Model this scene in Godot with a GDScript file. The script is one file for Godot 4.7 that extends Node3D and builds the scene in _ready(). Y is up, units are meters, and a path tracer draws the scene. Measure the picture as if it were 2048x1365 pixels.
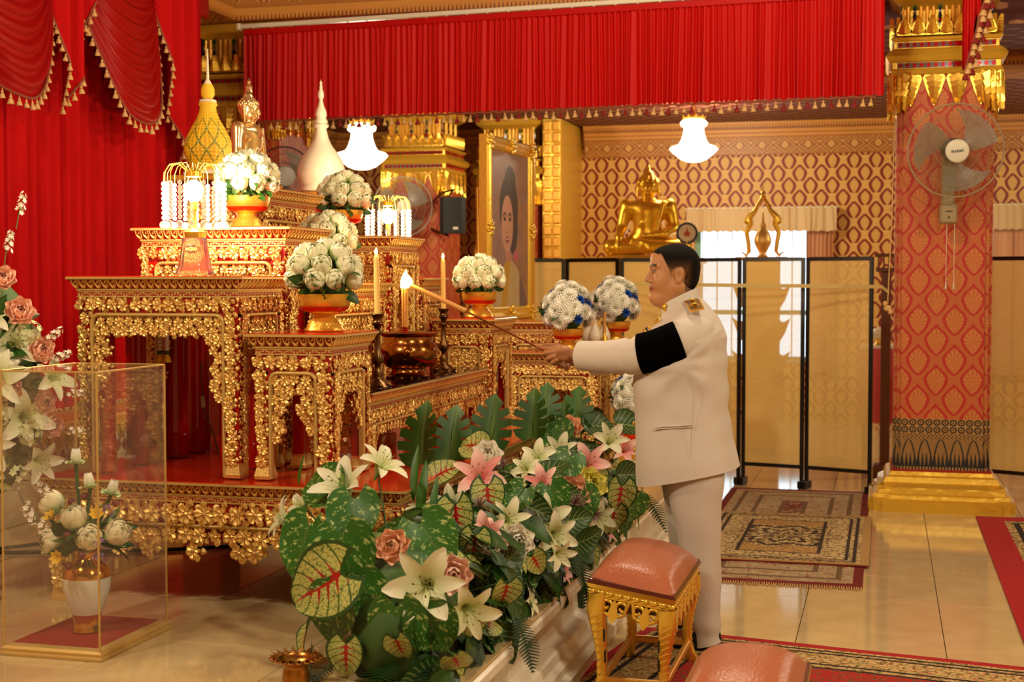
extends Node3D
# A temple hall: gilded altar tables on a marble dais, a man in a white uniform lighting incense.

var M := {}            # materials by name
var taken := {}        # how often each top-level name was used
var rng := RandomNumberGenerator.new()

# ---------------------------------------------------------------- mesh building
class MB:
	var v := PackedVector3Array()
	var n := PackedVector3Array()
	var u := PackedVector2Array()
	var c := PackedColorArray()
	var i := PackedInt32Array()
	var col := Color(1, 1, 1)

	func tri_flat(a: Vector3, b: Vector3, d: Vector3) -> void:
		var nn := (d - a).cross(b - a).normalized()
		var k := v.size()
		v.append(a); v.append(b); v.append(d)
		for q in 3:
			n.append(nn); c.append(col)
		u.append(Vector2(a.x + a.z, a.y)); u.append(Vector2(b.x + b.z, b.y)); u.append(Vector2(d.x + d.z, d.y))
		i.append(k); i.append(k + 1); i.append(k + 2)

	func quad(a: Vector3, b: Vector3, d: Vector3, e: Vector3, ua := Vector2(0, 1), ub := Vector2(1, 1), ud := Vector2(1, 0), ue := Vector2(0, 0)) -> void:
		# corners counter-clockwise as seen from outside
		var nn := (b - a).cross(d - a).normalized()
		var k := v.size()
		v.append(a); v.append(b); v.append(d); v.append(e)
		for q in 4:
			n.append(nn); c.append(col)
		u.append(ua); u.append(ub); u.append(ud); u.append(ue)
		i.append_array([k, k + 2, k + 1, k, k + 3, k + 2])

	func box(at: Vector3, s: Vector3, bev := 0.0, turn := Basis()) -> void:
		var h := s * 0.5
		var b := minf(bev, minf(h.x, minf(h.y, h.z)) * 0.95)
		var f := func(p: Vector3) -> Vector3: return at + turn * p
		if b <= 0.0:
			for ax in 3:
				for sg in [-1.0, 1.0]:
					var nn := Vector3(); nn[ax] = sg
					var p := Vector3(); p[(ax + 1) % 3] = 1.0
					var q := nn.cross(p)
					var o := nn * h
					p *= h; q *= h
					quad(f.call(o - p - q), f.call(o + p - q), f.call(o + p + q), f.call(o - p + q))
			return
		var g := h - Vector3(b, b, b)
		for ax in 3:
			for sg in [-1.0, 1.0]:
				var nn := Vector3(); nn[ax] = sg
				var p := Vector3(); p[(ax + 1) % 3] = 1.0
				var q := nn.cross(p)
				var o := nn * h
				var pp := p * g; var qq := q * g
				quad(f.call(o - pp - qq), f.call(o + pp - qq), f.call(o + pp + qq), f.call(o - pp + qq))
		for ax in 3:
			for s1 in [-1.0, 1.0]:
				for s2 in [-1.0, 1.0]:
					var n1 := Vector3(); n1[(ax + 1) % 3] = s1
					var n2 := Vector3(); n2[(ax + 2) % 3] = s2
					var e := Vector3(); e[ax] = 1.0
					var a1: Vector3 = n1 * h + n2 * g
					var a2: Vector3 = n1 * g + n2 * h
					var l: Vector3 = e * g
					if s1 * s2 > 0:
						quad(f.call(a1 - l), f.call(a1 + l) if false else f.call(a2 - l), f.call(a2 + l), f.call(a1 + l))
					else:
						quad(f.call(a2 - l), f.call(a1 - l), f.call(a1 + l), f.call(a2 + l))
		for sx in [-1.0, 1.0]:
			for sy in [-1.0, 1.0]:
				for sz in [-1.0, 1.0]:
					var sgn := Vector3(sx, sy, sz)
					var A: Vector3 = f.call(Vector3(h.x, g.y, g.z) * sgn)
					var B: Vector3 = f.call(Vector3(g.x, h.y, g.z) * sgn)
					var D: Vector3 = f.call(Vector3(g.x, g.y, h.z) * sgn)
					if sx * sy * sz > 0:
						tri_flat(A, D, B)
					else:
						tri_flat(A, B, D)

	# smooth grid: pts row-major (rows x cols); normals from the faces
	func grid(pts: PackedVector3Array, rows: int, cols: int, uvs := PackedVector2Array(), cols_c := PackedColorArray(), wrap := false, flip := false) -> void:
		var k := v.size()
		var nn := PackedVector3Array(); nn.resize(pts.size())
		var ids := PackedInt32Array()
		var cc := cols if wrap else cols - 1
		for r in rows - 1:
			for q in cc:
				var q2 := (q + 1) % cols
				var a := r * cols + q; var b := r * cols + q2; var d := (r + 1) * cols + q2; var e := (r + 1) * cols + q
				if flip:
					var t := b; b = e; e = t
				var f1 := (pts[d] - pts[a]).cross(pts[e] - pts[b])
				nn[a] += f1; nn[b] += f1; nn[d] += f1; nn[e] += f1
				if a != b and pts[a] != pts[b]:
					ids.append_array([k + a, k + d, k + b])
				if pts[d] != pts[e]:
					ids.append_array([k + a, k + e, k + d])
		# the face normal (d-a)x(e-b) is the one of the winding a,b,d,e seen counter-clockwise
		if wrap == false or true:
			# weld equal points at collapsed rows
			for r in [0, rows - 1]:
				if cols > 2 and pts[r * cols].distance_squared_to(pts[r * cols + 1]) < 1e-14:
					var s := Vector3()
					for q in cols: s += nn[r * cols + q]
					for q in cols: nn[r * cols + q] = s
		v.append_array(pts)
		for q in pts.size():
			n.append(nn[q].normalized() if nn[q].length_squared() > 1e-20 else Vector3.UP)
		if uvs.size() == pts.size():
			u.append_array(uvs)
		else:
			for r in rows:
				for q in cols: u.append(Vector2(float(q) / maxf(1, cols - 1), float(r) / maxf(1, rows - 1)))
		if cols_c.size() == pts.size():
			c.append_array(cols_c)
		else:
			for q in pts.size(): c.append(col)
		i.append_array(ids)

	# profile: Vector2(radius, y) from bottom to top; sharp corners are split
	func lathe(profile: Array, seg := 24, at := Vector3.ZERO, turn := Basis(), crease := 0.75, lobes := 0, lobe_amp := 0.0, twist := 0.0) -> void:
		var runs := [[profile[0]]]
		for k in range(1, profile.size()):
			runs[-1].append(profile[k])
			if k < profile.size() - 1:
				var d1: Vector2 = (profile[k] - profile[k - 1]).normalized()
				var d2: Vector2 = (profile[k + 1] - profile[k]).normalized()
				if d1.dot(d2) < crease:
					runs.append([profile[k]])
		for run in runs:
			if run.size() < 2: continue
			var pts := PackedVector3Array()
			for p in run:
				for s in seg:
					var a := TAU * s / seg
					var rr: float = p.x
					if lobes > 0: rr *= 1.0 + lobe_amp * absf(sin((a + twist * p.y) * lobes * 0.5))
					pts.append(at + turn * Vector3(cos(a) * rr, p.y, -sin(a) * rr))
			grid(pts, run.size(), seg, PackedVector2Array(), PackedColorArray(), true)

	func tube(path: Array, radii: Array, seg := 8, caps := true) -> void:
		var pts := PackedVector3Array()
		var m := path.size()
		var ref := Vector3.UP
		var t0: Vector3 = (path[1] - path[0]).normalized()
		if absf(t0.dot(ref)) > 0.9: ref = Vector3.RIGHT
		var x := t0.cross(ref).normalized()
		if caps:
			for s in seg: pts.append(path[0])
		for k in m:
			var t: Vector3 = (path[mini(k + 1, m - 1)] - path[maxi(k - 1, 0)]).normalized()
			x = (x - t * x.dot(t)).normalized()
			var y := t.cross(x)
			var rad: float = radii[k] if k < radii.size() else radii[-1]
			for s in seg:
				var a := TAU * s / seg
				pts.append(path[k] + (x * cos(a) + y * sin(a)) * rad)
		if caps:
			for s in seg: pts.append(path[m - 1])
		grid(pts, pts.size() / seg, seg, PackedVector2Array(), PackedColorArray(), true)

	func ball(at: Vector3, r: Vector3, seg := 12, rings := 8, turn := Basis()) -> void:
		var pts := PackedVector3Array()
		for k in rings + 1:
			var t := PI * k / rings
			for s in seg:
				var a := TAU * s / seg
				pts.append(at + turn * Vector3(sin(t) * cos(a) * r.x, -cos(t) * r.y, -sin(t) * sin(a) * r.z))
		grid(pts, rings + 1, seg, PackedVector2Array(), PackedColorArray(), true)

	# prism of a polygon in the XY plane, extruded from z0 to z1
	func prism(poly: PackedVector2Array, z0: float, z1: float, x := Transform3D()) -> void:
		var ids := Geometry2D.triangulate_polygon(poly)
		var cw := Geometry2D.is_polygon_clockwise(poly)
		for t in range(0, ids.size(), 3):
			var a := poly[ids[t]]; var b := poly[ids[t + 1]]; var d := poly[ids[t + 2]]
			if (b - a).cross(d - a) < 0:
				var q := b; b = d; d = q
			tri_flat(x * Vector3(a.x, a.y, z1), x * Vector3(d.x, d.y, z1), x * Vector3(b.x, b.y, z1))
			tri_flat(x * Vector3(a.x, a.y, z0), x * Vector3(b.x, b.y, z0), x * Vector3(d.x, d.y, z0))
		for k in poly.size():
			var a := poly[k]; var b := poly[(k + 1) % poly.size()]
			if cw:
				var q := a; a = b; b = q
			quad(x * Vector3(a.x, a.y, z0), x * Vector3(b.x, b.y, z0), x * Vector3(b.x, b.y, z1), x * Vector3(a.x, a.y, z1))

	func add(o: MB, x: Transform3D) -> void:
		var k := v.size()
		var nb := x.basis.inverse().transposed()
		var flip := x.basis.determinant() < 0.0
		for q in o.v.size():
			v.append(x * o.v[q])
			n.append((nb * o.n[q]).normalized())
		u.append_array(o.u)
		c.append_array(o.c)
		if flip:
			for q in range(0, o.i.size(), 3):
				i.append_array([k + o.i[q], k + o.i[q + 2], k + o.i[q + 1]])
		else:
			for q in o.i: i.append(k + q)

	func mesh(m: Material) -> ArrayMesh:
		var a := []
		a.resize(Mesh.ARRAY_MAX)
		a[Mesh.ARRAY_VERTEX] = v; a[Mesh.ARRAY_NORMAL] = n; a[Mesh.ARRAY_TEX_UV] = u; a[Mesh.ARRAY_COLOR] = c; a[Mesh.ARRAY_INDEX] = i
		var r := ArrayMesh.new()
		r.add_surface_from_arrays(Mesh.PRIMITIVE_TRIANGLES, a)
		r.surface_set_material(0, m)
		return r

# ---------------------------------------------------------------- nodes
func numbered(called: String) -> String:
	taken[called] = taken.get(called, -1) + 1
	return called if taken[called] == 0 else "%s_%03d" % [called, taken[called]]

func tag(o: Node, label: String, category := "", group := "", kind := "") -> Node:
	if label: o.set_meta("label", label)
	if category: o.set_meta("category", category)
	if group: o.set_meta("group", group)
	if kind: o.set_meta("kind", kind)
	return o

func thing(called: String, label: String, category: String, at := Vector3.ZERO, turn := 0.0, group := "") -> Node3D:
	var o := Node3D.new()
	o.name = numbered(called)
	add_child(o)
	o.position = at
	o.rotation.y = turn
	tag(o, label, category, group)
	return o

func part(called: String, m, parent: Node, x := Transform3D(), mat: Material = null) -> MeshInstance3D:
	var o := MeshInstance3D.new()
	if m is MB: o.mesh = m.mesh(mat)
	else: o.mesh = m
	if parent == self: o.name = numbered(called)
	else: o.name = called
	parent.add_child(o, true)
	o.transform = x
	return o

func struct(called: String, m, mat: Material, label := "", x := Transform3D()) -> MeshInstance3D:
	var o := part(called, m, self, x, mat)
	o.set_meta("kind", "structure")
	if label: o.set_meta("label", label)
	return o

func struct_root(called: String, label := "", at := Vector3.ZERO) -> Node3D:
	var o := Node3D.new()
	o.name = numbered(called)
	add_child(o)
	o.position = at
	o.set_meta("kind", "structure")
	if label: o.set_meta("label", label)
	return o

func stuff(called: String, m, parent: Node, mat: Material, label := "") -> MeshInstance3D:
	var o := part(called, m, parent, Transform3D(), mat)
	o.set_meta("kind", "stuff")
	if label: o.set_meta("label", label)
	return o

func again(o: Node3D, at: Vector3, turn := 0.0, label := "") -> Node3D:
	var d: Node3D = o.duplicate()
	var base := String(o.name)
	if base.length() > 4 and base[-4] == "_" and base.substr(base.length() - 3).is_valid_int(): base = base.substr(0, base.length() - 4)
	d.name = numbered(base)
	add_child(d)
	d.position = at
	d.rotation.y = turn
	if label: d.set_meta("label", label)
	return d

func T(at: Vector3, b := Basis()) -> Transform3D:
	return Transform3D(b, at)

func ry(deg: float) -> Basis: return Basis(Vector3.UP, deg_to_rad(deg))

func mat(called: String, color: Color, rough := 0.6, metal := 0.0, spec := 0.5) -> StandardMaterial3D:
	var m := StandardMaterial3D.new()
	m.resource_name = called
	m.albedo_color = color
	m.roughness = rough
	m.metallic = metal
	m.metallic_specular = spec
	M[called] = m
	return m

func vmat(called: String, rough := 0.6, spec := 0.5) -> StandardMaterial3D:
	var m := mat(called, Color(1, 1, 1), rough, 0.0, spec)
	m.vertex_color_use_as_albedo = true
	m.vertex_color_is_srgb = true
	return m

# fn(x, y in 0..1) -> Color (sRGB)
func tex(w: int, h: int, fn: Callable) -> ImageTexture:
	var d := PackedByteArray()
	d.resize(w * h * 3)
	var k := 0
	for y in h:
		for x in w:
			var c: Color = fn.call((x + 0.5) / w, (y + 0.5) / h)
			d[k] = clampi(int(c.r * 255.0), 0, 255)
			d[k + 1] = clampi(int(c.g * 255.0), 0, 255)
			d[k + 2] = clampi(int(c.b * 255.0), 0, 255)
			k += 3
	return ImageTexture.create_from_image(Image.create_from_data(w, h, false, Image.FORMAT_RGB8, d))

func noise_tex(freq: float, bump := 0.0, size := 256, type := FastNoiseLite.TYPE_SIMPLEX_SMOOTH, seed_ := 3) -> NoiseTexture2D:
	var f := FastNoiseLite.new()
	f.seed = seed_
	f.noise_type = type
	f.frequency = freq
	var t := NoiseTexture2D.new()
	t.width = size; t.height = size
	t.seamless = true
	t.noise = f
	if bump > 0.0:
		t.as_normal_map = true
		t.bump_strength = bump
	return t

func ramp(cols: Array, at: Array) -> Gradient:
	var g := Gradient.new()
	g.colors = PackedColorArray(cols)
	g.offsets = PackedFloat32Array(at)
	return g

func bump(m: StandardMaterial3D, freq: float, strength: float, scale_: float, world := true) -> StandardMaterial3D:
	m.normal_enabled = true
	m.normal_texture = noise_tex(freq, 6.0)
	m.normal_scale = strength
	m.uv1_triplanar = true
	m.uv1_world_triplanar = world
	m.uv1_scale = Vector3.ONE * scale_
	return m
# ---------------------------------------------------------------- materials
func lotus(x: float, y: float, w: float, h: float) -> float:
	# signed size of a pointed-oval lotus lozenge: 1 at the middle, 0 on the outline, below 0 outside
	var t := clampf(absf(y) / h, 0.0, 1.0)
	var half: float
	if y > 0.0: half = w * pow(maxf(0.0, 1.0 - t * t), 0.75) * (1.0 - 0.15 * t)   # fuller below, pointed above
	else: half = w * pow(maxf(0.0, 1.0 - t * t * (3.0 - 2.0 * t)), 0.85)
	return (half - absf(x)) / w if absf(y) <= h else -1.0

func lozenges(x: float, y: float) -> Array:
	# two lozenges per tile, the second in the gaps: [value, dx, dy] of the nearer one
	var best := -9.0
	var at := Vector2()
	for o in [Vector2(0.5, 0.5), Vector2(0, 0), Vector2(1, 0), Vector2(0, 1), Vector2(1, 1)]:
		var dx: float = x - o.x
		var dy: float = o.y - y
		var s := lotus(dx, -dy, 0.34, 0.42)
		if s > best:
			best = s
			at = Vector2(dx, dy)
	return [best, at.x, at.y]

func materials() -> void:
	var fn := FastNoiseLite.new()
	fn.seed = 11
	fn.frequency = 1.0
	# pillar cloth: red and gold brocade
	var cloth := mat("pillar_brocade", Color(1, 1, 1), 0.55)
	cloth.albedo_texture = tex(256, 320, func(x, y):
		var l := lozenges(x, y)
		var s: float = l[0]
		var g := fn.get_noise_2d(x * 70.0, y * 90.0)
		var fleck := fn.get_noise_2d(x * 38.0 + 40.0, y * 46.0)
		var red := Color(0.64, 0.15, 0.07)
		var gold := Color(0.84, 0.60, 0.28)
		if s > 0.26:
			var petal := absf(sin(atan2(l[1], l[2] + 0.1) * 7.0)) * 0.5 + 0.5 * absf(sin(l[2] * 60.0))
			return red.lerp(gold, clampf(0.48 + fleck * 0.9 + (petal - 0.5) * 0.7, 0.05, 1.0))
		if s > 0.0: return Color(0.70, 0.11, 0.06).lerp(gold, clampf(g * 0.2, 0.0, 1.0))
		return red.lerp(gold, clampf(0.46 + g * 0.8 + 0.12 * sin(x * 160.0) * sin(y * 200.0), 0.0, 0.85)))
	cloth.metallic = 0.0
	# wall paper: gold with dark red lozenges
	var paper := mat("wall_brocade", Color(1, 1, 1), 0.5)
	paper.albedo_texture = tex(256, 320, func(x, y):
		var l := lozenges(x, y)
		var s: float = l[0]
		var hatch := 0.5 + 0.5 * sin((x + y * 1.25) * 100.0)
		var gold := Color(0.84, 0.63, 0.28).lerp(Color(0.96, 0.82, 0.50), hatch * 0.6)
		if s > 0.40:
			return gold.lerp(Color(0.55, 0.30, 0.10), 0.45 * float(fmod(absf(l[1]) * 22.0 + absf(l[2]) * 9.0, 1.0) < 0.3))
		if s > -0.02 and absf(l[2]) < 0.33: return Color(0.50, 0.06, 0.04)
		if s > -0.05: return gold
		return Color(0.90, 0.72, 0.40).lerp(Color(0.74, 0.46, 0.18), 0.5 * hatch))
	# frieze: gold lattice with lotus
	var fr := mat("frieze_gold", Color(1, 1, 1), 0.45)
	fr.albedo_texture = tex(256, 160, func(x, y):
		var band: float = y
		var gold := Color(0.80, 0.55, 0.24)
		var dark := Color(0.50, 0.26, 0.09)
		if band < 0.42:
			var row := band / 0.42
			var k := fmod(row * 4.0, 1.0)
			var tooth := fmod(x * (24.0 if row < 0.5 else 12.0), 1.0)
			if row > 0.25 and row < 0.5: return gold if absf(tooth - 0.5) < 0.35 * (1.0 - k) + 0.08 else dark
			return gold.lerp(dark, 0.5 if k < 0.2 else 0.0)
		var yy := (band - 0.42) / 0.58
		if yy < 0.06 or yy > 0.93: return gold.lerp(dark, 0.4)
		var xx := fmod(x * 3.0, 1.0)
		var d1 := absf(xx - yy); var d2 := absf(1.0 - xx - yy)
		if minf(d1, d2) < 0.05: return dark.lerp(gold, 0.25)
		if minf(d1, d2) < 0.11: return gold.lightened(0.1)
		var lz := lotus(xx - 0.5, 0.5 - yy, 0.22, 0.30)
		var l2 := maxf(lotus(xx, 0.5 - yy, 0.22, 0.30), lotus(xx - 1.0, 0.5 - yy, 0.22, 0.30))
		var q := maxf(lz, l2)
		if q > 0.0 and q < 0.25: return dark
		if q > 0.0: return gold.lightened(0.12)
		return gold.lerp(dark, 0.35))
	# ceiling: dark red with pale gold bars
	var ce := mat("ceiling_red", Color(1, 1, 1), 0.6)
	ce.albedo_texture = tex(128, 128, func(x, y):
		var row := int(floor(y * 4.0))
		var xx := fmod(x * 2.0 + 0.5 * (row % 2), 1.0)
		var yy := fmod(y * 4.0, 1.0)
		var c := Color(0.34, 0.09, 0.08)
		if absf(xx - 0.5) < 0.24 and absf(yy - 0.5) < 0.16 * (1.0 - absf(xx - 0.5) * 2.0) + 0.05: c = Color(0.66, 0.45, 0.30)
		return c)
	# dark foot band of the pillar cloth
	var bd := mat("pillar_band", Color(1, 1, 1), 0.55)
	bd.albedo_texture = tex(384, 256, func(x, y):
		var gold := Color(0.66, 0.48, 0.24)
		var ink := Color(0.07, 0.08, 0.09)
		var rp := fmod(x * 6.0, 1.0)
		if y < 0.28:
			var a := Vector2(fmod(x * 12.0, 1.0) - 0.5, fmod(y / 0.14, 1.0) - 0.5)
			return gold if absf(a.length() - 0.36) > 0.09 and absf(a.x) + absf(a.y) > 0.14 else ink
		if y < 0.40: return gold if fmod(x * 24.0 + sin(y * 90.0) * 0.3, 1.0) < 0.6 else ink.lerp(gold, 0.3)
		if y > 0.93: return gold if fmod(x * 30.0, 1.0) < 0.55 else ink
		var t: float = (y - 0.40) / 0.53
		var wob := fn.get_noise_2d(x * 60.0, y * 60.0) * 0.3
		var arch := absf(absf(rp - 0.5) - 0.5 * sqrt(clampf(t, 0.0, 1.0)))
		if arch < 0.045: return ink
		var fl := fmod(x * 24.0, 1.0)
		if t > 0.45 and absf(fl - 0.5) < 0.5 * (t - 0.45) / 0.55: return ink
		return gold.lerp(ink, clampf(0.15 + wob, 0.0, 0.5)))
	# floor tiles and marble
	var fl := mat("floor_tile", Color(0.83, 0.73, 0.54), 0.08, 0.0, 0.55)
	var nt := noise_tex(0.012, 0.0, 256)
	nt.color_ramp = ramp([Color(0.96, 0.95, 0.93), Color(1, 1, 1)], [0.2, 0.8])
	fl.albedo_texture = nt
	fl.uv1_triplanar = true; fl.uv1_world_triplanar = true; fl.uv1_scale = Vector3.ONE * 1.2
	mat("grout", Color(0.45, 0.37, 0.27), 0.8)
	var mb := mat("marble", Color(0.95, 0.92, 0.86), 0.22)
	var mt := noise_tex(0.02, 0.0, 256, FastNoiseLite.TYPE_PERLIN, 9)
	mt.color_ramp = ramp([Color(0.93, 0.92, 0.90), Color(1, 1, 1), Color(0.97, 0.96, 0.95)], [0.3, 0.5, 0.8])
	mb.albedo_texture = mt
	mb.uv1_triplanar = true; mb.uv1_world_triplanar = true; mb.uv1_scale = Vector3(0.9, 0.9, 0.9)
	mat("wall_cream", Color(0.85, 0.76, 0.58), 0.7)
	mat("wall_dark", Color(0.42, 0.24, 0.14), 0.5)
	# gold leaf, three makes
	var g1 := mat("gold_leaf", Color(0.96, 0.80, 0.48), 0.34, 0.70)
	bump(g1, 0.05, 0.5, 14.0)
	var g2 := mat("gold_paint", Color(0.92, 0.68, 0.28), 0.38, 0.65)
	bump(g2, 0.03, 0.3, 9.0)
	mat("gold_frame", Color(0.84, 0.70, 0.42), 0.42, 0.45)
	mat("gold_mirror", Color(1.0, 0.88, 0.62), 0.20, 0.9)
	var g3 := mat("gold_bright", Color(0.97, 0.80, 0.32), 0.26, 0.75)
	bump(g3, 0.02, 0.15, 6.0)
	mat("brass", Color(0.62, 0.40, 0.20), 0.18, 1.0)
	mat("brass_dull", Color(0.72, 0.50, 0.24), 0.28, 1.0)
	mat("bronze_old", Color(0.42, 0.30, 0.18), 0.30, 1.0)
	mat("lacquer_red", Color(0.66, 0.05, 0.04), 0.16)
	mat("lacquer_ground", Color(0.62, 0.05, 0.03), 0.4)
	mat("lacquer_top", Color(0.76, 0.16, 0.05), 0.12)
	mat("lacquer_dark", Color(0.50, 0.04, 0.03), 0.25)
	mat("glass_top", Color(0.10, 0.05, 0.03), 0.04)
	mat("mirror_tile", Color(0.80, 0.86, 0.95), 0.05, 1.0)
	mat("ruby_tile", Color(0.70, 0.06, 0.06), 0.08, 0.4)
	mat("green_tile", Color(0.05, 0.30, 0.12), 0.1, 0.3)
	mat("blue_tile", Color(0.10, 0.16, 0.28), 0.1, 0.3)
	mat("black_lacquer", Color(0.03, 0.025, 0.02), 0.3)
	mat("black_cloth", Color(0.008, 0.008, 0.010), 0.95, 0.0, 0.15)
	mat("black_plastic", Color(0.03, 0.03, 0.03), 0.5)
	mat("white_plastic", Color(0.85, 0.82, 0.74), 0.4)
	mat("grey_plastic", Color(0.62, 0.60, 0.55), 0.4)
	mat("beige_plastic", Color(0.60, 0.52, 0.38), 0.4)
	var cv := mat("curtain_red", Color(0.72, 0.05, 0.06), 0.8, 0.0, 0.2)
	bump(cv, 0.03, 0.35, 5.0)
	var sw := mat("satin_red", Color(0.60, 0.03, 0.03), 0.42, 0.0, 0.35)
	var vl := mat("valance_red", Color(0.74, 0.035, 0.025), 0.5, 0.0, 0.3)
	vl.backlight_enabled = true; vl.backlight = Color(0.5, 0.05, 0.02)
	mat("tassel_cream", Color(0.84, 0.66, 0.42), 0.7)
	mat("cream_cloth", Color(0.86, 0.74, 0.56), 0.8)
	mat("peach_cloth", Color(0.82, 0.58, 0.40), 0.8)
	for q in ["cream_cloth", "peach_cloth"]:
		M[q].backlight_enabled = true
		M[q].backlight = Color(0.35, 0.28, 0.2)
	mat("braid", Color(0.55, 0.26, 0.16), 0.7)
	mat("white_paint", Color(0.88, 0.84, 0.76), 0.4)
	var gp := mat("gold_plaster", Color(0.90, 0.72, 0.24), 0.32, 0.5)
	bump(gp, 0.01, 0.35, 3.0)
	vmat("painted", 0.55)
	vmat("painted_gloss", 0.22)
	vmat("petal", 0.65).backlight_enabled = true
	M["petal"].backlight = Color(0.25, 0.24, 0.2)
	vmat("leafy", 0.42).backlight_enabled = true
	M["leafy"].backlight = Color(0.05, 0.09, 0.03)
	var sc := mat("screen_weave", Color(1, 0.97, 0.9, 0.74), 0.6)
	sc.transparency = BaseMaterial3D.TRANSPARENCY_ALPHA
	sc.albedo_texture = tex(128, 256, func(x, y):
		var k := 0.5 + 0.5 * fn.get_noise_2d(x * 3.0, y * 190.0)
		var s := 0.04 * sin(y * 800.0)
		return Color(0.95, 0.82, 0.50).lerp(Color(1.0, 0.91, 0.62), clampf(k + s, 0, 1)))
	var gl := mat("clear_glass", Color(0.97, 0.95, 0.88, 0.06), 0.02)
	gl.transparency = BaseMaterial3D.TRANSPARENCY_ALPHA
	var cr := mat("crystal", Color(1, 1, 1, 0.05), 0.03)
	cr.refraction_enabled = true; cr.refraction_scale = 0.05
	cr.transparency = BaseMaterial3D.TRANSPARENCY_ALPHA
	var lg := mat("lit_glass", Color(1, 0.97, 0.9), 0.3)
	lg.emission_enabled = true; lg.emission = Color(1.0, 0.93, 0.80); lg.emission_energy_multiplier = 9.0
	var fm := mat("flame", Color(1, 0.8, 0.4), 0.5)
	fm.emission_enabled = true; fm.emission = Color(1.0, 0.80, 0.45); fm.emission_energy_multiplier = 14.0

# ---------------------------------------------------------------- the room
func wall_box(called: String, lo: Vector3, hi: Vector3, m: Material, rep: Vector2, label := "") -> MeshInstance3D:
	# a box whose faces carry uv in metres divided by rep
	var b := MB.new()
	b.box((lo + hi) * 0.5, hi - lo)
	for k in b.v.size():
		var p := b.v[k]
		var nn := b.n[k].abs()
		var q := Vector2(p.x, -p.y)
		if nn.x > 0.5: q = Vector2(p.z, -p.y)
		elif nn.y > 0.5: q = Vector2(p.x, p.z)
		b.u[k] = Vector2(q.x / rep.x, q.y / rep.y)
	return struct(called, b, m, label)

func uv_box(b: MB, rep: Vector2, from := Vector3.ZERO) -> void:
	for k in b.v.size():
		var p := b.v[k] - from
		var nn := b.n[k].abs()
		var q := Vector2(p.x, -p.y)
		if nn.x > 0.5: q = Vector2(p.z, -p.y)
		elif nn.y > 0.5: q = Vector2(p.x, p.z)
		b.u[k] = Vector2(q.x / rep.x, q.y / rep.y)

func frieze_strip(called: String, a: Vector3, b: Vector3, y0: float, y1: float, depth: Vector3, label := "") -> void:
	# a projecting frieze from a to b (floor plan), carrying the lattice; the mouldings above it are real steps
	var m := MB.new()
	var l := (b - a).length()
	var hh := y1 - y0
	var d := depth
	var q := func(p0: Vector3, p1: Vector3, ya: float, yb: float, off: float, va: float, vb: float):
		var o := d * off
		m.quad(p0 + o + Vector3.UP * ya, p1 + o + Vector3.UP * ya, p1 + o + Vector3.UP * yb, p0 + o + Vector3.UP * yb, Vector2(0, va), Vector2(l / 0.75, va), Vector2(l / 0.75, vb), Vector2(0, vb))
	var ledge := func(p0: Vector3, p1: Vector3, y: float, o0: float, o1: float):
		m.quad(p0 + d * o0 + Vector3.UP * y, p1 + d * o0 + Vector3.UP * y, p1 + d * o1 + Vector3.UP * y, p0 + d * o1 + Vector3.UP * y, Vector2(0, 0.95), Vector2(1, 0.95), Vector2(1, 0.96), Vector2(0, 0.96))
	var steps := [[0.0, 0.56, 0.05, 1.0, 0.42], [0.56, 0.68, 0.09, 0.42, 0.31], [0.68, 0.80, 0.12, 0.31, 0.21], [0.80, 0.92, 0.16, 0.21, 0.10], [0.92, 1.0, 0.20, 0.10, 0.0]]
	ledge.call(a, b, y0, 0.0, 0.05)
	for k in steps.size():
		var s: Array = steps[k]
		q.call(a, b, y0 + hh * s[0], y0 + hh * s[1], s[2], s[3], s[4])
		if k + 1 < steps.size(): ledge.call(a, b, y0 + hh * s[1], s[2], steps[k + 1][2])
	m.quad(a + Vector3.UP * y0, a + d * 0.05 + Vector3.UP * y0, a + d * 0.2 + Vector3.UP * y1, a + Vector3.UP * y1)
	m.quad(b + d * 0.05 + Vector3.UP * y0, b + Vector3.UP * y0, b + Vector3.UP * y1, b + d * 0.2 + Vector3.UP * y1)
	struct(called, m, M.frieze_gold, label)

func tiles(root: Node3D, x0: float, z0: float, nx: int, nz: int, s: float, y: float) -> void:
	var b := MB.new()
	b.box(Vector3(0, -0.006, 0), Vector3(s - 0.0035, 0.012, s - 0.0035), 0.0012)
	var m := b.mesh(M.floor_tile)
	for i in nx:
		for k in nz:
			part("tile", m, root, T(Vector3(x0 + (i + 0.5) * s, y, z0 - (k + 0.5) * s)))

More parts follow.
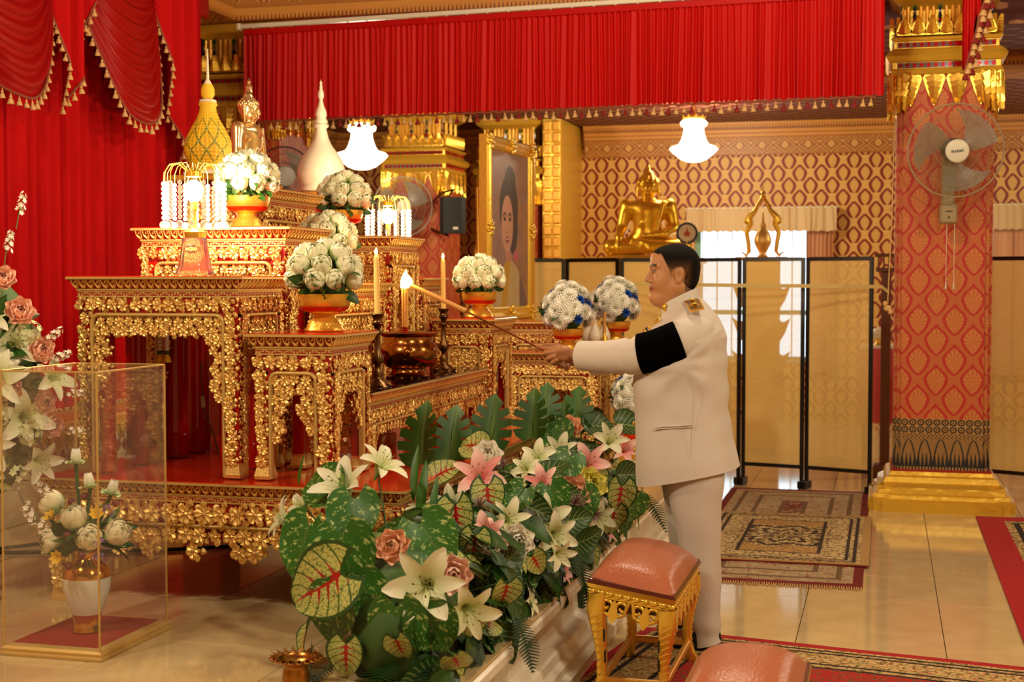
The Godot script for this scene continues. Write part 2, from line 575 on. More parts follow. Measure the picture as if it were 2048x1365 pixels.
func room() -> void:
	var s := 0.62
	# hall floor: tiles where the photograph shows floor, a plain slab round it
	var fl := struct_root("floor", "glossy beige floor tiles with thin dark joints")
	tiles(fl, -1.602, -3.95, 6, 20, s, 0.0)
	var b := MB.new()
	b.box(Vector3(0, -0.16, -6.5), Vector3(13.4, 0.3, 21.4))
	part("slab", b, fl, Transform3D(), M.grout)
	b = MB.new()
	b.box(Vector3(4.41, -0.005, -6.5), Vector3(4.58, 0.01, 21.0))
	b.box(Vector3(0.26, -0.005, 0.02), Vector3(3.72, 0.01, 7.94))
	b.box(Vector3(-4.15, -0.005, -6.5), Vector3(5.1, 0.01, 21.0))
	part("outer_tiles", b, fl, Transform3D(), M.floor_tile)
	# marble dais under the altar
	var da := struct_root("floor_dais", "raised dais of pale marble with a moulded edge and tiled top")
	b = MB.new()
	var prof := PackedVector2Array([Vector2(-5.0, 0.002), Vector2(0.09, 0.002), Vector2(0.09, 0.05), Vector2(0.06, 0.06), Vector2(0.055, 0.085), Vector2(0.03, 0.10), Vector2(0.02, 0.13), Vector2(-0.025, 0.145), Vector2(-0.035, 0.16), Vector2(-0.035, 0.235), Vector2(-0.02, 0.245), Vector2(0.0, 0.27), Vector2(0.02, 0.285), Vector2(0.02, 0.315), Vector2(0.01, 0.327), Vector2(-5.0, 0.327)])
	b.prism(prof, -9.3, 2.5, T(Vector3(-1.22, 0, 0)))
	part("plinth", b, da, Transform3D(), M.marble)
	var n := 0
	tiles(da, -1.205 - s * 4, -3.05, 4, 10, s, 0.34)
	b = MB.new()
	b.box(Vector3(-4.95, 0.334, -3.4), Vector3(2.5, 0.012, 11.8))
	b.box(Vector3(-2.445, 0.334, -0.274), Vector3(2.48, 0.012, 5.55))
	part("outer_tiles", b, da, Transform3D(), M.floor_tile)
	# walls, ceiling
	wall_box("wall_left", Vector3(-6.7, 0, -16.4), Vector3(-6.5, 4.6, 4.2), M.wall_brocade, Vector2(0.235, 0.275), "red and gold brocade wall")
	wall_box("wall_right", Vector3(6.5, 0, -16.4), Vector3(6.7, 4.6, 4.2), M.wall_cream, Vector2.ONE)
	wall_box("wall_front", Vector3(-6.5, 0, 4.0), Vector3(6.5, 4.6, 4.2), M.wall_cream, Vector2.ONE)
	# back wall round the window and a second window farther right
	var zb := -16.1
	var W := [[-6.5, -2.1], [-0.6, 0.75], [2.25, 6.5]]
	for w in W:
		wall_box("wall_back", Vector3(w[0], 0, zb - 0.2), Vector3(w[1], 4.6, zb), M.wall_brocade, Vector2(0.235, 0.275), "back wall papered in gold with dark red lotus lozenges")
	for w in [[-2.1, -0.6], [0.75, 2.25]]:
		wall_box("wall_back", Vector3(w[0], 2.33, zb - 0.2), Vector3(w[1], 4.6, zb), M.wall_brocade, Vector2(0.235, 0.275))
		wall_box("wall_back", Vector3(w[0], 0, zb - 0.2), Vector3(w[1], 0.65, zb), M.wall_brocade, Vector2(0.235, 0.275))
		window(w[0], w[1], 0.65, 2.33, zb - 0.1)
	frieze_strip("trim_1", Vector3(-3.35, 0, zb), Vector3(6.5, 0, zb), 2.96, 3.31, Vector3(0, 0, 1), "gilded lattice frieze along the back wall")
	frieze_strip("trim_2", Vector3(-6.5, 0, zb), Vector3(-3.6, 0, zb), 2.96, 3.31, Vector3(0, 0, 1))
	frieze_strip("trim_3", Vector3(-6.5, 0, -7.0), Vector3(-6.5, 0, zb), 2.96, 3.31, Vector3(1, 0, 0), "gilded lattice frieze along the side wall")
	wall_box("ceiling", Vector3(-6.5, 3.31, -16.1), Vector3(6.5, 3.5, -10.35), M.ceiling_red, Vector2(0.42, 0.5), "dark red ceiling with pale gold bars")
	wall_box("ceiling", Vector3(-6.7, 4.6, -16.4), Vector3(6.7, 4.8, 4.2), M.ceiling_red, Vector2(0.42, 0.5), "high ceiling over the hall")
	# beam over the row of pillars and the one behind it
	wall_box("trim_4", Vector3(-6.5, 3.5, -10.35), Vector3(6.5, 4.6, -9.85), M.frieze_gold, Vector2(0.75, 0.6), "gilded beam over the pillars")
	wall_box("trim_5", Vector3(-6.5, 3.17, -12.1), Vector3(6.5, 3.31, -11.75), M.frieze_gold, Vector2(0.75, 0.3), "low gilded ceiling beam")
	wall_box("trim_6", Vector3(-5.2, 3.5, -9.85), Vector3(-4.72, 4.6, 3.9), M.frieze_gold, Vector2(0.75, 0.6), "gilded beam above the red curtain")
	# gold mosaic pier before the back wall
	var pr := struct_root("wall_pier", "pier clad in gold mosaic")
	b = MB.new()
	b.box(Vector3(-3.5, 1.65, -15.55), Vector3(0.20, 3.3, 1.1))
	part("core", b, pr, Transform3D(), M.gold_plaster)
	b = MB.new()
	for k in 26:
		for j in 2:
			b.box(Vector3(-3.55 + j * 0.1, 0.1 + k * 0.125, -14.995), Vector3(0.085, 0.105, 0.03), 0.012)
	part("mosaic", b, pr, Transform3D(), M.gold_paint).set_meta("kind", "stuff")

func window(x0: float, x1: float, y0: float, y1: float, z: float) -> void:
	var w := struct_root("window_%d" % (1 if x0 < 0 else 2), "bright barred window with pale green frame")
	var b := MB.new()
	var gr := mat("window_frame", Color(0.55, 0.72, 0.62), 0.5)
	for x in [x0 + 0.03, (x0 + x1) * 0.5, x1 - 0.03]:
		b.box(Vector3(x, (y0 + y1) * 0.5, z), Vector3(0.06, y1 - y0, 0.06))
	for y in [y0 + 0.03, y0 + 0.55, y1 - 0.03]:
		b.box(Vector3((x0 + x1) * 0.5, y, z), Vector3(x1 - x0, 0.05, 0.05))
	part("frame", b, w, Transform3D(), gr)
	b = MB.new()
	b.box(Vector3(0, (y0 + y1) * 0.5, 0), Vector3(0.014, y1 - y0, 0.014))
	var bar := b.mesh(M.white_paint)
	for k in 9:
		if k != 4: part("bar", bar, w, T(Vector3(x0 + (k + 0.5) / 9.0 * (x1 - x0), 0, z + 0.05)))
	b = MB.new()
	b.box(Vector3((x0 + x1) * 0.5, (y0 + y1) * 0.5, z - 0.02), Vector3(x1 - x0, y1 - y0, 0.006))
	part("pane", b, w, Transform3D(), M.clear_glass)

func pleats(a: Vector3, bb: Vector3, y0: float, y1: float, n: int, amp: float, out_: Vector3, rows := 8, per := 5, seed_ := 1, taper := 0.0) -> MB:
	# a hanging pleated cloth from a to bb (plan), uneven pleats
	var r := RandomNumberGenerator.new()
	r.seed = seed_
	var cols := n * per + 1
	var pts := PackedVector3Array()
	var ph := []
	for k in n + 1: ph.append([r.randf_range(0.35, 1.4), r.randf_range(-0.3, 0.3), r.randf_range(-1, 1)])
	for q in rows:
		var v := float(q) / (rows - 1)
		var y := lerpf(y1, y0, v)
		for s in cols:
			var k := s / per
			var f := float(s % per) / per
			var A: Array = ph[k]
			var B: Array = ph[mini(k + 1, n)]
			var am: float = lerpf(A[0], B[0], f)
			var t := (float(s) / (cols - 1)) + (lerpf(A[1], B[1], f) + lerpf(A[2], B[2], f) * 0.5 * v) / n * 0.8
			var w := cos(f * TAU) * amp * am * (1.0 - taper * (1.0 - v))
			pts.append(a.lerp(bb, clampf(t, 0.0, 1.0)) + out_ * (w + amp) + Vector3.UP * (y + 0.006 * cos(f * TAU) * v))
	var m := MB.new()
	m.grid(pts, rows, cols, PackedVector2Array(), PackedColorArray(), false, true)
	return m
func omni(at: Vector3, e: float, c: Color, size: float) -> void:
	var l := OmniLight3D.new()
	l.name = "lamp_light"
	add_child(l, true)
	l.position = at
	l.light_energy = e
	l.light_color = c
	l.light_size = size
	l.omni_range = 40.0
	l.omni_attenuation = 2.0
	l.shadow_enabled = true

func furnish() -> void:
	shared()
	drapery()
	pillars()
	fittings()
	altar()
	spire_materials()
	object_materials()
	altar_things()
	other_things()
	flower_bed()
	bouquets()
	people()
# ---------------------------------------------------------------- gilded tables
var S := {}   # shared small meshes

func rosette(petals: int, seed_: int) -> MB:
	# a carved flower facing +z, radius 1
	var r := RandomNumberGenerator.new()
	r.seed = seed_
	var b := MB.new()
	for k in petals:
		var a := TAU * k / petals + r.randf_range(-0.1, 0.1)
		var w := PI / petals * r.randf_range(0.95, 1.1)
		var d := func(rad: float, ang: float, z: float) -> Vector3: return Vector3(cos(ang) * rad, sin(ang) * rad, z)
		var root: Vector3 = d.call(0.15, a, 0.22)
		var lf: Vector3 = d.call(0.66, a + w, 0.26 + r.randf() * 0.12)
		var rt: Vector3 = d.call(0.66, a - w, 0.26 + r.randf() * 0.12)
		var mid: Vector3 = d.call(0.60, a, 0.12)
		var tl: Vector3 = d.call(1.0 + r.randf() * 0.08, a + w * 0.52, 0.40 - r.randf() * 0.2)
		var tr: Vector3 = d.call(1.0 + r.randf() * 0.08, a - w * 0.52, 0.40 - r.randf() * 0.2)
		b.tri_flat(root, lf, mid); b.tri_flat(lf, tl, mid); b.tri_flat(tl, tr, mid); b.tri_flat(tr, rt, mid); b.tri_flat(rt, root, mid)
		var bl: Vector3 = d.call(0.72, a, -0.15)
		b.tri_flat(lf, bl, tl); b.tri_flat(tl, bl, tr); b.tri_flat(tr, bl, rt)
	for k in 6:
		var a := TAU * k / 6
		var a2 := TAU * (k + 1) / 6
		b.tri_flat(Vector3(cos(a) * 0.24, sin(a) * 0.24, 0.26), Vector3(0, 0, 0.52), Vector3(cos(a2) * 0.24, sin(a2) * 0.24, 0.26))
	return b

func carved_leaf() -> MB:
	# pointing along +y, length 1, ridged, curling towards +z
	var b := MB.new()
	var L := [Vector3(-0.10, 0, 0.05), Vector3(-0.46, 0.32, 0.16), Vector3(-0.34, 0.68, 0.26), Vector3(0, 1.0, 0.12)]
	var C := [Vector3(0, 0, 0.12), Vector3(0, 0.36, 0.34), Vector3(0, 0.70, 0.40), Vector3(0, 1.0, 0.12)]
	for k in 3:
		for s in [-1.0, 1.0]:
			var a: Vector3 = L[k] * Vector3(-s, 1, 1)
			var e: Vector3 = L[k + 1] * Vector3(-s, 1, 1)
			if s > 0:
				b.tri_flat(a, e, C[k]); b.tri_flat(e, C[k + 1], C[k])
			else:
				b.tri_flat(a, C[k], e); b.tri_flat(e, C[k], C[k + 1])
	return b

func shared() -> void:
	S.rose = [rosette(7, 1).mesh(M.gold_leaf), rosette(6, 2).mesh(M.gold_leaf), rosette(8, 3).mesh(M.gold_leaf)]
	S.leaf = carved_leaf()
	var b := MB.new()   # dart leaf for cornices: an outer chevron round an inner leaf, tip at -y, 1 x 1
	var o := [Vector2(-0.48, 0.5), Vector2(-0.46, -0.05), Vector2(-0.26, -0.34), Vector2(0, -0.5), Vector2(0.26, -0.34), Vector2(0.46, -0.05), Vector2(0.48, 0.5)]
	for k in o.size() - 1:
		var p: Vector2 = o[k]; var q: Vector2 = o[k + 1]
		var pi: Vector2 = Vector2(p.x * 0.62, p.y * 0.62 + 0.19); var qi: Vector2 = Vector2(q.x * 0.62, q.y * 0.62 + 0.19)
		var pm := (p + pi) * 0.5; var qm := (q + qi) * 0.5
		b.quad(Vector3(q.x, q.y, 0.02), Vector3(p.x, p.y, 0.02), Vector3(pm.x, pm.y, 0.2), Vector3(qm.x, qm.y, 0.2))
		b.quad(Vector3(qm.x, qm.y, 0.2), Vector3(pm.x, pm.y, 0.2), Vector3(pi.x, pi.y, 0.02), Vector3(qi.x, qi.y, 0.02))
		var pj: Vector2 = Vector2(p.x * 0.44, p.y * 0.44 + 0.28); var qj: Vector2 = Vector2(q.x * 0.44, q.y * 0.44 + 0.28)
		b.tri_flat(Vector3(pj.x, pj.y, 0.04), Vector3(0, 0.24, 0.26), Vector3(qj.x, qj.y, 0.04))
	S.dart = b.mesh(M.gold_leaf)

func put_leaf(fo: MB, x: Transform3D, at: Vector3, ang: float, s: float, tilt := 0.0) -> void:
	var bs := Basis(Vector3.BACK, ang - PI / 2) * Basis(Vector3.RIGHT, tilt)
	fo.add(S.leaf, x * Transform3D(bs.scaled_local(Vector3(s, s, s)), at))

func carve(parent: Node, fo: MB, x: Transform3D, x0: float, x1: float, y0: float, y1: float, r: float, inside = null, z := 0.0, leaves := 6) -> void:
	# flowers on a jittered hexagonal net over the rectangle, leaves round them
	var w := x1 - x0
	var h := y1 - y0
	var px := r * 2.2
	var nx := maxi(1, int(round(w / px)))
	var ny := maxi(1, int(round(h / (r * 1.95))))
	for j in ny:
		var off := 0.5 * (j % 2) if nx > 1 else 0.0
		for i in nx:
			var fx := (i + 0.5 + (off - 0.25 if nx > 1 else rng.randf_range(-0.14, 0.14))) / nx
			var p := Vector2(x0 + w * fx + rng.randf_range(-0.18, 0.18) * r, y0 + h * (j + 0.5) / ny + rng.randf_range(-0.2, 0.2) * r)
			if inside != null and not inside.call(p.x, p.y): continue
			var sc := r * rng.randf_range(0.98, 1.18)
			var bs := Basis(Vector3(rng.randf_range(-1, 1), rng.randf_range(-1, 1), 0).normalized(), rng.randf_range(0, 0.3)) * Basis(Vector3.BACK, rng.randf() * TAU)
			part("carved_flower", S.rose[rng.randi() % 3], parent, x * Transform3D(bs.scaled_local(Vector3(sc, sc, sc * 0.9)), Vector3(p.x, p.y, z + r * 0.55)))
			var a0 := rng.randf() * TAU
			for k in leaves:
				var a := a0 + TAU * k / leaves + rng.randf_range(-0.4, 0.4)
				put_leaf(fo, x, Vector3(p.x + cos(a) * r * 0.65, p.y + sin(a) * r * 0.65, z), a + rng.randf_range(-0.5, 0.5), r * rng.randf_range(0.9, 1.25), rng.randf_range(-0.35, 0.05))

func moulding(b: MB, prof: Array, x0: float, x1: float, z0: float, z1: float) -> void:
	# prof: Vector2(outset, y) bottom to top, round a rectangle x0..x1, z0 (near) .. z1 (far, smaller)
	for k in prof.size() - 1:
		var p: Vector2 = prof[k]; var q: Vector2 = prof[k + 1]
		var c := func(o: Vector2, i: int) -> Vector3:
			match i:
				0: return Vector3(x0 - o.x, o.y, z0 + o.x)
				1: return Vector3(x1 + o.x, o.y, z0 + o.x)
				2: return Vector3(x1 + o.x, o.y, z1 - o.x)
			return Vector3(x0 - o.x, o.y, z1 - o.x)
		for i in 4:
			b.quad(c.call(p, i), c.call(p, (i + 1) % 4), c.call(q, (i + 1) % 4), c.call(q, i))

func fret(b: MB, x: Transform3D, w: float, y0: float, h: float) -> void:
	# red T shapes, upright and hanging in turn
	var n := maxi(2, int(round(w / 0.024)))
	var s := w / n
	var t := h * 0.17
	for k in n:
		var cx := (k + 0.5) * s
		var up := k % 2 == 0
		var yb := y0 + h * (0.60 if up else 0.22)
		b.box(x * Vector3(cx, yb + t * 0.5, 0.0012), (Vector3(s * 1.25, t, 0.003)), 0.0, x.basis)
		b.box(x * Vector3(cx, y0 + h * (0.38 if up else 0.58), 0.0012), Vector3(t, h * 0.34, 0.003), 0.0, x.basis)

func altar_table(label: String, x0: float, x1: float, zn: float, zf: float, y0: float, y1: float, op := {}) -> Node3D:
	var w := x1 - x0
	var d := zn - zf
	var h := y1 - y0
	var t := thing("altar_table", label, "table", Vector3((x0 + x1) * 0.5, y0, (zn + zf) * 0.5), 0.0, "gilded altar tables")
	var lx0 := -w * 0.5; var lx1 := w * 0.5; var lzn := d * 0.5; var lzf := -d * 0.5
	var r: float = op.get("r", 0.0205)
	var lw: float = op.get("leg", 0.05)
	var ch := 0.042; var fh := 0.026; var rh: float = op.get("frieze", 0.058); var ft := 0.015; var ah: float = op.get("apron", 0.075)
	var sw: float = op.get("side", 0.055)
	var yc := h - 0.012 - ch
	var yf := yc - fh
	var yr := yf - rh
	# top board and cornice
	var b := MB.new()
	b.box(Vector3(0, h - 0.006, 0), Vector3(w + 0.064, 0.012, d + 0.064), 0.003)
	part("table_top", b, t, Transform3D(), op.get("top", M.lacquer_top))
	b = MB.new()
	moulding(b, [Vector2(0.034, h - 0.0125), Vector2(0.034, h - 0.003)], lx0, lx1, lzn, lzf)
	moulding(b, [Vector2(0.0, yc), Vector2(0.006, yc), Vector2(0.006, yc + 0.005), Vector2(0.003, yc + 0.006)], lx0, lx1, lzn, lzf)
	moulding(b, [Vector2(0.0, yf), Vector2(0.004, yf), Vector2(0.004, yf + 0.003), Vector2(0.001, yf + 0.003), Vector2(0.001, yc - 0.002), Vector2(0.004, yc - 0.002), Vector2(0.004, yc)], lx0, lx1, lzn, lzf)
	part("gilt_edge", b, t, Transform3D(), M.gold_frame)
	b = MB.new()
	moulding(b, [Vector2(0.0, yc + 0.004), Vector2(0.004, yc + 0.008), Vector2(0.010, yc + 0.020), Vector2(0.022, yc + 0.034), Vector2(0.032, h - 0.012)], lx0, lx1, lzn, lzf)
	part("cornice", b, t, Transform3D(), M.lacquer_ground)
	var F := [[T(Vector3(lx0, 0, lzn)), w], [Transform3D(Basis(Vector3(0, 0, -1), Vector3.UP, Vector3.RIGHT), Vector3(lx1, 0, lzn)), d]]
	var fr := MB.new()
	var fo := MB.new()
	var fm := MB.new()
	for q in 2:
		var x: Transform3D = F[q][0]
		var ww: float = F[q][1]
		fret(fr, x, ww, yf + 0.002, fh - 0.004)
		var nd := maxi(3, int(round((ww + 0.03) / 0.032)))
		var pw := (ww + 0.036) / nd
		for k in nd:
			var bs := Basis(Vector3.RIGHT, 0.62).scaled_local(Vector3(pw * 0.94, 0.046, 0.03))
			part("cornice_leaf", S.dart, t, x * Transform3D(bs, Vector3(-0.018 + (k + 0.5) * pw, yc + 0.023, 0.0155)))
		# frieze and leg carving on red ground
		carve(t, fo, x, 0.004, ww - 0.004, yr + 0.006, yf - 0.002, r)
		var foot := 0.055
		carve(t, fo, x, 0.002, lw, foot, yr, r * 0.92)
		carve(t, fo, x, ww - lw, ww - 0.002, foot, yr, r * 0.92)
		# frame: an inverted U with rounded corners
		var a0 := lw; var a1 := ww - lw
		var rc := 0.03
		var path := []
		path.append(Vector2(a0 + ft * 0.5, 0.004))
		for k in 5:
			var a := PI - k / 4.0 * PI * 0.5
			path.append(Vector2(a0 + ft * 0.5 + rc + cos(a) * rc, yr - ft * 0.5 - rc + sin(a) * rc))
		for k in 5:
			var a := PI * 0.5 - k / 4.0 * PI * 0.5
			path.append(Vector2(a1 - ft * 0.5 - rc + cos(a) * rc, yr - ft * 0.5 - rc + sin(a) * rc))
		path.append(Vector2(a1 - ft * 0.5, 0.004))
		var pts := PackedVector3Array()
		var sec := [Vector2(-0.5, -0.012), Vector2(-0.5, 0.004), Vector2(-0.2, 0.010), Vector2(0.2, 0.010), Vector2(0.5, 0.003), Vector2(0.5, -0.012)]
		for k in path.size():
			var tn: Vector2 = (path[mini(k + 1, path.size() - 1)] - path[maxi(k - 1, 0)]).normalized()
			var nn := Vector2(-tn.y, tn.x)
			for s in sec:
				var p: Vector2 = path[k] + nn * s.x * ft
				pts.append(x * Vector3(p.x, p.y, s.y))
		fm.grid(pts, path.size(), sec.size())
		# openwork apron inside the frame
		var yi := yr - ft
		var hb: float = op.get("taper", 0.42) * yi
		var in_a := func(px: float, py: float) -> bool:
			if py > yi - ah: return true
			var tt := clampf((py - hb) / (yi - ah - hb), 0.0, 1.0)
			if py < hb: return false
			var e := minf(px - a0 - ft, a1 - ft - px)
			return e < sw * pow(tt, 0.6) + 0.004
		if op.get("open", true):
			carve(t, fo, x, a0 + ft, a1 - ft, hb, yi, r * 0.88, in_a, -0.012, 6)
		else:
			carve(t, fo, x, a0 + ft, a1 - ft, 0.01, yi, r * 0.9, null, -0.012, 5)
		# thin red ribs behind the openwork hold it together
		var rib := MB.new()
		rib.box(x * Vector3(ww * 0.5, yi - ah * 0.3, -0.018), Vector3(ww - 2 * lw, ah * 0.45, 0.008), 0.0, x.basis)
		part("apron_rail", rib, t, Transform3D(), M.lacquer_dark)
	stuff("fret_band", fr, t, M.lacquer_ground)
	stuff("carved_foliage", fo, t, M.gold_leaf)
	part("frame", fm, t, Transform3D(), M.gold_frame)
	# red body: frieze box and legs
	b = MB.new()
	b.box(Vector3(0, (yr - ft + yc) * 0.5 + 0.003, 0), Vector3(w - 0.002, yc - yr + ft + 0.006, d - 0.002))
	part("body", b, t, Transform3D(), M.lacquer_ground)
	for sx in [-1, 1]:
		for sz in [-1, 1]:
			b = MB.new()
			var cx: float = sx * (w * 0.5 - lw * 0.5 - 0.001)
			var cz: float = sz * (d * 0.5 - lw * 0.5 - 0.001)
			b.box(Vector3(cx, (yr + 0.05) * 0.5, cz), Vector3(lw, yr - 0.05, lw), 0.002)
			var inner: float = op.get("post", 0.0)
			if inner > 0.0:
				var ix: float = sx * (w * 0.5 - lw - inner * 0.5)
				var iz: float = sz * (d * 0.5 - lw - inner * 0.5)
				b.lathe([Vector2(inner * 0.66, 0.0), Vector2(inner * 0.72, 0.09), Vector2(inner * 0.75, 0.095), Vector2(inner * 0.70, 0.10), Vector2(inner * 0.62, 0.14), Vector2(inner * 0.62, yr)], 8, Vector3(ix, 0, iz))
			var lg := part("leg", b, t, Transform3D(), M.lacquer_red)
			b = MB.new()
			moulding(b, [Vector2(0.006, 0.0), Vector2(0.008, 0.012), Vector2(0.0, 0.045), Vector2(0.002, 0.055), Vector2(-0.004, 0.056)], cx - lw * 0.5, cx + lw * 0.5, cz + lw * 0.5, cz - lw * 0.5)
			b.box(Vector3(cx, 0.028, cz), Vector3(lw - 0.002, 0.055, lw - 0.002))
			part("foot", b, lg, Transform3D(), M.gold_leaf)
	return t

func altar() -> void:
	# the low platform, then the tables that step up from it
	altar_platform()
	var P := 0.82
	altar_table("large near gilded side table carrying the crystal lamp beside the red curtain", -2.97, -2.31, -4.81, -5.20, P, 1.57, {"post": 0.05})
	altar_table("tall gilded table directly behind the near table with the crystal lamp", -2.96, -2.325, -5.275, -5.66, P, 1.77, {"post": 0.085, "leg": 0.055, "apron": 0.09})
	altar_table("highest gilded table at the back carrying the small seated statue", -3.0, -2.66, -5.76, -6.40, P, 1.965, {"apron": 0.09})
	altar_table("middle gilded table in front of the highest one, behind the candles", -2.575, -2.33, -5.72, -6.44, P, 1.545, {"apron": 0.10, "leg": 0.045})
	altar_table("tall gilded table on the far side, below the farther crystal lamp", -2.96, -2.325, -6.51, -6.925, P, 1.77, {"leg": 0.055, "apron": 0.09})
	altar_table("gilded side table farthest back, holding the partly hidden crystal lamp", -2.97, -2.33, -7.00, -7.35, P, 1.57, {})
	altar_table("small near gilded table under the big lotus bowl", -2.24, -1.945, -4.81, -5.19, P, 1.36, {"taper": 0.36, "side": 0.065})
	altar_table("small far gilded table under the lotus bowl beside the portrait", -2.225, -1.945, -6.965, -7.35, P, 1.36, {"taper": 0.36, "side": 0.065})
	altar_table("low gilded table with a dark glass top holding the incense burner", -2.225, -1.975, -5.27, -6.89, P, 1.115, {"open": true, "apron": 0.05, "taper": 0.3, "frieze": 0.05, "top": M.glass_top})
	# the smaller group beyond
	altar_table("lower gilded table behind the flower bed carrying the blue and white flowers", -2.17, -1.64, -8.20, -8.55, 0.34, 1.13, {"r": 0.02, "post": 0.04})
	altar_table("upper gilded table of the far group, left of the blue and white flowers", -2.30, -1.94, -8.62, -8.95, 0.34, 1.30, {"r": 0.02})
	altar_table("gilded table behind the man's arm under the second blue and white bouquet", -1.78, -1.36, -8.72, -9.05, 0.34, 1.16, {"r": 0.02})

func altar_platform() -> void:
	altar_table("wide low gilded platform with a red lacquer top that carries the altar tables", -3.05, -1.66, -4.74, -7.46, 0.341, 0.815, {"r": 0.031, "leg": 0.07, "frieze": 0.078, "apron": 0.085, "side": 0.02, "taper": 0.62})
# ---------------------------------------------------------------- curtains
func tassel_mesh() -> ArrayMesh:
	# hangs from the origin, 1 unit long
	var b := MB.new()
	b.lathe([Vector2(0.0, -1.0), Vector2(0.30, -1.0), Vector2(0.26, -0.8), Vector2(0.17, -0.58), Vector2(0.07, -0.52), Vector2(0.13, -0.44), Vector2(0.13, -0.36), Vector2(0.05, -0.30), Vector2(0.035, 0.0)], 7, Vector3.ZERO, Basis(), 0.3)
	return b.mesh(M.tassel_cream)

func tassels(parent: Node, path: Array, step: float, size: float, every_red := 0) -> void:
	# tassels hung along a polyline, a braid along it
	var cu := Curve3D.new()
	for p in path: cu.add_point(p)
	var l := cu.get_baked_length()
	var n := int(l / step)
	for k in n:
		var p := cu.sample_baked((k + 0.5) * l / n)
		var sz := size * rng.randf_range(0.9, 1.1)
		var bs := (Basis(Vector3.UP, rng.randf() * TAU) * Basis(Vector3.RIGHT, rng.randf_range(-0.12, 0.12))).scaled_local(Vector3.ONE * sz)
		if every_red > 0 and k % every_red == 0:
			part("red_tassel", S.tassel_red, parent, T(p, bs))
		else:
			part("tassel", S.tassel, parent, T(p, bs))
	var pts := []
	var m := maxi(8, int(l / 0.03))
	for k in m + 1: pts.append(cu.sample_baked(float(k) / m * l))
	var b := MB.new()
	b.tube(pts, [size * 0.13], 5)
	part("braid", b, parent, Transform3D(), M.braid)

func swag(zl: float, zr: float, xr: float, yl: float, yr: float, drop: float, folds: int) -> Array:
	# cloth draped between two points on a plane x = const; returns [mesh, lower edge]
	var rows := folds * 6 + 1
	var cols := 31
	var pts := PackedVector3Array()
	var edge := []
	for j in rows:
		var v := float(j) / (rows - 1)
		for i in cols:
			var s := float(i) / (cols - 1)
			var sag := 1.0 - pow(absf(2.0 * s - 1.0), 2.2 + 0.5 * v)
			var yy := lerpf(yl, yr, s) - 0.06 * v * (1.0 - sag) * 3.0 - (0.10 + (drop - 0.10) * pow(v, 0.9)) * sag
			var zz := lerpf(zl, zr, s) + (s - 0.5) * 0.03 * v * (1 if zr > zl else -1)
			var f := v * folds + 0.35 * sin(s * 5.0 + zl) * v
			var fold := absf(fmod(f, 1.0) - 0.5) * 2.0
			var x := xr + sag * (0.05 + 0.10 * v) + 0.055 * (pow(fold, 0.8)) * (0.35 + 0.65 * sag) * (1.0 - 0.25 * v)
			pts.append(Vector3(x, yy, zz))
			if j == rows - 1: edge.append(Vector3(x, yy, zz))
	var m := MB.new()
	m.grid(pts, rows, cols)
	return [m, edge]

func jabot(zs: Array, x: float, ytop: float, ys: Array, amp: float) -> Array:
	# a zigzag tail: folds along z with a stepped lower edge
	var per := 6
	var cols := (zs.size() - 1) * per + 1
	var rows := 8
	var pts := PackedVector3Array()
	var edge := []
	for j in rows:
		var v := float(j) / (rows - 1)
		for i in cols:
			var k := mini(i / per, zs.size() - 2)
			var f := float(i - k * per) / per
			var z := lerpf(zs[k], zs[k + 1], f)
			var yb := lerpf(ys[k], ys[k + 1], f)
			var xx := x + amp * (1.0 if k % 2 == 0 else -1.0) * (f - 0.5) * 2.0 + amp
			var p := Vector3(xx, lerpf(ytop, yb, v), z)
			pts.append(p)
			if j == rows - 1: edge.append(p)
	var m := MB.new()
	m.grid(pts, rows, cols)
	return [m, edge]

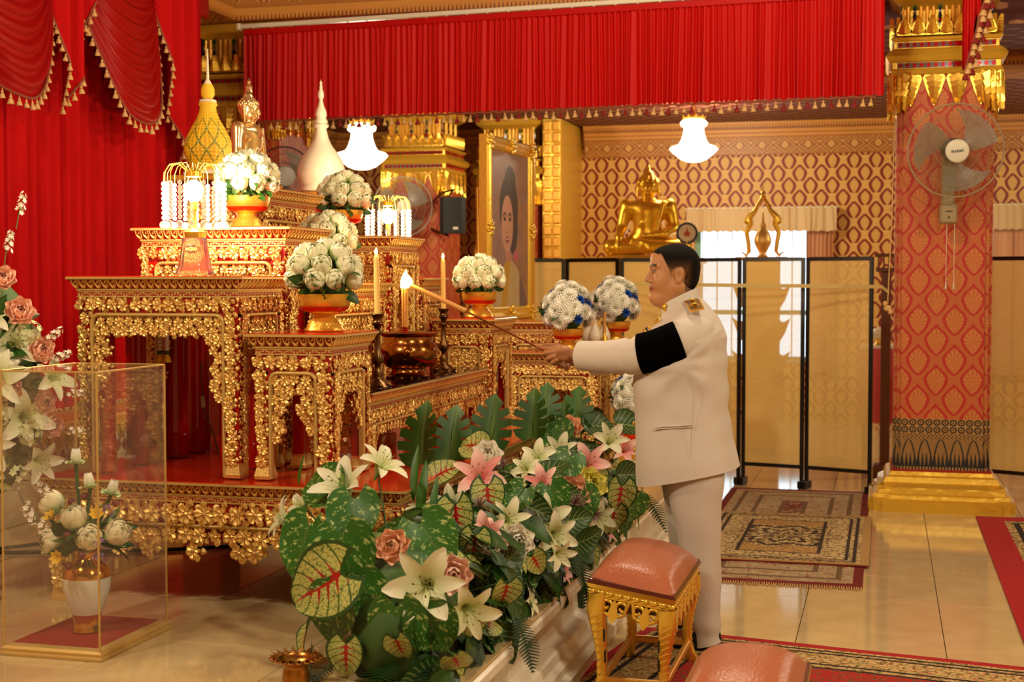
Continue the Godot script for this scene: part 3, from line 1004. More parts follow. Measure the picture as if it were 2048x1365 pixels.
func drapery() -> void:
	S.tassel = tassel_mesh()
	S.tassel_red = S.tassel.duplicate()
	S.tassel_red.surface_set_material(0, mat("tassel_dark", Color(0.52, 0.05, 0.04), 0.7))
	# curtain behind the altar
	var t := thing("backdrop_curtain", "tall pleated dark red curtain hanging behind the altar", "curtain", Vector3(-4.5, 0.84, -7.0))
	var cl := pleats(Vector3(0, 0, 1.9), Vector3(0, 0, -1.72), 0.0, 2.72, 34, 0.032, Vector3.RIGHT, 8, 6, 5)
	part("cloth", cl, t, Transform3D(), M.curtain_red)
	# swags and tails
	t = thing("swag_drape", "large red satin swag at the left edge of the curtain with cream tassels", "drape", Vector3(0, 0, 0), 0.0, "swags over the backdrop curtain")
	var sg := swag(-5.72, -6.84, -4.38, 3.42, 3.30, 0.88, 8)
	part("cloth", sg[0], t, Transform3D(), M.satin_red)
	tassels(t, sg[1], 0.062, 0.058)
	t = thing("swag_drape", "red satin swag nearer the gilded pillar with cream tassels", "drape", Vector3(0, 0, 0), 0.0, "swags over the backdrop curtain")
	sg = swag(-7.05, -7.98, -4.38, 3.42, 3.30, 0.88, 8)
	part("cloth", sg[0], t, Transform3D(), M.satin_red)
	tassels(t, sg[1], 0.062, 0.058)
	t = thing("drape_tail", "red tasselled tail hanging between the two satin swags", "drape", Vector3.ZERO, 0.0, "tails beside the swags")
	var jb := jabot([-6.79, -6.86, -6.93, -6.99, -7.06, -7.12], -4.36, 3.5, [3.05, 2.72, 2.52, 2.66, 2.86, 3.1], 0.05)
	part("cloth", jb[0], t, Transform3D(), M.curtain_red)
	tassels(t, jb[1], 0.05, 0.055)
	t = thing("drape_tail", "long red tasselled tail beside the gilded pillar capital", "drape", Vector3.ZERO, 0.0, "tails beside the swags")
	jb = jabot([-7.95, -8.02, -8.10, -8.18, -8.26, -8.34], -4.36, 3.55, [3.2, 2.9, 2.6, 2.42, 2.34, 2.30], 0.045)
	part("cloth", jb[0], t, Transform3D(), M.curtain_red)
	tassels(t, jb[1], 0.055, 0.055)
	# heading board of the backdrop
	var b := MB.new()
	b.box(Vector3(-4.52, 3.53, -7.0), Vector3(0.12, 0.06, 3.8), 0.01)
	b.box(Vector3(-4.47, 3.42, -7.0), Vector3(0.06, 0.2, 3.7), 0.01)
	struct("trim_7", b, M.satin_red, "red heading board above the swags")
	# valance on a white rail between the pillars
	var A := Vector3(-4.63, 0, -9.80); var B := Vector3(-0.03, 0, -9.46)
	t = thing("valance_curtain", "wide gathered bright red valance with a tassel fringe on a white rail", "curtain", Vector3(A.x, 2.74, A.z))
	var d := B - A
	cl = pleats(Vector3.ZERO, d, 0.0, 0.66, 112, 0.018, Vector3(0.07, 0, 1).normalized(), 7, 5, 8, 0.35)
	part("cloth", cl, t, Transform3D(), M.valance_red)
	var pts := []
	for k in 47:
		for q in 2:
			pts.append(d * ((k + q * 0.5) / 47.0) + Vector3(0, -0.004 - 0.012 * q, 0.03))
	tassels(t, pts, 0.052, 0.062, 3)
	b = MB.new()
	b.box(d * 0.5 + Vector3(0, 0.655, 0.016), Vector3(d.length(), 0.045, 0.034), 0.004, Basis(Vector3.UP, -atan2(d.z, d.x)))
	part("heading", b, t, Transform3D(), M.valance_red)
	t = thing("curtain_rail", "white curtain rail running above the red valance", "rail", Vector3(A.x, 3.43, A.z))
	b = MB.new()
	var d2 := Vector3(7.0, 0, 7.0 * d.z / d.x)
	b.box(d2 * 0.5 + Vector3(-0.03, 0.012, 0), Vector3(d2.length(), 0.032, 0.03), 0.004, Basis(Vector3.UP, -atan2(d.z, d.x)))
	part("track", b, t, Transform3D(), M.white_paint)
	b = MB.new()
	b.box(Vector3(0, -0.014, 0.012), Vector3(0.012, 0.02, 0.012), 0.002)
	var cm := b.mesh(M.white_paint)
	for k in 30: part("clip", cm, t, T(d * ((k + 0.5) / 30.0)))
	b = MB.new()
	b.box(Vector3(-0.045, 0.012, 0), Vector3(0.03, 0.05, 0.05), 0.006)
	part("end_cap", b, t, Transform3D(), M.white_paint)
	# the tail before the right pillar
	t = thing("drape_tail", "short red tail with cascading tassels before the right pillar", "drape", Vector3(0.44, 0, -9.40))
	b = pleats(Vector3.ZERO, Vector3(0.17, 0, 0), 2.86, 3.7, 5, 0.014, Vector3.BACK, 6, 6, 4)
	for k in b.v.size():
		var p := b.v[k]
		if p.y < 2.9 + p.x * 4.0: p.y = lerpf(p.y, 2.84 + p.x * 4.2, clampf((2.9 + p.x * 4.0 - p.y) * 3.0, 0.0, 1.0))
		b.v[k] = p
	part("cloth", b, t, Transform3D(), M.valance_red)
	tassels(t, [Vector3(0.02, 2.86, 0.05), Vector3(0.08, 3.08, 0.06), Vector3(0.15, 3.36, 0.06), Vector3(0.20, 3.7, 0.06)], 0.036, 0.075, 3)
	tassels(t, [Vector3(0.06, 2.88, 0.04), Vector3(0.13, 3.12, 0.04), Vector3(0.21, 3.44, 0.05)], 0.05, 0.075, 2)

# ---------------------------------------------------------------- pillars
func capital_leaf() -> MB:
	# pendant kranok leaf: hangs down from the origin, 1 long, facing +z
	var b := MB.new()
	for k in 5:
		var y := -0.12 - k * 0.17
		var w := 0.30 * (1.0 - k * 0.15)
		for s in [-1.0, 1.0]:
			var a := Vector3(0, y + 0.10, 0.20)
			var e := Vector3(s * w, y + 0.02, 0.10)
			var q := Vector3(s * w * 0.6, y - 0.16, 0.16)
			var c := Vector3(0, y - 0.12, 0.22)
			if s > 0:
				b.tri_flat(a, e, c); b.tri_flat(e, q, c)
			else:
				b.tri_flat(a, c, e); b.tri_flat(e, c, q)
	b.prism(PackedVector2Array([Vector2(0, -1.0), Vector2(0.22, -0.55), Vector2(0.36, -0.15), Vector2(0.28, 0.02), Vector2(-0.28, 0.02), Vector2(-0.36, -0.15), Vector2(-0.22, -0.55)]), -0.02, 0.06)
	return b

func pillar(label: String, cx: float, cz: float, cap: float, top: float, cream := 0.0, simple := false) -> Node3D:
	var t := thing("pillar", label, "pillar", Vector3(cx, 0, cz), 0.0, "brocade pillars of the hall")
	var h := 0.315
	# stepped gilded base
	var b := MB.new()
	moulding(b, [Vector2(0.125, 0.0), Vector2(0.125, 0.085), Vector2(0.11, 0.09), Vector2(0.105, 0.115), Vector2(0.09, 0.12), Vector2(0.085, 0.145), Vector2(0.055, 0.155), Vector2(0.055, 0.18), Vector2(0.06, 0.19), Vector2(0.045, 0.225), Vector2(0.02, 0.235), Vector2(0.015, 0.26), Vector2(-0.02, 0.262)], -h, h, h, -h)
	moulding(b, [Vector2(0.125, 0.0), Vector2(0.125, 0.075), Vector2(0.095, 0.085), Vector2(0.09, 0.11), Vector2(0.07, 0.12), Vector2(0.065, 0.16), Vector2(0.0, 0.2)], -h - 0.035, h + 0.035, h - 0.06, -h + 0.06)
	moulding(b, [Vector2(0.125, 0.0), Vector2(0.125, 0.075), Vector2(0.095, 0.085), Vector2(0.09, 0.11), Vector2(0.07, 0.12), Vector2(0.065, 0.16), Vector2(0.0, 0.2)], -h + 0.06, h - 0.06, h + 0.035, -h - 0.035)
	part("base", b, t, Transform3D(), M.gold_plaster)
	b = MB.new()
	b.box(Vector3(0, 0.268, 0), Vector3(h * 2 + 0.02, 0.012, h * 2 + 0.02))
	part("base_cap", b, t, Transform3D(), M.lacquer_ground)
	# shaft: square with a rebated corner strip, as two prisms
	var sec := PackedVector2Array()
	var r1 := 0.022; var r2 := 0.05
	for q in 4:
		var rot := q * PI * 0.5
		for p in [Vector2(h, -h + r2), Vector2(h, h - r2), Vector2(h - r1, h - r2), Vector2(h - r1, h - r1), Vector2(h - r2, h - r1)]:
			sec.append(p.rotated(rot))
	var shaft := func(y0: float, y1: float, rep: Vector2, m: Material, nm: String, vy: float):
		var s := MB.new()
		var run := 0.0
		for k in sec.size():
			var a := sec[k]; var e := sec[(k + 1) % sec.size()]
			var l := a.distance_to(e)
			s.quad(Vector3(a.x, y0, -a.y), Vector3(e.x, y0, -e.y), Vector3(e.x, y1, -e.y), Vector3(a.x, y1, -a.y), Vector2(run / rep.x, -(y0 - vy) / rep.y), Vector2((run + l) / rep.x, -(y0 - vy) / rep.y), Vector2((run + l) / rep.x, -(y1 - vy) / rep.y), Vector2(run / rep.x, -(y1 - vy) / rep.y))
			run += l
		part(nm, s, t, Transform3D(), m)
	if cream > 0.0:
		shaft.call(0.27, cream, Vector2(1, 1), M.wall_cream, "lower_shaft", 0.0)
	else:
		shaft.call(0.27, 0.62, Vector2(0.63, 0.35), M.pillar_band, "dark_band", 0.27)
	shaft.call(maxf(0.62, cream), cap + 0.3, Vector2(0.235, 0.27), M.pillar_brocade, "brocade_shaft", 0.62)
	# capital: mouldings with rows of ruby lozenges, pendant leaves below, lotus corolla above
	b = MB.new()
	var y := cap + 0.17
	moulding(b, [Vector2(-0.02, y), Vector2(0.03, y + 0.005), Vector2(0.045, y + 0.035), Vector2(0.03, y + 0.045), Vector2(0.03, y + 0.085), Vector2(0.055, y + 0.09), Vector2(0.075, y + 0.125), Vector2(0.06, y + 0.15), Vector2(0.03, y + 0.175), Vector2(0.02, y + 0.18), Vector2(0.02, y + 0.225), Vector2(0.035, y + 0.23), Vector2(0.045, y + 0.25), Vector2(-0.03, y + 0.262)], -h, h, h, -h)
	part("capital", b, t, Transform3D(), M.gold_plaster)
	var dm := MB.new()
	dm.prism(PackedVector2Array([Vector2(0, -0.019), Vector2(0.017, 0), Vector2(0, 0.019), Vector2(-0.017, 0)]), 0, 0.006)
	var rub := dm.mesh(M.ruby_tile)
	var sides := [Basis(), Basis(Vector3.UP, PI * 0.5), Basis(Vector3.UP, -PI * 0.5)]
	for s in sides:
		for row in [[y + 0.065, 0.03], [y + 0.202, 0.02]]:
			b = MB.new()
			b.box(s * Vector3(0, row[0], h + row[1]), (s * Vector3(2 * h, 0.036, 0.004)).abs())
			part("mirror_band", b, t, Transform3D(), M.mirror_tile)
			for k in 14:
				part("ruby_lozenge", rub, t, T(s * Vector3(-h + 0.02 + k * 0.0458, row[0], h + row[1] + 0.001), s))
		for k in 4:
			var px := -h + 0.09 + k * 0.15
			part("pendant_leaf", S.cap_leaf, t, T(s * Vector3(px, y + 0.01, h - 0.005), s.scaled_local(Vector3(0.20, 0.215, 0.22))))
		for e in [-1, 1]:
			for k in 3:
				var bs: Basis = s * Basis(Vector3.UP, -e * (0.15 + k * 0.28))
				part("corner_leaf", S.cap_leaf, t, T(s * Vector3(e * (h - 0.035 * (2 - k) + 0.01), y + 0.02, h + 0.012 - 0.01 * k), (s * Basis(Vector3.UP, e * 0.4)).scaled_local(Vector3(0.13, 0.27, 0.26))))
		# corolla
		var yb := y + 0.262
		for k in 7:
			var px := -h + 0.045 + k * 0.09
			part("corolla_leaf", S.cap_leaf, t, T(s * Vector3(px, yb + 0.01, h - 0.01), (s * Basis(Vector3.BACK, PI)).scaled_local(Vector3(0.15, 0.13, 0.28)) * Basis(Vector3.UP, 0.0)))
		for k in 15:
			var px := -h + 0.03 + k * 0.0407
			var fl := k % 4 == 2
			b = MB.new()
			var hh := top - 0.06 - yb
			if fl:
				for q in 5:
					var mm: Material = [M.white_plastic, M.ruby_tile, M.blue_tile, M.mirror_tile, M.green_tile][q]
					var g := MB.new()
					g.prism(PackedVector2Array([Vector2(0, -0.03), Vector2(0.014, 0), Vector2(0, 0.03), Vector2(-0.014, 0)]), 0, 0.01)
					part("glass_drop", g, t, T(s * Vector3(px, yb + 0.08 + q * (hh - 0.1) / 5.0, h - 0.03), s), mm)
			else:
				b.box(s * Vector3(px, yb + hh * 0.5, h - 0.045), (s * Vector3(0.024, hh, 0.03)).abs(), 0.008)
				part("flute", b, t, Transform3D(), M.gold_paint)
	b = MB.new()
	b.box(Vector3(0, (y + 0.26 + top) * 0.5, 0), Vector3(2 * h - 0.12, top - y - 0.26, 2 * h - 0.12))
	moulding(b, [Vector2(-0.06, top - 0.12), Vector2(0.03, top - 0.06), Vector2(0.06, top), Vector2(-0.06, top)], -h, h, h, -h)
	part("capital_core", b, t, Transform3D(), M.gold_plaster)
	return t

func pillars() -> void:
	S.cap_leaf = capital_leaf().mesh(M.gold_bright)
	pillar("red and gold brocade pillar with a gilded base and a wall fan on it", 0.37, -10.3, 2.76, 3.495)
	pillar("gilded pillar behind the yellow beaded spire at the end of the curtain", -4.78, -10.3, 2.70, 3.495, 1.3)
	pillar("distant brocade pillar with the loudspeaker and a grey fan", -4.72, -14.3, 2.50, 3.305)
	pillar("distant brocade pillar half hidden behind the portrait", -3.98, -15.3, 2.45, 3.305)

# ---------------------------------------------------------------- fans, lamps, speaker
func wall_fan(label: String, at: Vector3, turn: float, tilt: float, r: float, body: Material, hub: Material, writing: bool) -> void:
	# faces +z before turning; at = hub centre
	var t := thing("wall_fan", label, "fan", at, turn, "wall fans on the pillars")
	var X := Transform3D(Basis(Vector3.RIGHT, tilt), Vector3.ZERO)
	var b := MB.new()
	var ring := []
	for k in 41: ring.append(X * Vector3(cos(TAU * k / 40) * r, sin(TAU * k / 40) * r, 0))
	b.tube(ring, [0.006], 6, false)
	part("guard_rim", b, t, Transform3D(), body)
	b = MB.new()
	for k in 60:
		var a := TAU * k / 60
		var d := Vector3(cos(a), sin(a), 0)
		for sd in [1.0, -1.0]:
			b.tube([X * (d * 0.05 + Vector3(0, 0, 0.07 * sd)), X * (d * r * 0.6 + Vector3(0, 0, 0.06 * sd)), X * (d * r)], [0.0011], 3, false)
	for q in [0.45, 0.75]:
		var rg := []
		for k in 31: rg.append(X * Vector3(cos(TAU * k / 30) * r * q, sin(TAU * k / 30) * r * q, 0.065 if q < 0.6 else 0.042))
		b.tube(rg, [0.0015], 3, false)
	part("guard_wires", b, t, Transform3D(), body)
	var bl := MB.new()
	var pts := PackedVector3Array()
	for j in 7:
		var q := j / 6.0
		for i in 6:
			var s := i / 5.0
			var a := (s - 0.5) * lerpf(0.9, 1.35, q) + q * 0.5
			var rr := lerpf(0.05, r * 0.88, q)
			pts.append(Vector3(cos(a) * rr, sin(a) * rr, (s - 0.5) * -0.05))
	bl.grid(pts, 7, 6)
	var bm := bl.mesh(M.fan_blade)
	for k in 3:
		part("blade", bm, t, X * T(Vector3.ZERO, Basis(Vector3.BACK, k * TAU / 3 + 0.4)))
	b = MB.new()
	b.lathe([Vector2(0.0, 0.082), Vector2(0.062, 0.08), Vector2(0.074, 0.072), Vector2(0.074, 0.06)], 24, Vector3.ZERO, X.basis * Basis(Vector3.RIGHT, PI * 0.5))
	part("hub_badge", b, t, Transform3D(), hub)
	if writing:
		var tm := TextMesh.new()
		tm.text = "Hatari"
		var sf := SystemFont.new()
		sf.font_names = PackedStringArray(["Droid Sans"])
		sf.font_weight = 700
		tm.font = sf
		tm.font_size = 16
		tm.pixel_size = 0.0016
		tm.depth = 0.001
		tm.material = M.black_plastic
		part("lettering", tm, t, X * T(Vector3(0, 0, 0.0835), Basis(Vector3.BACK, 0.12)))
	b = MB.new()
	b.lathe([Vector2(0.0, -0.20), Vector2(0.05, -0.20), Vector2(0.075, -0.17), Vector2(0.08, -0.09), Vector2(0.05, -0.07), Vector2(0.0, -0.07)], 18, Vector3.ZERO, X.basis * Basis(Vector3.RIGHT, PI * 0.5))
	part("motor", b, t, Transform3D(), M.black_plastic)
	b = MB.new()
	b.box(Vector3(-0.02, -0.24, -0.18), Vector3(0.085, 0.40, 0.05), 0.012)
	part("wall_arm", b, t, Transform3D(), body)
	b = MB.new()
	b.box(Vector3(-0.02, -0.40, -0.165), Vector3(0.11, 0.13, 0.09), 0.012)
	var cb := part("switch_box", b, t, Transform3D(), body)
	b = MB.new()
	b.box(Vector3(-0.02, -0.385, -0.119), Vector3(0.045, 0.007, 0.003))
	b.box(Vector3(-0.02, -0.425, -0.119), Vector3(0.01, 0.014, 0.004))
	part("switch_mark", b, cb, Transform3D(), M.black_plastic)
	if writing:
		for k in 2:
			b = MB.new()
			b.tube([Vector3(-0.03 + k * 0.05, -0.46, -0.14), Vector3(-0.032 + k * 0.05, -0.85, -0.14)], [0.002], 5)
			b.lathe([Vector2(0, -0.90), Vector2(0.006, -0.895), Vector2(0.004, -0.85), Vector2(0, -0.85)], 8, Vector3(-0.032 + k * 0.05, 0, -0.14))
			part("pull_cord", b, t, Transform3D(), M.white_plastic)

func chandelier(label: String, at: Vector3, e: float) -> void:
	# a glass pendant: collar, waist, wide skirt; the light sits inside
	var t := thing("pendant_lamp", label, "lamp", at, 0.0, "glass pendant lamps under the ceiling")
	var b := MB.new()
	b.lathe([Vector2(0.0, -0.24), Vector2(0.06, -0.235), Vector2(0.12, -0.21), Vector2(0.19, -0.15), Vector2(0.225, -0.11), Vector2(0.20, -0.085), Vector2(0.14, -0.065), Vector2(0.115, -0.02), Vector2(0.095, 0.05), Vector2(0.09, 0.10), Vector2(0.12, 0.12), Vector2(0.125, 0.15), Vector2(0.10, 0.175), Vector2(0.04, 0.19), Vector2(0, 0.19)], 36, Vector3.ZERO, Basis(), 0.2, 18, 0.07)
	part("lamp_glass", b, t, Transform3D(), M.lit_glass)
	b = MB.new()
	b.lathe([Vector2(0.10, 0.18), Vector2(0.105, 0.195), Vector2(0.07, 0.215), Vector2(0.02, 0.23), Vector2(0.012, 0.25), Vector2(0.012, 3.30 - at.y), Vector2(0.05, 3.305 - at.y)] if at.y < 3.2 else [Vector2(0.10, 0.18), Vector2(0.105, 0.195), Vector2(0.07, 0.215), Vector2(0.02, 0.23), Vector2(0.012, 0.25), Vector2(0.012, 4.58 - at.y), Vector2(0.05, 4.595 - at.y)], 14)
	part("stem", b, t, Transform3D(), M.gold_bright)
	for k in 10:
		b = MB.new()
		var a := TAU * k / 10
		b.tri_flat(Vector3(cos(a - 0.2) * 0.11, 0.185, sin(a - 0.2) * 0.11), Vector3(cos(a) * 0.125, 0.225, sin(a) * 0.125), Vector3(cos(a + 0.2) * 0.11, 0.185, sin(a + 0.2) * 0.11))
		part("crown_leaf", b, t, Transform3D(), M.gold_bright)
	omni(at + Vector3(0, 0.0, 0), e, M.lamp_color, 0.16)

func fittings() -> void:
	mat("fan_blade", Color(0.50, 0.48, 0.42), 0.35)
	M.fan_blade.transparency = BaseMaterial3D.TRANSPARENCY_ALPHA
	M.fan_blade.albedo_color.a = 0.72
	wall_fan("beige wall fan with round wire guard on the right brocade pillar", Vector3(0.425, 2.395, -9.66), 0.10, 0.12, 0.30, M.beige_plastic, M.white_plastic, true)
	wall_fan("grey wall fan on the distant pillar left of the loudspeaker", Vector3(-4.72, 2.30, -13.62), 0.5, 0.1, 0.30, M.grey_plastic, M.white_plastic, false)
	wall_fan("dark wall fan seen between the small statue and the white spire", Vector3(-4.30, 2.32, -9.75), 0.55, 0.0, 0.22, M.black_plastic, M.grey_plastic, false)
	# loudspeaker on its bracket
	var t := thing("loudspeaker", "black loudspeaker on a bracket beside the distant pillar", "loudspeaker", Vector3(-4.22, 2.03, -13.72), 0.25)
	var b := MB.new()
	b.prism(PackedVector2Array([Vector2(-0.13, -0.11), Vector2(-0.08, 0.10), Vector2(0.08, 0.10), Vector2(0.13, -0.11), Vector2(0.09, -0.14), Vector2(-0.09, -0.14)]), 0.0, 0.36, Transform3D(Basis(Vector3.RIGHT, -PI * 0.5), Vector3(0, 0, 0)))
	part("cabinet", b, t, Transform3D(), M.black_plastic)
	b = MB.new()
	b.box(Vector3(0.03, 0.05, 0.143), Vector3(0.05, 0.025, 0.004))
	part("badge", b, t, Transform3D(), M.white_plastic)
	b = MB.new()
	b.tube([Vector3(-0.24, 0.06, -0.3), Vector3(-0.16, 0.02, -0.15), Vector3(-0.05, -0.02, 0)], [0.014], 6)
	b.tube([Vector3(-0.05, 0.37, 0), Vector3(0.0, 0.44, -0.02), Vector3(-0.12, 0.42, -0.15), Vector3(-0.24, 0.32, -0.3)], [0.012], 6)
	part("bracket", b, t, Transform3D(), M.bronze_old)
	M.lamp_color = Color(1.0, 0.945, 0.80)
	chandelier("lit glass pendant lamp in front of the back wall above the seated statue", Vector3(-1.84, 2.955, -14.0), 5.0)
	chandelier("lit glass pendant lamp beside the distant pillar, right of the white spire", Vector3(-4.62, 2.80, -12.2), 4.0)
	chandelier("lit glass pendant lamp near the camera over the hall", Vector3(0.9, 3.75, -2.4), 12.0)
	chandelier("lit glass pendant lamp over the near end of the dais", Vector3(-3.2, 3.75, -2.0), 12.0)
	chandelier("lit glass pendant lamp over the right side of the hall", Vector3(3.4, 3.75, -5.6), 12.0)
	chandelier("lit glass pendant lamp over the middle of the hall", Vector3(-0.9, 3.95, -6.9), 7.0)
	chandelier("lit glass pendant lamp in the aisle right of the pillar", Vector3(2.6, 2.95, -13.0), 5.0)
# ---------------------------------------------------------------- things on the altar
func crystal_lamp(label: String, at: Vector3) -> void:
	var t := thing("crystal_lamp", label, "lamp", at, 0.0, "pair of crystal table lamps")
	var b := MB.new()
	b.lathe([Vector2(0.0, 0.002), Vector2(0.066, 0.002), Vector2(0.068, 0.012), Vector2(0.060, 0.03), Vector2(0.048, 0.10), Vector2(0.042, 0.145), Vector2(0.0, 0.148)], 48, Vector3.ZERO, Basis(), 0.2, 16, 0.10, 22.0)
	part("glass_base", b, t, Transform3D(), M.crystal)
	b = MB.new()
	b.lathe([Vector2(0.0, 0.14), Vector2(0.036, 0.147), Vector2(0.038, 0.165), Vector2(0.042, 0.168), Vector2(0.03, 0.178), Vector2(0.012, 0.186), Vector2(0.008, 0.20), Vector2(0.008, 0.25), Vector2(0.014, 0.255), Vector2(0.014, 0.285), Vector2(0.0, 0.285)], 20)
	part("socket", b, t, Transform3D(), M.gold_bright)
	b = MB.new()
	b.ball(Vector3(0, 0.325, 0), Vector3(0.034, 0.045, 0.034), 14, 10)
	part("bulb", b, t, Transform3D(), M.lit_glass)
	b = MB.new()
	b.lathe([Vector2(0.0, 0.375), Vector2(0.03, 0.38), Vector2(0.028, 0.40), Vector2(0.012, 0.41), Vector2(0.006, 0.43), Vector2(0, 0.435)], 14)
	b.tube([Vector3(0.03, 0.28, 0), Vector3(0.042, 0.33, 0), Vector3(0.02, 0.385, 0)], [0.0025], 5)
	b.tube([Vector3(-0.03, 0.28, 0), Vector3(-0.042, 0.33, 0), Vector3(-0.02, 0.385, 0)], [0.0025], 5)
	part("crown", b, t, Transform3D(), M.gold_bright)
	b = MB.new()
	b.ball(Vector3.ZERO, Vector3.ONE, 8, 6)
	var bead := b.mesh(M.lamp_bead)
	var n := 16
	for k in n:
		var a := TAU * k / n
		var d := Vector3(cos(a), 0, sin(a))
		b = MB.new()
		var pts := [Vector3(0, 0.395, 0) + d * 0.02, Vector3(0, 0.432, 0) + d * 0.06, Vector3(0, 0.425, 0) + d * 0.095, Vector3(0, 0.395, 0) + d * 0.113, Vector3(0, 0.36, 0) + d * 0.115]
		b.tube(pts, [0.002], 4)
		var arm := part("wire_arm", b, t, Transform3D(), M.gold_bright)
		for q in 8:
			part("bead", bead, arm, T(d * 0.115 + Vector3(0, 0.352 - q * 0.0185, 0), Basis().scaled(Vector3.ONE * 0.0092)))
		part("drop", bead, arm, T(d * 0.118 + Vector3(0, 0.196, 0), Basis().scaled(Vector3.ONE * 0.0145)))
	omni(at + Vector3(0, 0.325, 0), 2.2, Color(1, 0.90, 0.74), 0.035)

func bowl_profile(s: float) -> Array:
	return [Vector2(0.0, 0.004), Vector2(0.070, 0.0), Vector2(0.074, 0.006), Vector2(0.066, 0.014), Vector2(0.060, 0.03), Vector2(0.050, 0.044), Vector2(0.040, 0.05), Vector2(0.038, 0.058), Vector2(0.044, 0.064), Vector2(0.070, 0.074), Vector2(0.088, 0.092), Vector2(0.094, 0.115), Vector2(0.096, 0.135), Vector2(0.092, 0.135), Vector2(0.080, 0.10), Vector2(0.0, 0.085)].map(func(p): return p * s)

func petal(b: MB, base: Vector3, out_dir: Vector3, up: Vector3, len: float, wid: float, cup: float, lean: float, c0: Color, c1: Color, point := 1.4, rows := 5, cols := 5, curl := 0.0) -> void:
	# a petal from base; lean: angle away from up at the root; curl adds further bending; cup: sideways bowl
	var side := up.cross(out_dir).normalized()
	var pts := PackedVector3Array()
	var cc := PackedColorArray()
	var p := base
	var ang := lean
	var st := len / (rows - 1)
	for r in rows:
		var v := float(r) / (rows - 1)
		var w := wid * pow(sin(PI * (0.10 + 0.84 * pow(v, 1.6 / maxf(point, 0.5) * 0.8))), 0.7)
		if r == rows - 1: w = wid * (0.10 if point > 1.2 else 0.42)
		var tdir := up * cos(ang) + out_dir * sin(ang)
		var nrm := up * -sin(ang) + out_dir * cos(ang)
		for q in cols:
			var s := (float(q) / (cols - 1)) * 2.0 - 1.0
			pts.append(p + side * s * w * 0.5 - nrm * (cup * wid * s * s * 0.5))
			cc.append(c0.lerp(c1, v))
		p += tdir * st
		ang += curl / (rows - 1)
	b.grid(pts, rows, cols, PackedVector2Array(), cc)

func lotus_mesh(seed_: int, white := Color(0.96, 0.95, 0.82), green := Color(0.62, 0.76, 0.34)) -> ArrayMesh:
	# folded lotus: overlapping petals wrapped on a ball of radius 1, opening at +y, green sepals below
	var r := RandomNumberGenerator.new()
	r.seed = seed_
	var b := MB.new()
	for L in [[5, 1.0, 0.30, 0.10], [6, 0.93, 0.18, 0.04], [5, 0.86, 0.10, 0.0]]:
		var n: int = L[0]
		for k in n:
			var p0: float = TAU * k / n + r.randf_range(-0.12, 0.12) + L[1] * 9.0
			var pts := PackedVector3Array(); var cc := PackedColorArray()
			for j in 6:
				var v := j / 5.0
				var th: float = PI * lerpf(0.96, L[2] + r.randf_range(-0.02, 0.02), v)
				var w := PI / n * 1.35 * pow(sin(PI * (0.18 + 0.72 * v)), 0.6)
				if j == 5: w *= 0.35
				for q in 5:
					var s := q / 4.0 * 2.0 - 1.0
					var rad: float = L[1] * (1.0 + 0.05 * (1.0 - s * s)) + L[3] * pow(v, 4.0)
					pts.append(Vector3(sin(th) * cos(p0 + s * w), cos(th), sin(th) * sin(p0 + s * w)) * rad)
					cc.append(green.lerp(white, clampf(v * 1.5 + 0.05 - 0.4 * absf(s), 0.0, 1.0)))
			b.grid(pts, 6, 5, PackedVector2Array(), cc)
	for k in 4:
		var p0 := TAU * k / 4 + r.randf()
		var pts := PackedVector3Array(); var cc := PackedColorArray()
		for j in 4:
			var v := j / 3.0
			var th := PI * lerpf(0.95, 0.52, v)
			for q in 3:
				var s := q - 1.0
				var w := 0.42 * (1.0 - 0.75 * v)
				pts.append(Vector3(sin(th) * cos(p0 + s * w), cos(th), sin(th) * sin(p0 + s * w)) * (1.02 + 0.28 * v * v))
				cc.append(green.lerp(white, 0.25 * v))
		b.grid(pts, 4, 3, PackedVector2Array(), cc)
	b.col = white.lerp(green, 0.2)
	b.ball(Vector3.ZERO, Vector3(0.78, 0.78, 0.78), 10, 7)
	b.col = Color(0.50, 0.44, 0.26)
	b.ball(Vector3(0, 0.80, 0), Vector3(0.15, 0.05, 0.15), 7, 4)
	return b.mesh(M.petal)

func leaf_mesh(len: float, wid: float, dark: Color, light: Color, bend: float, rows := 7, cols := 5, wave := 0.0, mt: Material = null) -> ArrayMesh:
	# a plain pointed leaf along +y from the origin, facing +z, its tip bending to -z... uv across and along
	var b := MB.new()
	var pts := PackedVector3Array()
	var cc := PackedColorArray()
	var p := Vector3.ZERO
	var ang := 0.0
	for r in rows:
		var v := float(r) / (rows - 1)
		var w := wid * pow(sin(PI * clampf(pow(v, 0.8) * 0.96 + 0.03, 0, 1)), 0.85)
		if r == rows - 1: w = wid * 0.02
		for q in cols:
			var s := (float(q) / (cols - 1)) * 2.0 - 1.0
			pts.append(p + Vector3(s * w * 0.5, 0, 0) + Vector3(0, -sin(ang), cos(ang)) * (absf(s) * wid * 0.10 + wave * wid * sin(v * 9.0 + s * 2.0) * absf(s)))
			cc.append(dark.lerp(light, 0.75 if q == cols / 2 else 0.25 * absf(sin(v * 22.0 + absf(s) * 5.0))))
		p += Vector3(0, cos(ang), -sin(ang)) * len / (rows - 1)
		ang += bend / (rows - 1)
	b.grid(pts, rows, cols, PackedVector2Array(), cc)
	return b.mesh(mt if mt else M.leafy)

func aim(up: Vector3, roll := 0.0) -> Basis:
	# a basis whose y axis is up
	var y := up.normalized()
	var x := y.cross(Vector3(0.31, 0.2, 0.93)).normalized()
	var z := x.cross(y)
	return Basis(x, y, z) * Basis(Vector3.UP, roll)

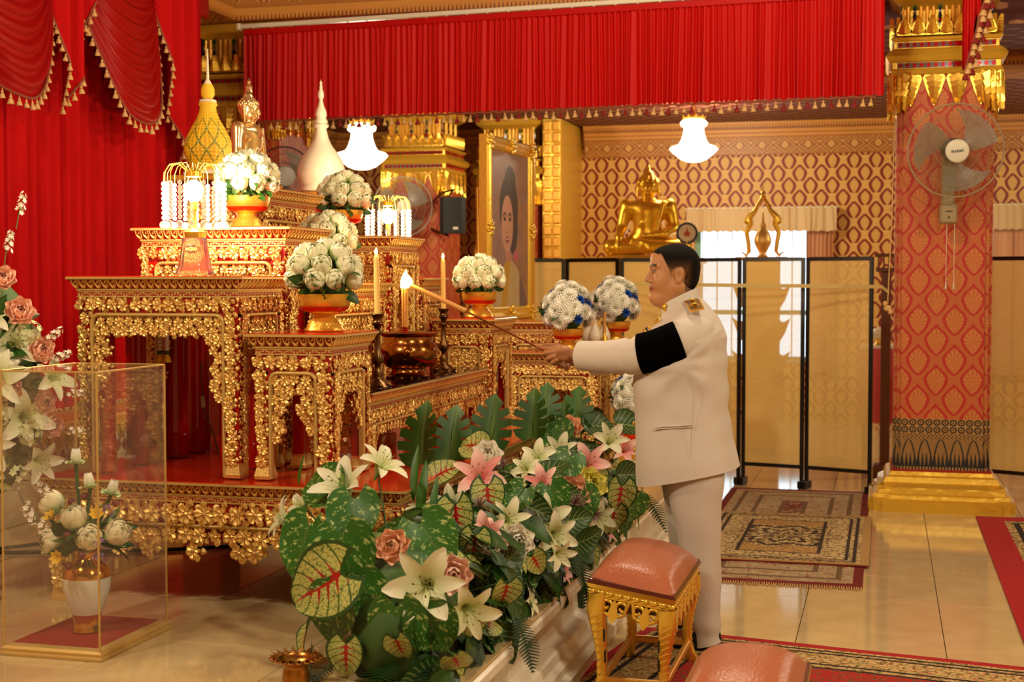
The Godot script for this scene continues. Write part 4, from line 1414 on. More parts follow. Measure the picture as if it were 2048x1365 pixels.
func lotus_bowl(label: String, at: Vector3, s: float, n: int, seed_: int) -> void:
	rng.seed = seed_
	var t := thing("lotus_bowl", label, "flowers", at, 0.0, "bowls of folded white lotus")
	var b := MB.new()
	b.lathe(bowl_profile(s), 32, Vector3.ZERO, Basis(), 0.6)
	part("bowl", b, t, Transform3D(), M.amber_glass)
	b = MB.new()
	b.lathe([Vector2(0.071, 0.071), Vector2(0.083, 0.080), Vector2(0.0885, 0.088)].map(func(p): return p * s * 1.012), 32)
	part("red_band", b, t, Transform3D(), M.red_glaze)
	var R := 0.112 * s
	var c := Vector3(0, 0.20 * s, 0)
	var k := 0
	for ring in [[0.10, 1], [0.68, 5], [1.20, 8], [1.68, 8]]:
		for q in ring[1]:
			if k >= n: break
			var a: float = TAU * q / ring[1] + ring[0] * 2.3 + rng.randf_range(-0.15, 0.15)
			var d := Vector3(sin(ring[0]) * cos(a), cos(ring[0]), sin(ring[0]) * sin(a))
			var rad := 0.037 * s * rng.randf_range(0.92, 1.06)
			part("lotus", S.lotus[k % 3], t, T(c + d * R * Vector3(1, 0.95, 1), aim(d, rng.randf() * TAU).scaled_local(Vector3.ONE * rad)))
			k += 1
	for q in 26:
		var a := rng.randf() * TAU
		var d := Vector3(cos(a), rng.randf_range(-0.55, 0.35), sin(a)).normalized()
		var bs := aim(d, rng.randf() * TAU).scaled_local(Vector3.ONE * s * rng.randf_range(0.05, 0.085))
		part("leaf", S.leaf_dark, t, T(c + d * R * 0.78 + Vector3(0, -0.02 * s, 0), bs))
	b = MB.new()
	b.ball(c + Vector3(0, -0.02 * s, 0), Vector3(R * 0.75, R * 0.75, R * 0.75), 10, 8)
	part("foam", b, t, Transform3D(), M.deep_green)

func candle(label: String, at: Vector3, tilt: float) -> void:
	var t := thing("candlestick", label + " altar candlestick beside the incense burner", "candlestick", at, 0.0, "pair of altar candlesticks")
	var b := MB.new()
	b.lathe([Vector2(0, 0.0), Vector2(0.058, 0.0), Vector2(0.056, 0.006), Vector2(0.045, 0.012), Vector2(0.040, 0.022), Vector2(0.022, 0.03), Vector2(0.018, 0.045), Vector2(0.022, 0.06), Vector2(0.012, 0.075), Vector2(0.012, 0.09), Vector2(0.024, 0.105), Vector2(0.026, 0.125), Vector2(0.014, 0.145), Vector2(0.012, 0.19), Vector2(0.010, 0.215), Vector2(0.018, 0.222), Vector2(0.018, 0.23), Vector2(0.011, 0.238), Vector2(0.016, 0.25), Vector2(0.026, 0.262), Vector2(0.020, 0.268), Vector2(0.018, 0.28), Vector2(0.024, 0.292), Vector2(0.030, 0.298), Vector2(0.028, 0.302), Vector2(0.0, 0.300)], 20, Vector3.ZERO, Basis(), 0.55)
	part("stem", b, t, Transform3D(), M.bronze_old)
	for k in 6:
		b = MB.new()
		var a := TAU * k / 6
		b.ball(Vector3(cos(a) * 0.05, 0.009, sin(a) * 0.05), Vector3(0.016, 0.008, 0.016), 8, 5)
		part("foot_lobe", b, t, Transform3D(), M.bronze_old)
	var c := thing("candle", label + " candle burning in its stick", "candle", at + Vector3(0, 0.301, 0), 0.0, "pair of lit altar candles")
	b = MB.new()
	b.lathe([Vector2(0, 0), Vector2(0.0125, 0), Vector2(0.0115, 0.22), Vector2(0.009, 0.238), Vector2(0.003, 0.245), Vector2(0, 0.244)], 14, Vector3.ZERO, Basis(Vector3.BACK, tilt))
	part("wax", b, c, Transform3D(), M.wax)
	flame(c, Basis(Vector3.BACK, tilt) * Vector3(0, 0.243, 0), 0.028)
	omni(at + Vector3(0, 0.565, 0), 0.05, Color(1, 0.78, 0.5), 0.008)

func flame(parent: Node, at: Vector3, h: float, lean := 0.0) -> void:
	var b := MB.new()
	var path := []
	var rad := []
	for k in 8:
		var v := k / 7.0
		path.append(at + Vector3(lean * v * v, h * v, 0))
		rad.append(h * 0.24 * sin(PI * pow(v * 0.93 + 0.05, 0.7)) + 0.0004)
	b.tube(path, rad, 10)
	part("flame", b, parent, Transform3D(), M.flame)

func altar_things() -> void:
	mat("lamp_crystal", Color(1, 0.98, 0.94, 0.25), 0.04)
	M.lamp_crystal.transparency = BaseMaterial3D.TRANSPARENCY_ALPHA
	mat("lamp_bead", Color(1, 0.99, 0.95, 0.30), 0.05)
	M.lamp_bead.transparency = BaseMaterial3D.TRANSPARENCY_ALPHA
	mat("amber_glass", Color(0.95, 0.74, 0.28), 0.18, 0.7)
	bump(M.amber_glass, 0.09, 0.5, 9.0)
	mat("red_glaze", Color(0.78, 0.14, 0.03), 0.15)
	mat("deep_green", Color(0.24, 0.36, 0.15), 0.7)
	mat("wax", Color(0.95, 0.78, 0.45), 0.4)
	M.wax.subsurf_scatter_enabled = true
	M.wax.subsurf_scatter_strength = 0.3
	mat("bamboo", Color(0.85, 0.62, 0.32), 0.5)
	mat("spire_white", Color(0.92, 0.87, 0.76), 0.35)
	S.lotus = [lotus_mesh(1), lotus_mesh(2), lotus_mesh(3, Color(0.98, 0.96, 0.84), Color(0.68, 0.80, 0.44))]
	S.leaf_dark = leaf_mesh(1.0, 0.55, Color(0.13, 0.27, 0.09), Color(0.24, 0.40, 0.15), 0.8)
	crystal_lamp("lit crystal table lamp with bead strands on the near gilded table", Vector3(-2.575, 1.571, -4.99))
	crystal_lamp("lit crystal table lamp half hidden behind the far lotus bowls", Vector3(-2.56, 1.571, -7.15))
	lotus_bowl("bowl of folded white lotus on the tall near table beside the small statue", Vector3(-2.575, 1.771, -5.46), 0.98, 22, 21)
	lotus_bowl("bowl of folded white lotus highest at the back, left of the far lamp", Vector3(-2.64, 1.771, -6.72), 1.0, 22, 22)
	lotus_bowl("bowl of folded white lotus in the middle of the three stepped bowls", Vector3(-2.445, 1.546, -6.02), 0.98, 22, 23)
	lotus_bowl("big bowl of folded white lotus on the small near table", Vector3(-2.045, 1.361, -5.0), 1.05, 23, 24)
	lotus_bowl("bowl of folded white lotus beside the portrait's lower corner", Vector3(-2.06, 1.361, -7.16), 1.0, 22, 25)
	candle("near bronze", Vector3(-2.01, 1.116, -5.48), 0.02)
	candle("far bronze", Vector3(-2.08, 1.116, -6.60), 0.01)
	# incense burner
	var t := thing("incense_burner", "round brass incense burner with a wide lip between the candlesticks", "burner", Vector3(-2.085, 1.116, -6.08))
	var b := MB.new()
	b.lathe([Vector2(0, 0), Vector2(0.098, 0.0), Vector2(0.100, 0.008), Vector2(0.085, 0.014), Vector2(0.074, 0.028), Vector2(0.074, 0.04), Vector2(0.098, 0.052), Vector2(0.122, 0.075), Vector2(0.135, 0.105), Vector2(0.136, 0.125), Vector2(0.126, 0.15), Vector2(0.114, 0.162), Vector2(0.114, 0.185), Vector2(0.130, 0.196), Vector2(0.134, 0.202), Vector2(0.128, 0.204), Vector2(0.108, 0.195), Vector2(0.104, 0.175), Vector2(0.0, 0.17)], 48, Vector3.ZERO, Basis(), 0.7)
	part("pot", b, t, Transform3D(), M.brass)
	for k in 2:
		b = MB.new()
		var s := -1.0 if k == 0 else 1.0
		var d := Vector3(0.35, 0, 0.94) if k == 0 else Vector3(-0.35, 0, -0.94)
		b.ball(d * 0.132 + Vector3(0, 0.115, 0), Vector3(0.024, 0.026, 0.014), 10, 8, Basis(Vector3.UP, 0.36))
		b.ball(d * 0.145 + Vector3(0, 0.12, 0), Vector3(0.010, 0.012, 0.010), 8, 6)
		part("lion_mask", b, t, Transform3D(), M.brass)
	b = MB.new()
	b.lathe([Vector2(0.0, 0.188), Vector2(0.06, 0.187), Vector2(0.106, 0.18)], 24)
	part("ash", b, t, Transform3D(), mat("ash", Color(0.55, 0.50, 0.42), 0.95))
	for k in 3:
		var p := Vector3(-2.105 + k * 0.014, 1.295, -6.07 + 0.012 * k)
		var st := thing("incense_stick", ["left of the three thick lit incense sticks in the burner", "middle one of the three thick lit incense sticks in the burner", "right of the three thick lit incense sticks, nearest the taper"][k], "incense", p, 0.0, "incense sticks in the burner")
		b = MB.new()
		b.tube([Vector3(0, 0.0, 0), Vector3(0.001 * k, 0.05, 0)], [0.0025], 6)
		part("red_end", b, st, Transform3D(), M.lacquer_red)
		b = MB.new()
		b.tube([Vector3(0.001 * k, 0.05, 0), Vector3(0.003 * k - 0.003, 0.225, 0)], [0.0052], 8)
		part("powder", b, st, Transform3D(), M.bamboo)
		flame(st, Vector3(0.003 * k - 0.003, 0.222, 0), [0.04, 0.085, 0.03][k], 0.006)
	omni(Vector3(-2.09, 1.57, -6.04), 0.15, Color(1, 0.78, 0.48), 0.02)
	# tall spires behind the top table
	t = thing("beaded_spire", "tall pear-shaped spire covered in yellow beads behind the near lamp", "spire", Vector3(-3.325, 2.08, -6.6))
	var prof := [Vector2(0.0, 0.0), Vector2(0.10, 0.0), Vector2(0.112, 0.015), Vector2(0.100, 0.035), Vector2(0.085, 0.05), Vector2(0.105, 0.08), Vector2(0.122, 0.125), Vector2(0.121, 0.155), Vector2(0.108, 0.20), Vector2(0.082, 0.25), Vector2(0.058, 0.29), Vector2(0.044, 0.325), Vector2(0.040, 0.35), Vector2(0.048, 0.362), Vector2(0.044, 0.372)]
	b = MB.new()
	b.lathe(prof, 40, Vector3.ZERO, Basis(), -2.0)
	part("body", b, t, Transform3D(), M.spire_yellow)
	b = MB.new()
	b.lathe([Vector2(0.03, 0.366), Vector2(0.043, 0.372), Vector2(0.043, 0.384), Vector2(0.028, 0.39)], 20, Vector3.ZERO, Basis(), 0.4)
	part("white_collar", b, t, Transform3D(), M.spire_white)
	b = MB.new()
	b.lathe([Vector2(0.026, 0.455), Vector2(0.018, 0.472), Vector2(0.008, 0.49), Vector2(0.006, 0.50)], 16)
	part("white_cone", b, t, Transform3D(), M.spire_white)
	b = MB.new()
	b.lathe([Vector2(0.098, -0.002), Vector2(0.128, 0.008), Vector2(0.125, 0.022), Vector2(0.09, 0.036)], 28)
	part("white_foot", b, t, Transform3D(), M.spire_white)
	b = MB.new()
	b.lathe([Vector2(0.018, 0.386), Vector2(0.034, 0.41), Vector2(0.034, 0.44), Vector2(0.024, 0.462), Vector2(0.01, 0.475)], 20, Vector3.ZERO, Basis(), -2.0)
	part("upper_bulb", b, t, Transform3D(), M.spire_plain)
	for k in 14:
		b = MB.new()
		b.ball(Vector3(0, 0.502 + k * 0.0105, 0), Vector3.ONE * (0.0085 - k * 0.0003), 8, 6)
		part("tip_bead", b, t, Transform3D(), M.spire_white)
	t = thing("white_spire", "tall bell-shaped white spire right of the small gold statue", "spire", Vector3(-3.165, 2.06, -7.70))
	b = MB.new()
	b.lathe([Vector2(0, 0), Vector2(0.11, 0.0), Vector2(0.125, 0.02), Vector2(0.115, 0.04), Vector2(0.125, 0.06), Vector2(0.138, 0.10), Vector2(0.139, 0.125), Vector2(0.125, 0.18), Vector2(0.095, 0.23), Vector2(0.065, 0.27), Vector2(0.045, 0.31), Vector2(0.036, 0.345), Vector2(0.030, 0.37), Vector2(0.042, 0.38), Vector2(0.042, 0.392), Vector2(0.032, 0.398), Vector2(0.038, 0.41), Vector2(0.034, 0.422), Vector2(0.028, 0.43), Vector2(0.034, 0.45), Vector2(0.030, 0.475), Vector2(0.018, 0.50), Vector2(0.010, 0.535), Vector2(0.014, 0.545), Vector2(0.018, 0.56), Vector2(0.016, 0.58), Vector2(0.008, 0.60), Vector2(0.010, 0.61), Vector2(0.006, 0.62), Vector2(0.009, 0.632), Vector2(0.0, 0.655)], 40, Vector3.ZERO, Basis(), 0.3)
	part("body", b, t, Transform3D(), M.spire_white)
	for a in [["tall red lacquer stand under the yellow beaded spire", Vector3(-3.325, 0.341, -6.6), 2.079 - 0.34], ["tall red lacquer stand under the white spire", Vector3(-3.165, 0.34, -7.70), 2.059 - 0.34]]:
		t = thing("pedestal_stand", a[0], "stand", a[1])
		b = MB.new()
		b.box(Vector3(0, a[2] - 0.015, 0), Vector3(0.30, 0.03, 0.30), 0.006)
		b.box(Vector3(0, 0.02, 0), Vector3(0.32, 0.04, 0.32), 0.006)
		part("boards", b, t, Transform3D(), M.gold_paint)
		b = MB.new()
		b.box(Vector3(0, a[2] * 0.5, 0), Vector3(0.22, a[2] - 0.06, 0.22), 0.008)
		part("column", b, t, Transform3D(), M.lacquer_dark)
	# red and orange garland flowers beside the white spire
	for a in [["bright orange gerbera head at the foot of the white spire, right side", Vector3(-2.86, 1.972, -6.32)], ["bright orange flower leaning at the foot of the white spire, left side", Vector3(-2.80, 1.972, -5.98)]]:
		t = thing("orange_flower", a[0], "flower", a[1], 0.0, "orange flowers on the top table")
		b = MB.new()
		for k in 16:
			var an := TAU * k / 16
			b.col = Color(0.9, 0.25, 0.05)
			petal(b, Vector3(0, 0.035, 0), Vector3(cos(an), 0, sin(an)), Vector3.UP, 0.035, 0.014, 0.1, 1.0, Color(0.85, 0.22, 0.04), Color(0.95, 0.40, 0.08), 1.4, 4, 3, 0.5)
		b.ball(Vector3(0, 0.04, 0), Vector3(0.012, 0.008, 0.012), 8, 5)
		part("head", b, t, Transform3D(), M.petal)
		b = MB.new()
		b.tube([Vector3(0, 0.001, 0), Vector3(0, 0.036, 0)], [0.004], 6)
		part("stem", b, t, Transform3D(), M.deep_green)

func spire_materials() -> void:
	var sy := mat("spire_yellow", Color(1, 1, 1), 0.45)
	sy.albedo_texture = tex(256, 256, func(x, y):
		var c := Color(0.96, 0.76, 0.14)
		var v: float = y
		if v > 0.33 and v < 0.72:
			var uu := fmod(x * 9.0, 1.0)
			var vv := fmod((v - 0.33) / 0.39 * 2.0, 1.0)
			var g := minf(absf(uu - vv), absf(1.0 - uu - vv))
			if g < 0.07 and fmod(v * 70.0, 1.0) < 0.7: c = Color(0.42, 0.47, 0.10)
			elif absf(uu - 0.5) + absf(vv - 0.5) < 0.16 or minf(uu, 1.0 - uu) + minf(vv, 1.0 - vv) < 0.16: c = Color(0.96, 0.82, 0.42)
		return c)
	sy.normal_enabled = true      # rows of beads as relief
	var bm := Image.create(256, 256, false, Image.FORMAT_RGB8)
	for py in 256:
		for px in 256:
			var u := Vector2(fmod(px / 8.0, 1.0) - 0.5, fmod(py / 8.0, 1.0) - 0.5) * 2.0
			var nn := Vector3(u.x, -u.y, 0.9).normalized() if u.length() < 1.0 else Vector3(0, 0, 1)
			bm.set_pixel(px, py, Color(nn.x * 0.5 + 0.5, nn.y * 0.5 + 0.5, nn.z * 0.5 + 0.5))
	sy.normal_texture = ImageTexture.create_from_image(bm)
	sy.normal_scale = 0.8
	bump(mat("spire_plain", Color(0.96, 0.76, 0.14), 0.45), 0.2, 0.6, 12.0)

# ---------------------------------------------------------------- glass case, stools, screens and so on
func rug(called: String, label: String, x0: float, x1: float, z0: float, z1: float, y: float, m: Material, fringe: Array, turn := 0.0, pivot := Vector3.ZERO) -> Node3D:
	var t := thing(called, label, "carpet", pivot if pivot != Vector3.ZERO else Vector3((x0 + x1) * 0.5, y, (z0 + z1) * 0.5), turn, "carpets on the hall floor")
	var c := t.position if pivot == Vector3.ZERO else Vector3.ZERO
	var b := MB.new()
	var nx := 14; var nz := 14
	var pts := PackedVector3Array()
	var uv := PackedVector2Array()
	for j in nz:
		for i in nx:
			var u := float(i) / (nx - 1); var v := float(j) / (nz - 1)
			var h := 0.008 + 0.0016 * sin(u * 17.0 + v * 5.0) * sin(v * 13.0)
			pts.append(Vector3(lerpf(x0, x1, u) - c.x, h, lerpf(z0, z1, v) - c.z))
			uv.append(Vector2(u, v))
	b.grid(pts, nz, nx, uv)
	part("pile", b, t, Transform3D(), m)
	b = MB.new()
	b.box(Vector3((x0 + x1) * 0.5 - c.x, 0.003, (z0 + z1) * 0.5 - c.z), Vector3(absf(x1 - x0), 0.006, absf(z1 - z0)))
	part("backing", b, t, Transform3D(), M.rug_edge)
	for f in fringe:
		b = MB.new()
		var n := int(absf(x1 - x0) / 0.012)
		for k in n:
			var xx := lerpf(x0, x1, (k + 0.5) / n) - c.x
			var zz: float = f - c.z
			var sg := 1.0 if f == maxf(z0, z1) else -1.0
			b.tube([Vector3(xx, 0.006, zz), Vector3(xx + rng.randf_range(-0.006, 0.006), 0.003, zz + sg * rng.randf_range(0.05, 0.07))], [0.004, 0.003], 4)
		part("fringe", b, t, Transform3D(), M.tassel_cream).set_meta("kind", "stuff")
	return t

func rug_tex(field: Color, border: Color, inks: Array, seed_: int, edge: Color, bands: Array, w := 320, h := 320, aspect := 1.0, fq := 1.0) -> ImageTexture:
	# bands: distances from the edge where thin lines run; scrolling flowers in field and border
	var n1 := FastNoiseLite.new(); n1.seed = seed_; n1.frequency = fq
	return tex(w, h, func(x, y):
		var e: float = minf(minf(x, 1.0 - x) * aspect, minf(y, 1.0 - y))
		if e < bands[0]: return edge
		var mx := absf(x - 0.5) * 2.0; var my := absf(y - 0.5) * 2.0     # mirror symmetry as woven rugs have
		var sc := n1.get_noise_2d(mx * 9.0 * aspect, my * 9.0)
		var fl := n1.get_noise_2d(mx * 17.0 * aspect + 30.0, my * 17.0)
		for k in range(1, bands.size()):
			if absf(e - bands[k]) < 0.006: return inks[0]
		var c := border if e < bands[-1] else field
		if absf(sc) < 0.09: c = inks[1]
		elif fl > 0.38: c = inks[2]
		elif fl < -0.40: c = inks[3]
		if e > bands[-1]:
			var d := Vector2((x - 0.5) * aspect / 0.30, (y - 0.5) / 0.22)
			var rd := d.length() + 0.10 * sin(atan2(d.y, d.x) * 12.0)
			if rd < 1.0 and fq < 1.5:
				c = border
				if absf(fmod(rd * 3.0, 1.0) - 0.5) < 0.16 or fl > 0.2: c = inks[0]
				elif sc > 0.2: c = inks[2]
			elif fq < 1.5 and absf(sc) >= 0.06 and fl < 0.45: c = field
		return c)

func stool(label: String, cx: float, zn: float, zf: float, w: float, hl: float, hr: float) -> void:
	# kneeling stool: domed leather cushion on a carved gilt frame; hl, hr: rim height left and right
	var d := zn - zf
	var t := thing("kneeling_stool", label, "stool", Vector3(cx, 0.0105, (zn + zf) * 0.5), 0.0, "gilt kneeling stools")
	var rim := func(s: float) -> float: return lerpf(hl, hr, (s + 1.0) * 0.5)
	# cushion
	var pts := PackedVector3Array()
	var n := 17
	for j in n:
		for i in n:
			var s := float(i) / (n - 1) * 2.0 - 1.0
			var q := float(j) / (n - 1) * 2.0 - 1.0
			var dome: float = pow(maxf(0.0, 1.0 - pow(absf(s), 2.6)), 0.55) * pow(maxf(0.0, 1.0 - pow(absf(q), 3.2)), 0.5)
			pts.append(Vector3(s * w * 0.475, rim.call(s) + 0.012 + 0.085 * dome, -q * d * 0.475))
	var b := MB.new()
	b.grid(pts, n, n)
	part("cushion", b, t, Transform3D(), M.leather_pink)
	# rims: wood then gilt, sloping with the seat
	var ring := func(nm: String, m: Material, o0: float, y0: float, o1: float, y1: float):
		var r := MB.new()
		var P := func(s: float, q: float, o: float, y: float) -> Vector3: return Vector3(s * (w * 0.5 + o), rim.call(s) + y, q * (d * 0.5 + o))
		var cs := [[-1.0, 1.0], [1.0, 1.0], [1.0, -1.0], [-1.0, -1.0]]
		for k in 4:
			var a: Array = cs[k]; var e: Array = cs[(k + 1) % 4]
			r.quad(P.call(a[0], a[1], o0, y0), P.call(e[0], e[1], o0, y0), P.call(e[0], e[1], o1, y1), P.call(a[0], a[1], o1, y1))
			r.quad(P.call(a[0], a[1], o1, y1), P.call(e[0], e[1], o1, y1), P.call(e[0], e[1], -0.03, y1), P.call(a[0], a[1], -0.03, y1))
			r.quad(P.call(a[0], a[1], -0.03, y0), P.call(e[0], e[1], -0.03, y0), P.call(e[0], e[1], o0, y0), P.call(a[0], a[1], o0, y0))
		part(nm, r, t, Transform3D(), m)
	ring.call("wood_rim", M.stool_wood, 0.0, 0.0, -0.006, 0.014)
	ring.call("gilt_rim", M.gold_bright, -0.006, -0.016, 0.002, 0.0)
	ring.call("lotus_band", M.gold_bright, -0.010, -0.045, -0.012, -0.018)
	# carved petals on the band, pierced apron of scrolls, legs
	b = MB.new()
	b.ball(Vector3.ZERO, Vector3(0.016, 0.010, 0.005), 8, 6)
	var pm := b.mesh(M.gold_bright)
	var tilt := atan2(hr - hl, w)
	for k in 10:
		var s := -0.9 + 1.8 * k / 9.0
		part("band_petal", pm, t, T(Vector3(s * w * 0.5, rim.call(s) - 0.031, d * 0.5 - 0.008), Basis(Vector3.BACK, tilt)))
	for k in 18:
		part("band_petal", pm, t, T(Vector3(w * 0.5 - 0.008, hr - 0.031, -d * 0.47 + d * 0.94 * k / 17.0), ry(90)))
	var scroll := func(x: Transform3D, l: float):
		var r := MB.new()
		var m := maxi(2, int(round(l / 0.10)))
		for k in m:
			var c := Vector3((k + 0.5) / m * l - l * 0.5, -0.03, 0)
			for sd in [-1.0, 1.0]:
				# a C scroll beside the pendant, a tendril back to the rail
				var path := []
				for q in 15:
					var v := q / 14.0
					var a := v * 6.6 - 0.4
					var rd := 0.026 * (1.0 - v * 0.72)
					path.append(x * (c + Vector3(sd * (0.030 - cos(a) * rd), -0.008 + sin(a) * rd, 0)))
				r.tube(path, [0.0085, 0.008, 0.0075, 0.007, 0.0065, 0.006], 6)
				r.tube([x * (c + Vector3(sd * 0.052, 0.02, 0)), x * (c + Vector3(sd * 0.040, -0.030, 0)), x * (c + Vector3(sd * 0.018, -0.042, 0)), x * (c + Vector3(0, -0.030, 0.002))], [0.008, 0.008, 0.008, 0.007], 6)
			r.prism(PackedVector2Array([Vector2(0, -0.078), Vector2(0.020, -0.045), Vector2(0.012, -0.012), Vector2(0, 0.018), Vector2(-0.012, -0.012), Vector2(-0.020, -0.045)]), -0.005, 0.009, x * T(c + Vector3(0, 0.006, 0)))
		r.box(x * Vector3(0, -0.006, 0), Vector3(l, 0.014, 0.014), 0.003, x.basis)
		part("pierced_apron", r, t, Transform3D(), M.gold_bright)
	scroll.call(Transform3D(Basis(Vector3.BACK, tilt), Vector3(0, (hl + hr) * 0.5 - 0.035, d * 0.5 - 0.016)), w - 0.09)
	scroll.call(Transform3D(Basis(Vector3(0, 0, -1), Vector3.UP, Vector3.RIGHT), Vector3(w * 0.5 - 0.016, hr - 0.035, 0)), d - 0.09)
	var bb := MB.new()
	bb.box(Vector3(0, minf(hl, hr) - 0.05, 0), Vector3(w - 0.06, 0.03, d - 0.06))
	part("under_frame", bb, t, Transform3D(), M.stool_wood)
	for sx in [-1.0, 1.0]:
		for sz in [-1.0, 1.0]:
			var h: float = rim.call(sx) - 0.04
			b = MB.new()
			var path := PackedVector3Array()
			var secs := [[h, 0.0, 0.036], [h * 0.86, 0.004, 0.036], [h * 0.72, 0.0, 0.030], [h * 0.55, -0.008, 0.023], [h * 0.38, -0.013, 0.019], [h * 0.22, -0.012, 0.018], [h * 0.10, -0.004, 0.021], [0.012, 0.006, 0.026], [0.0, 0.006, 0.024]]
			for q in secs:
				var cx2: float = sx * (w * 0.5 - 0.036 + q[1])
				var cz2: float = sz * (d * 0.5 - 0.036 + q[1])
				for k in 8:
					var a := TAU * k / 8 + PI / 8
					path.append(Vector3(cx2 + signf(cos(a)) * pow(absf(cos(a)), 0.55) * q[2], q[0], cz2 - signf(sin(a)) * pow(absf(sin(a)), 0.55) * q[2]))
			b.grid(path, secs.size(), 8, PackedVector2Array(), PackedColorArray(), true, true)
			var lg := part("leg", b, t, Transform3D(), M.gold_bright)
			# slanting ribs that follow the curve of the leg
			var at_leg := func(y: float) -> Vector2:
				for q in secs.size() - 1:
					if y <= secs[q][0] and y >= secs[q + 1][0]:
						var u: float = (y - secs[q + 1][0]) / maxf(secs[q][0] - secs[q + 1][0], 1e-5)
						return Vector2(lerpf(secs[q + 1][1], secs[q][1], u), lerpf(secs[q + 1][2], secs[q][2], u))
				return Vector2(secs[0][1], secs[0][2])
			for face in 2:
				var g := MB.new()
				for q in 10:
					var yy := h * (0.80 - q * 0.068)
					var c: Vector2 = at_leg.call(yy)
					var cx3: float = sx * (w * 0.5 - 0.036 + c.x)
					var cz3: float = sz * (d * 0.5 - 0.036 + c.x)
					if face == 0: g.box(Vector3(cx3, yy, cz3 + sz * (c.y - 0.001)), Vector3(c.y * 1.5, 0.007, 0.006), 0.002, Basis(Vector3.BACK, 0.5))
					else: g.box(Vector3(cx3 + sx * (c.y - 0.001), yy, cz3), Vector3(0.006, 0.007, c.y * 1.5), 0.002, Basis(Vector3.RIGHT, -0.5))
				part("carved_ribs", g, lg, Transform3D(), M.gold_bright)
			for q in [0.62, 0.42]:
				b = MB.new()
				var c: Vector2 = at_leg.call(h * q)
				b.box(Vector3(sx * (w * 0.5 - 0.036 + c.x - c.y + 0.004), h * q, sz * (d * 0.5 - 0.036 + c.x + c.y)), Vector3(0.006, 0.045, 0.004))
				part("dark_inlay", b, lg, Transform3D(), M.black_lacquer)
	for sx in [-1.0, 1.0]:
		b = MB.new()
		b.box(Vector3(sx * (w * 0.5 - 0.045), 0.075, 0), Vector3(0.02, 0.028, d - 0.09), 0.004)
		part("stretcher", b, t, Transform3D(), M.gold_paint)
	for sz in [-1.0, 1.0]:
		b = MB.new()
		b.box(Vector3(0, 0.075, sz * (d * 0.5 - 0.045)), Vector3(w - 0.09, 0.028, 0.02), 0.004)
		part("stretcher", b, t, Transform3D(), M.gold_paint)

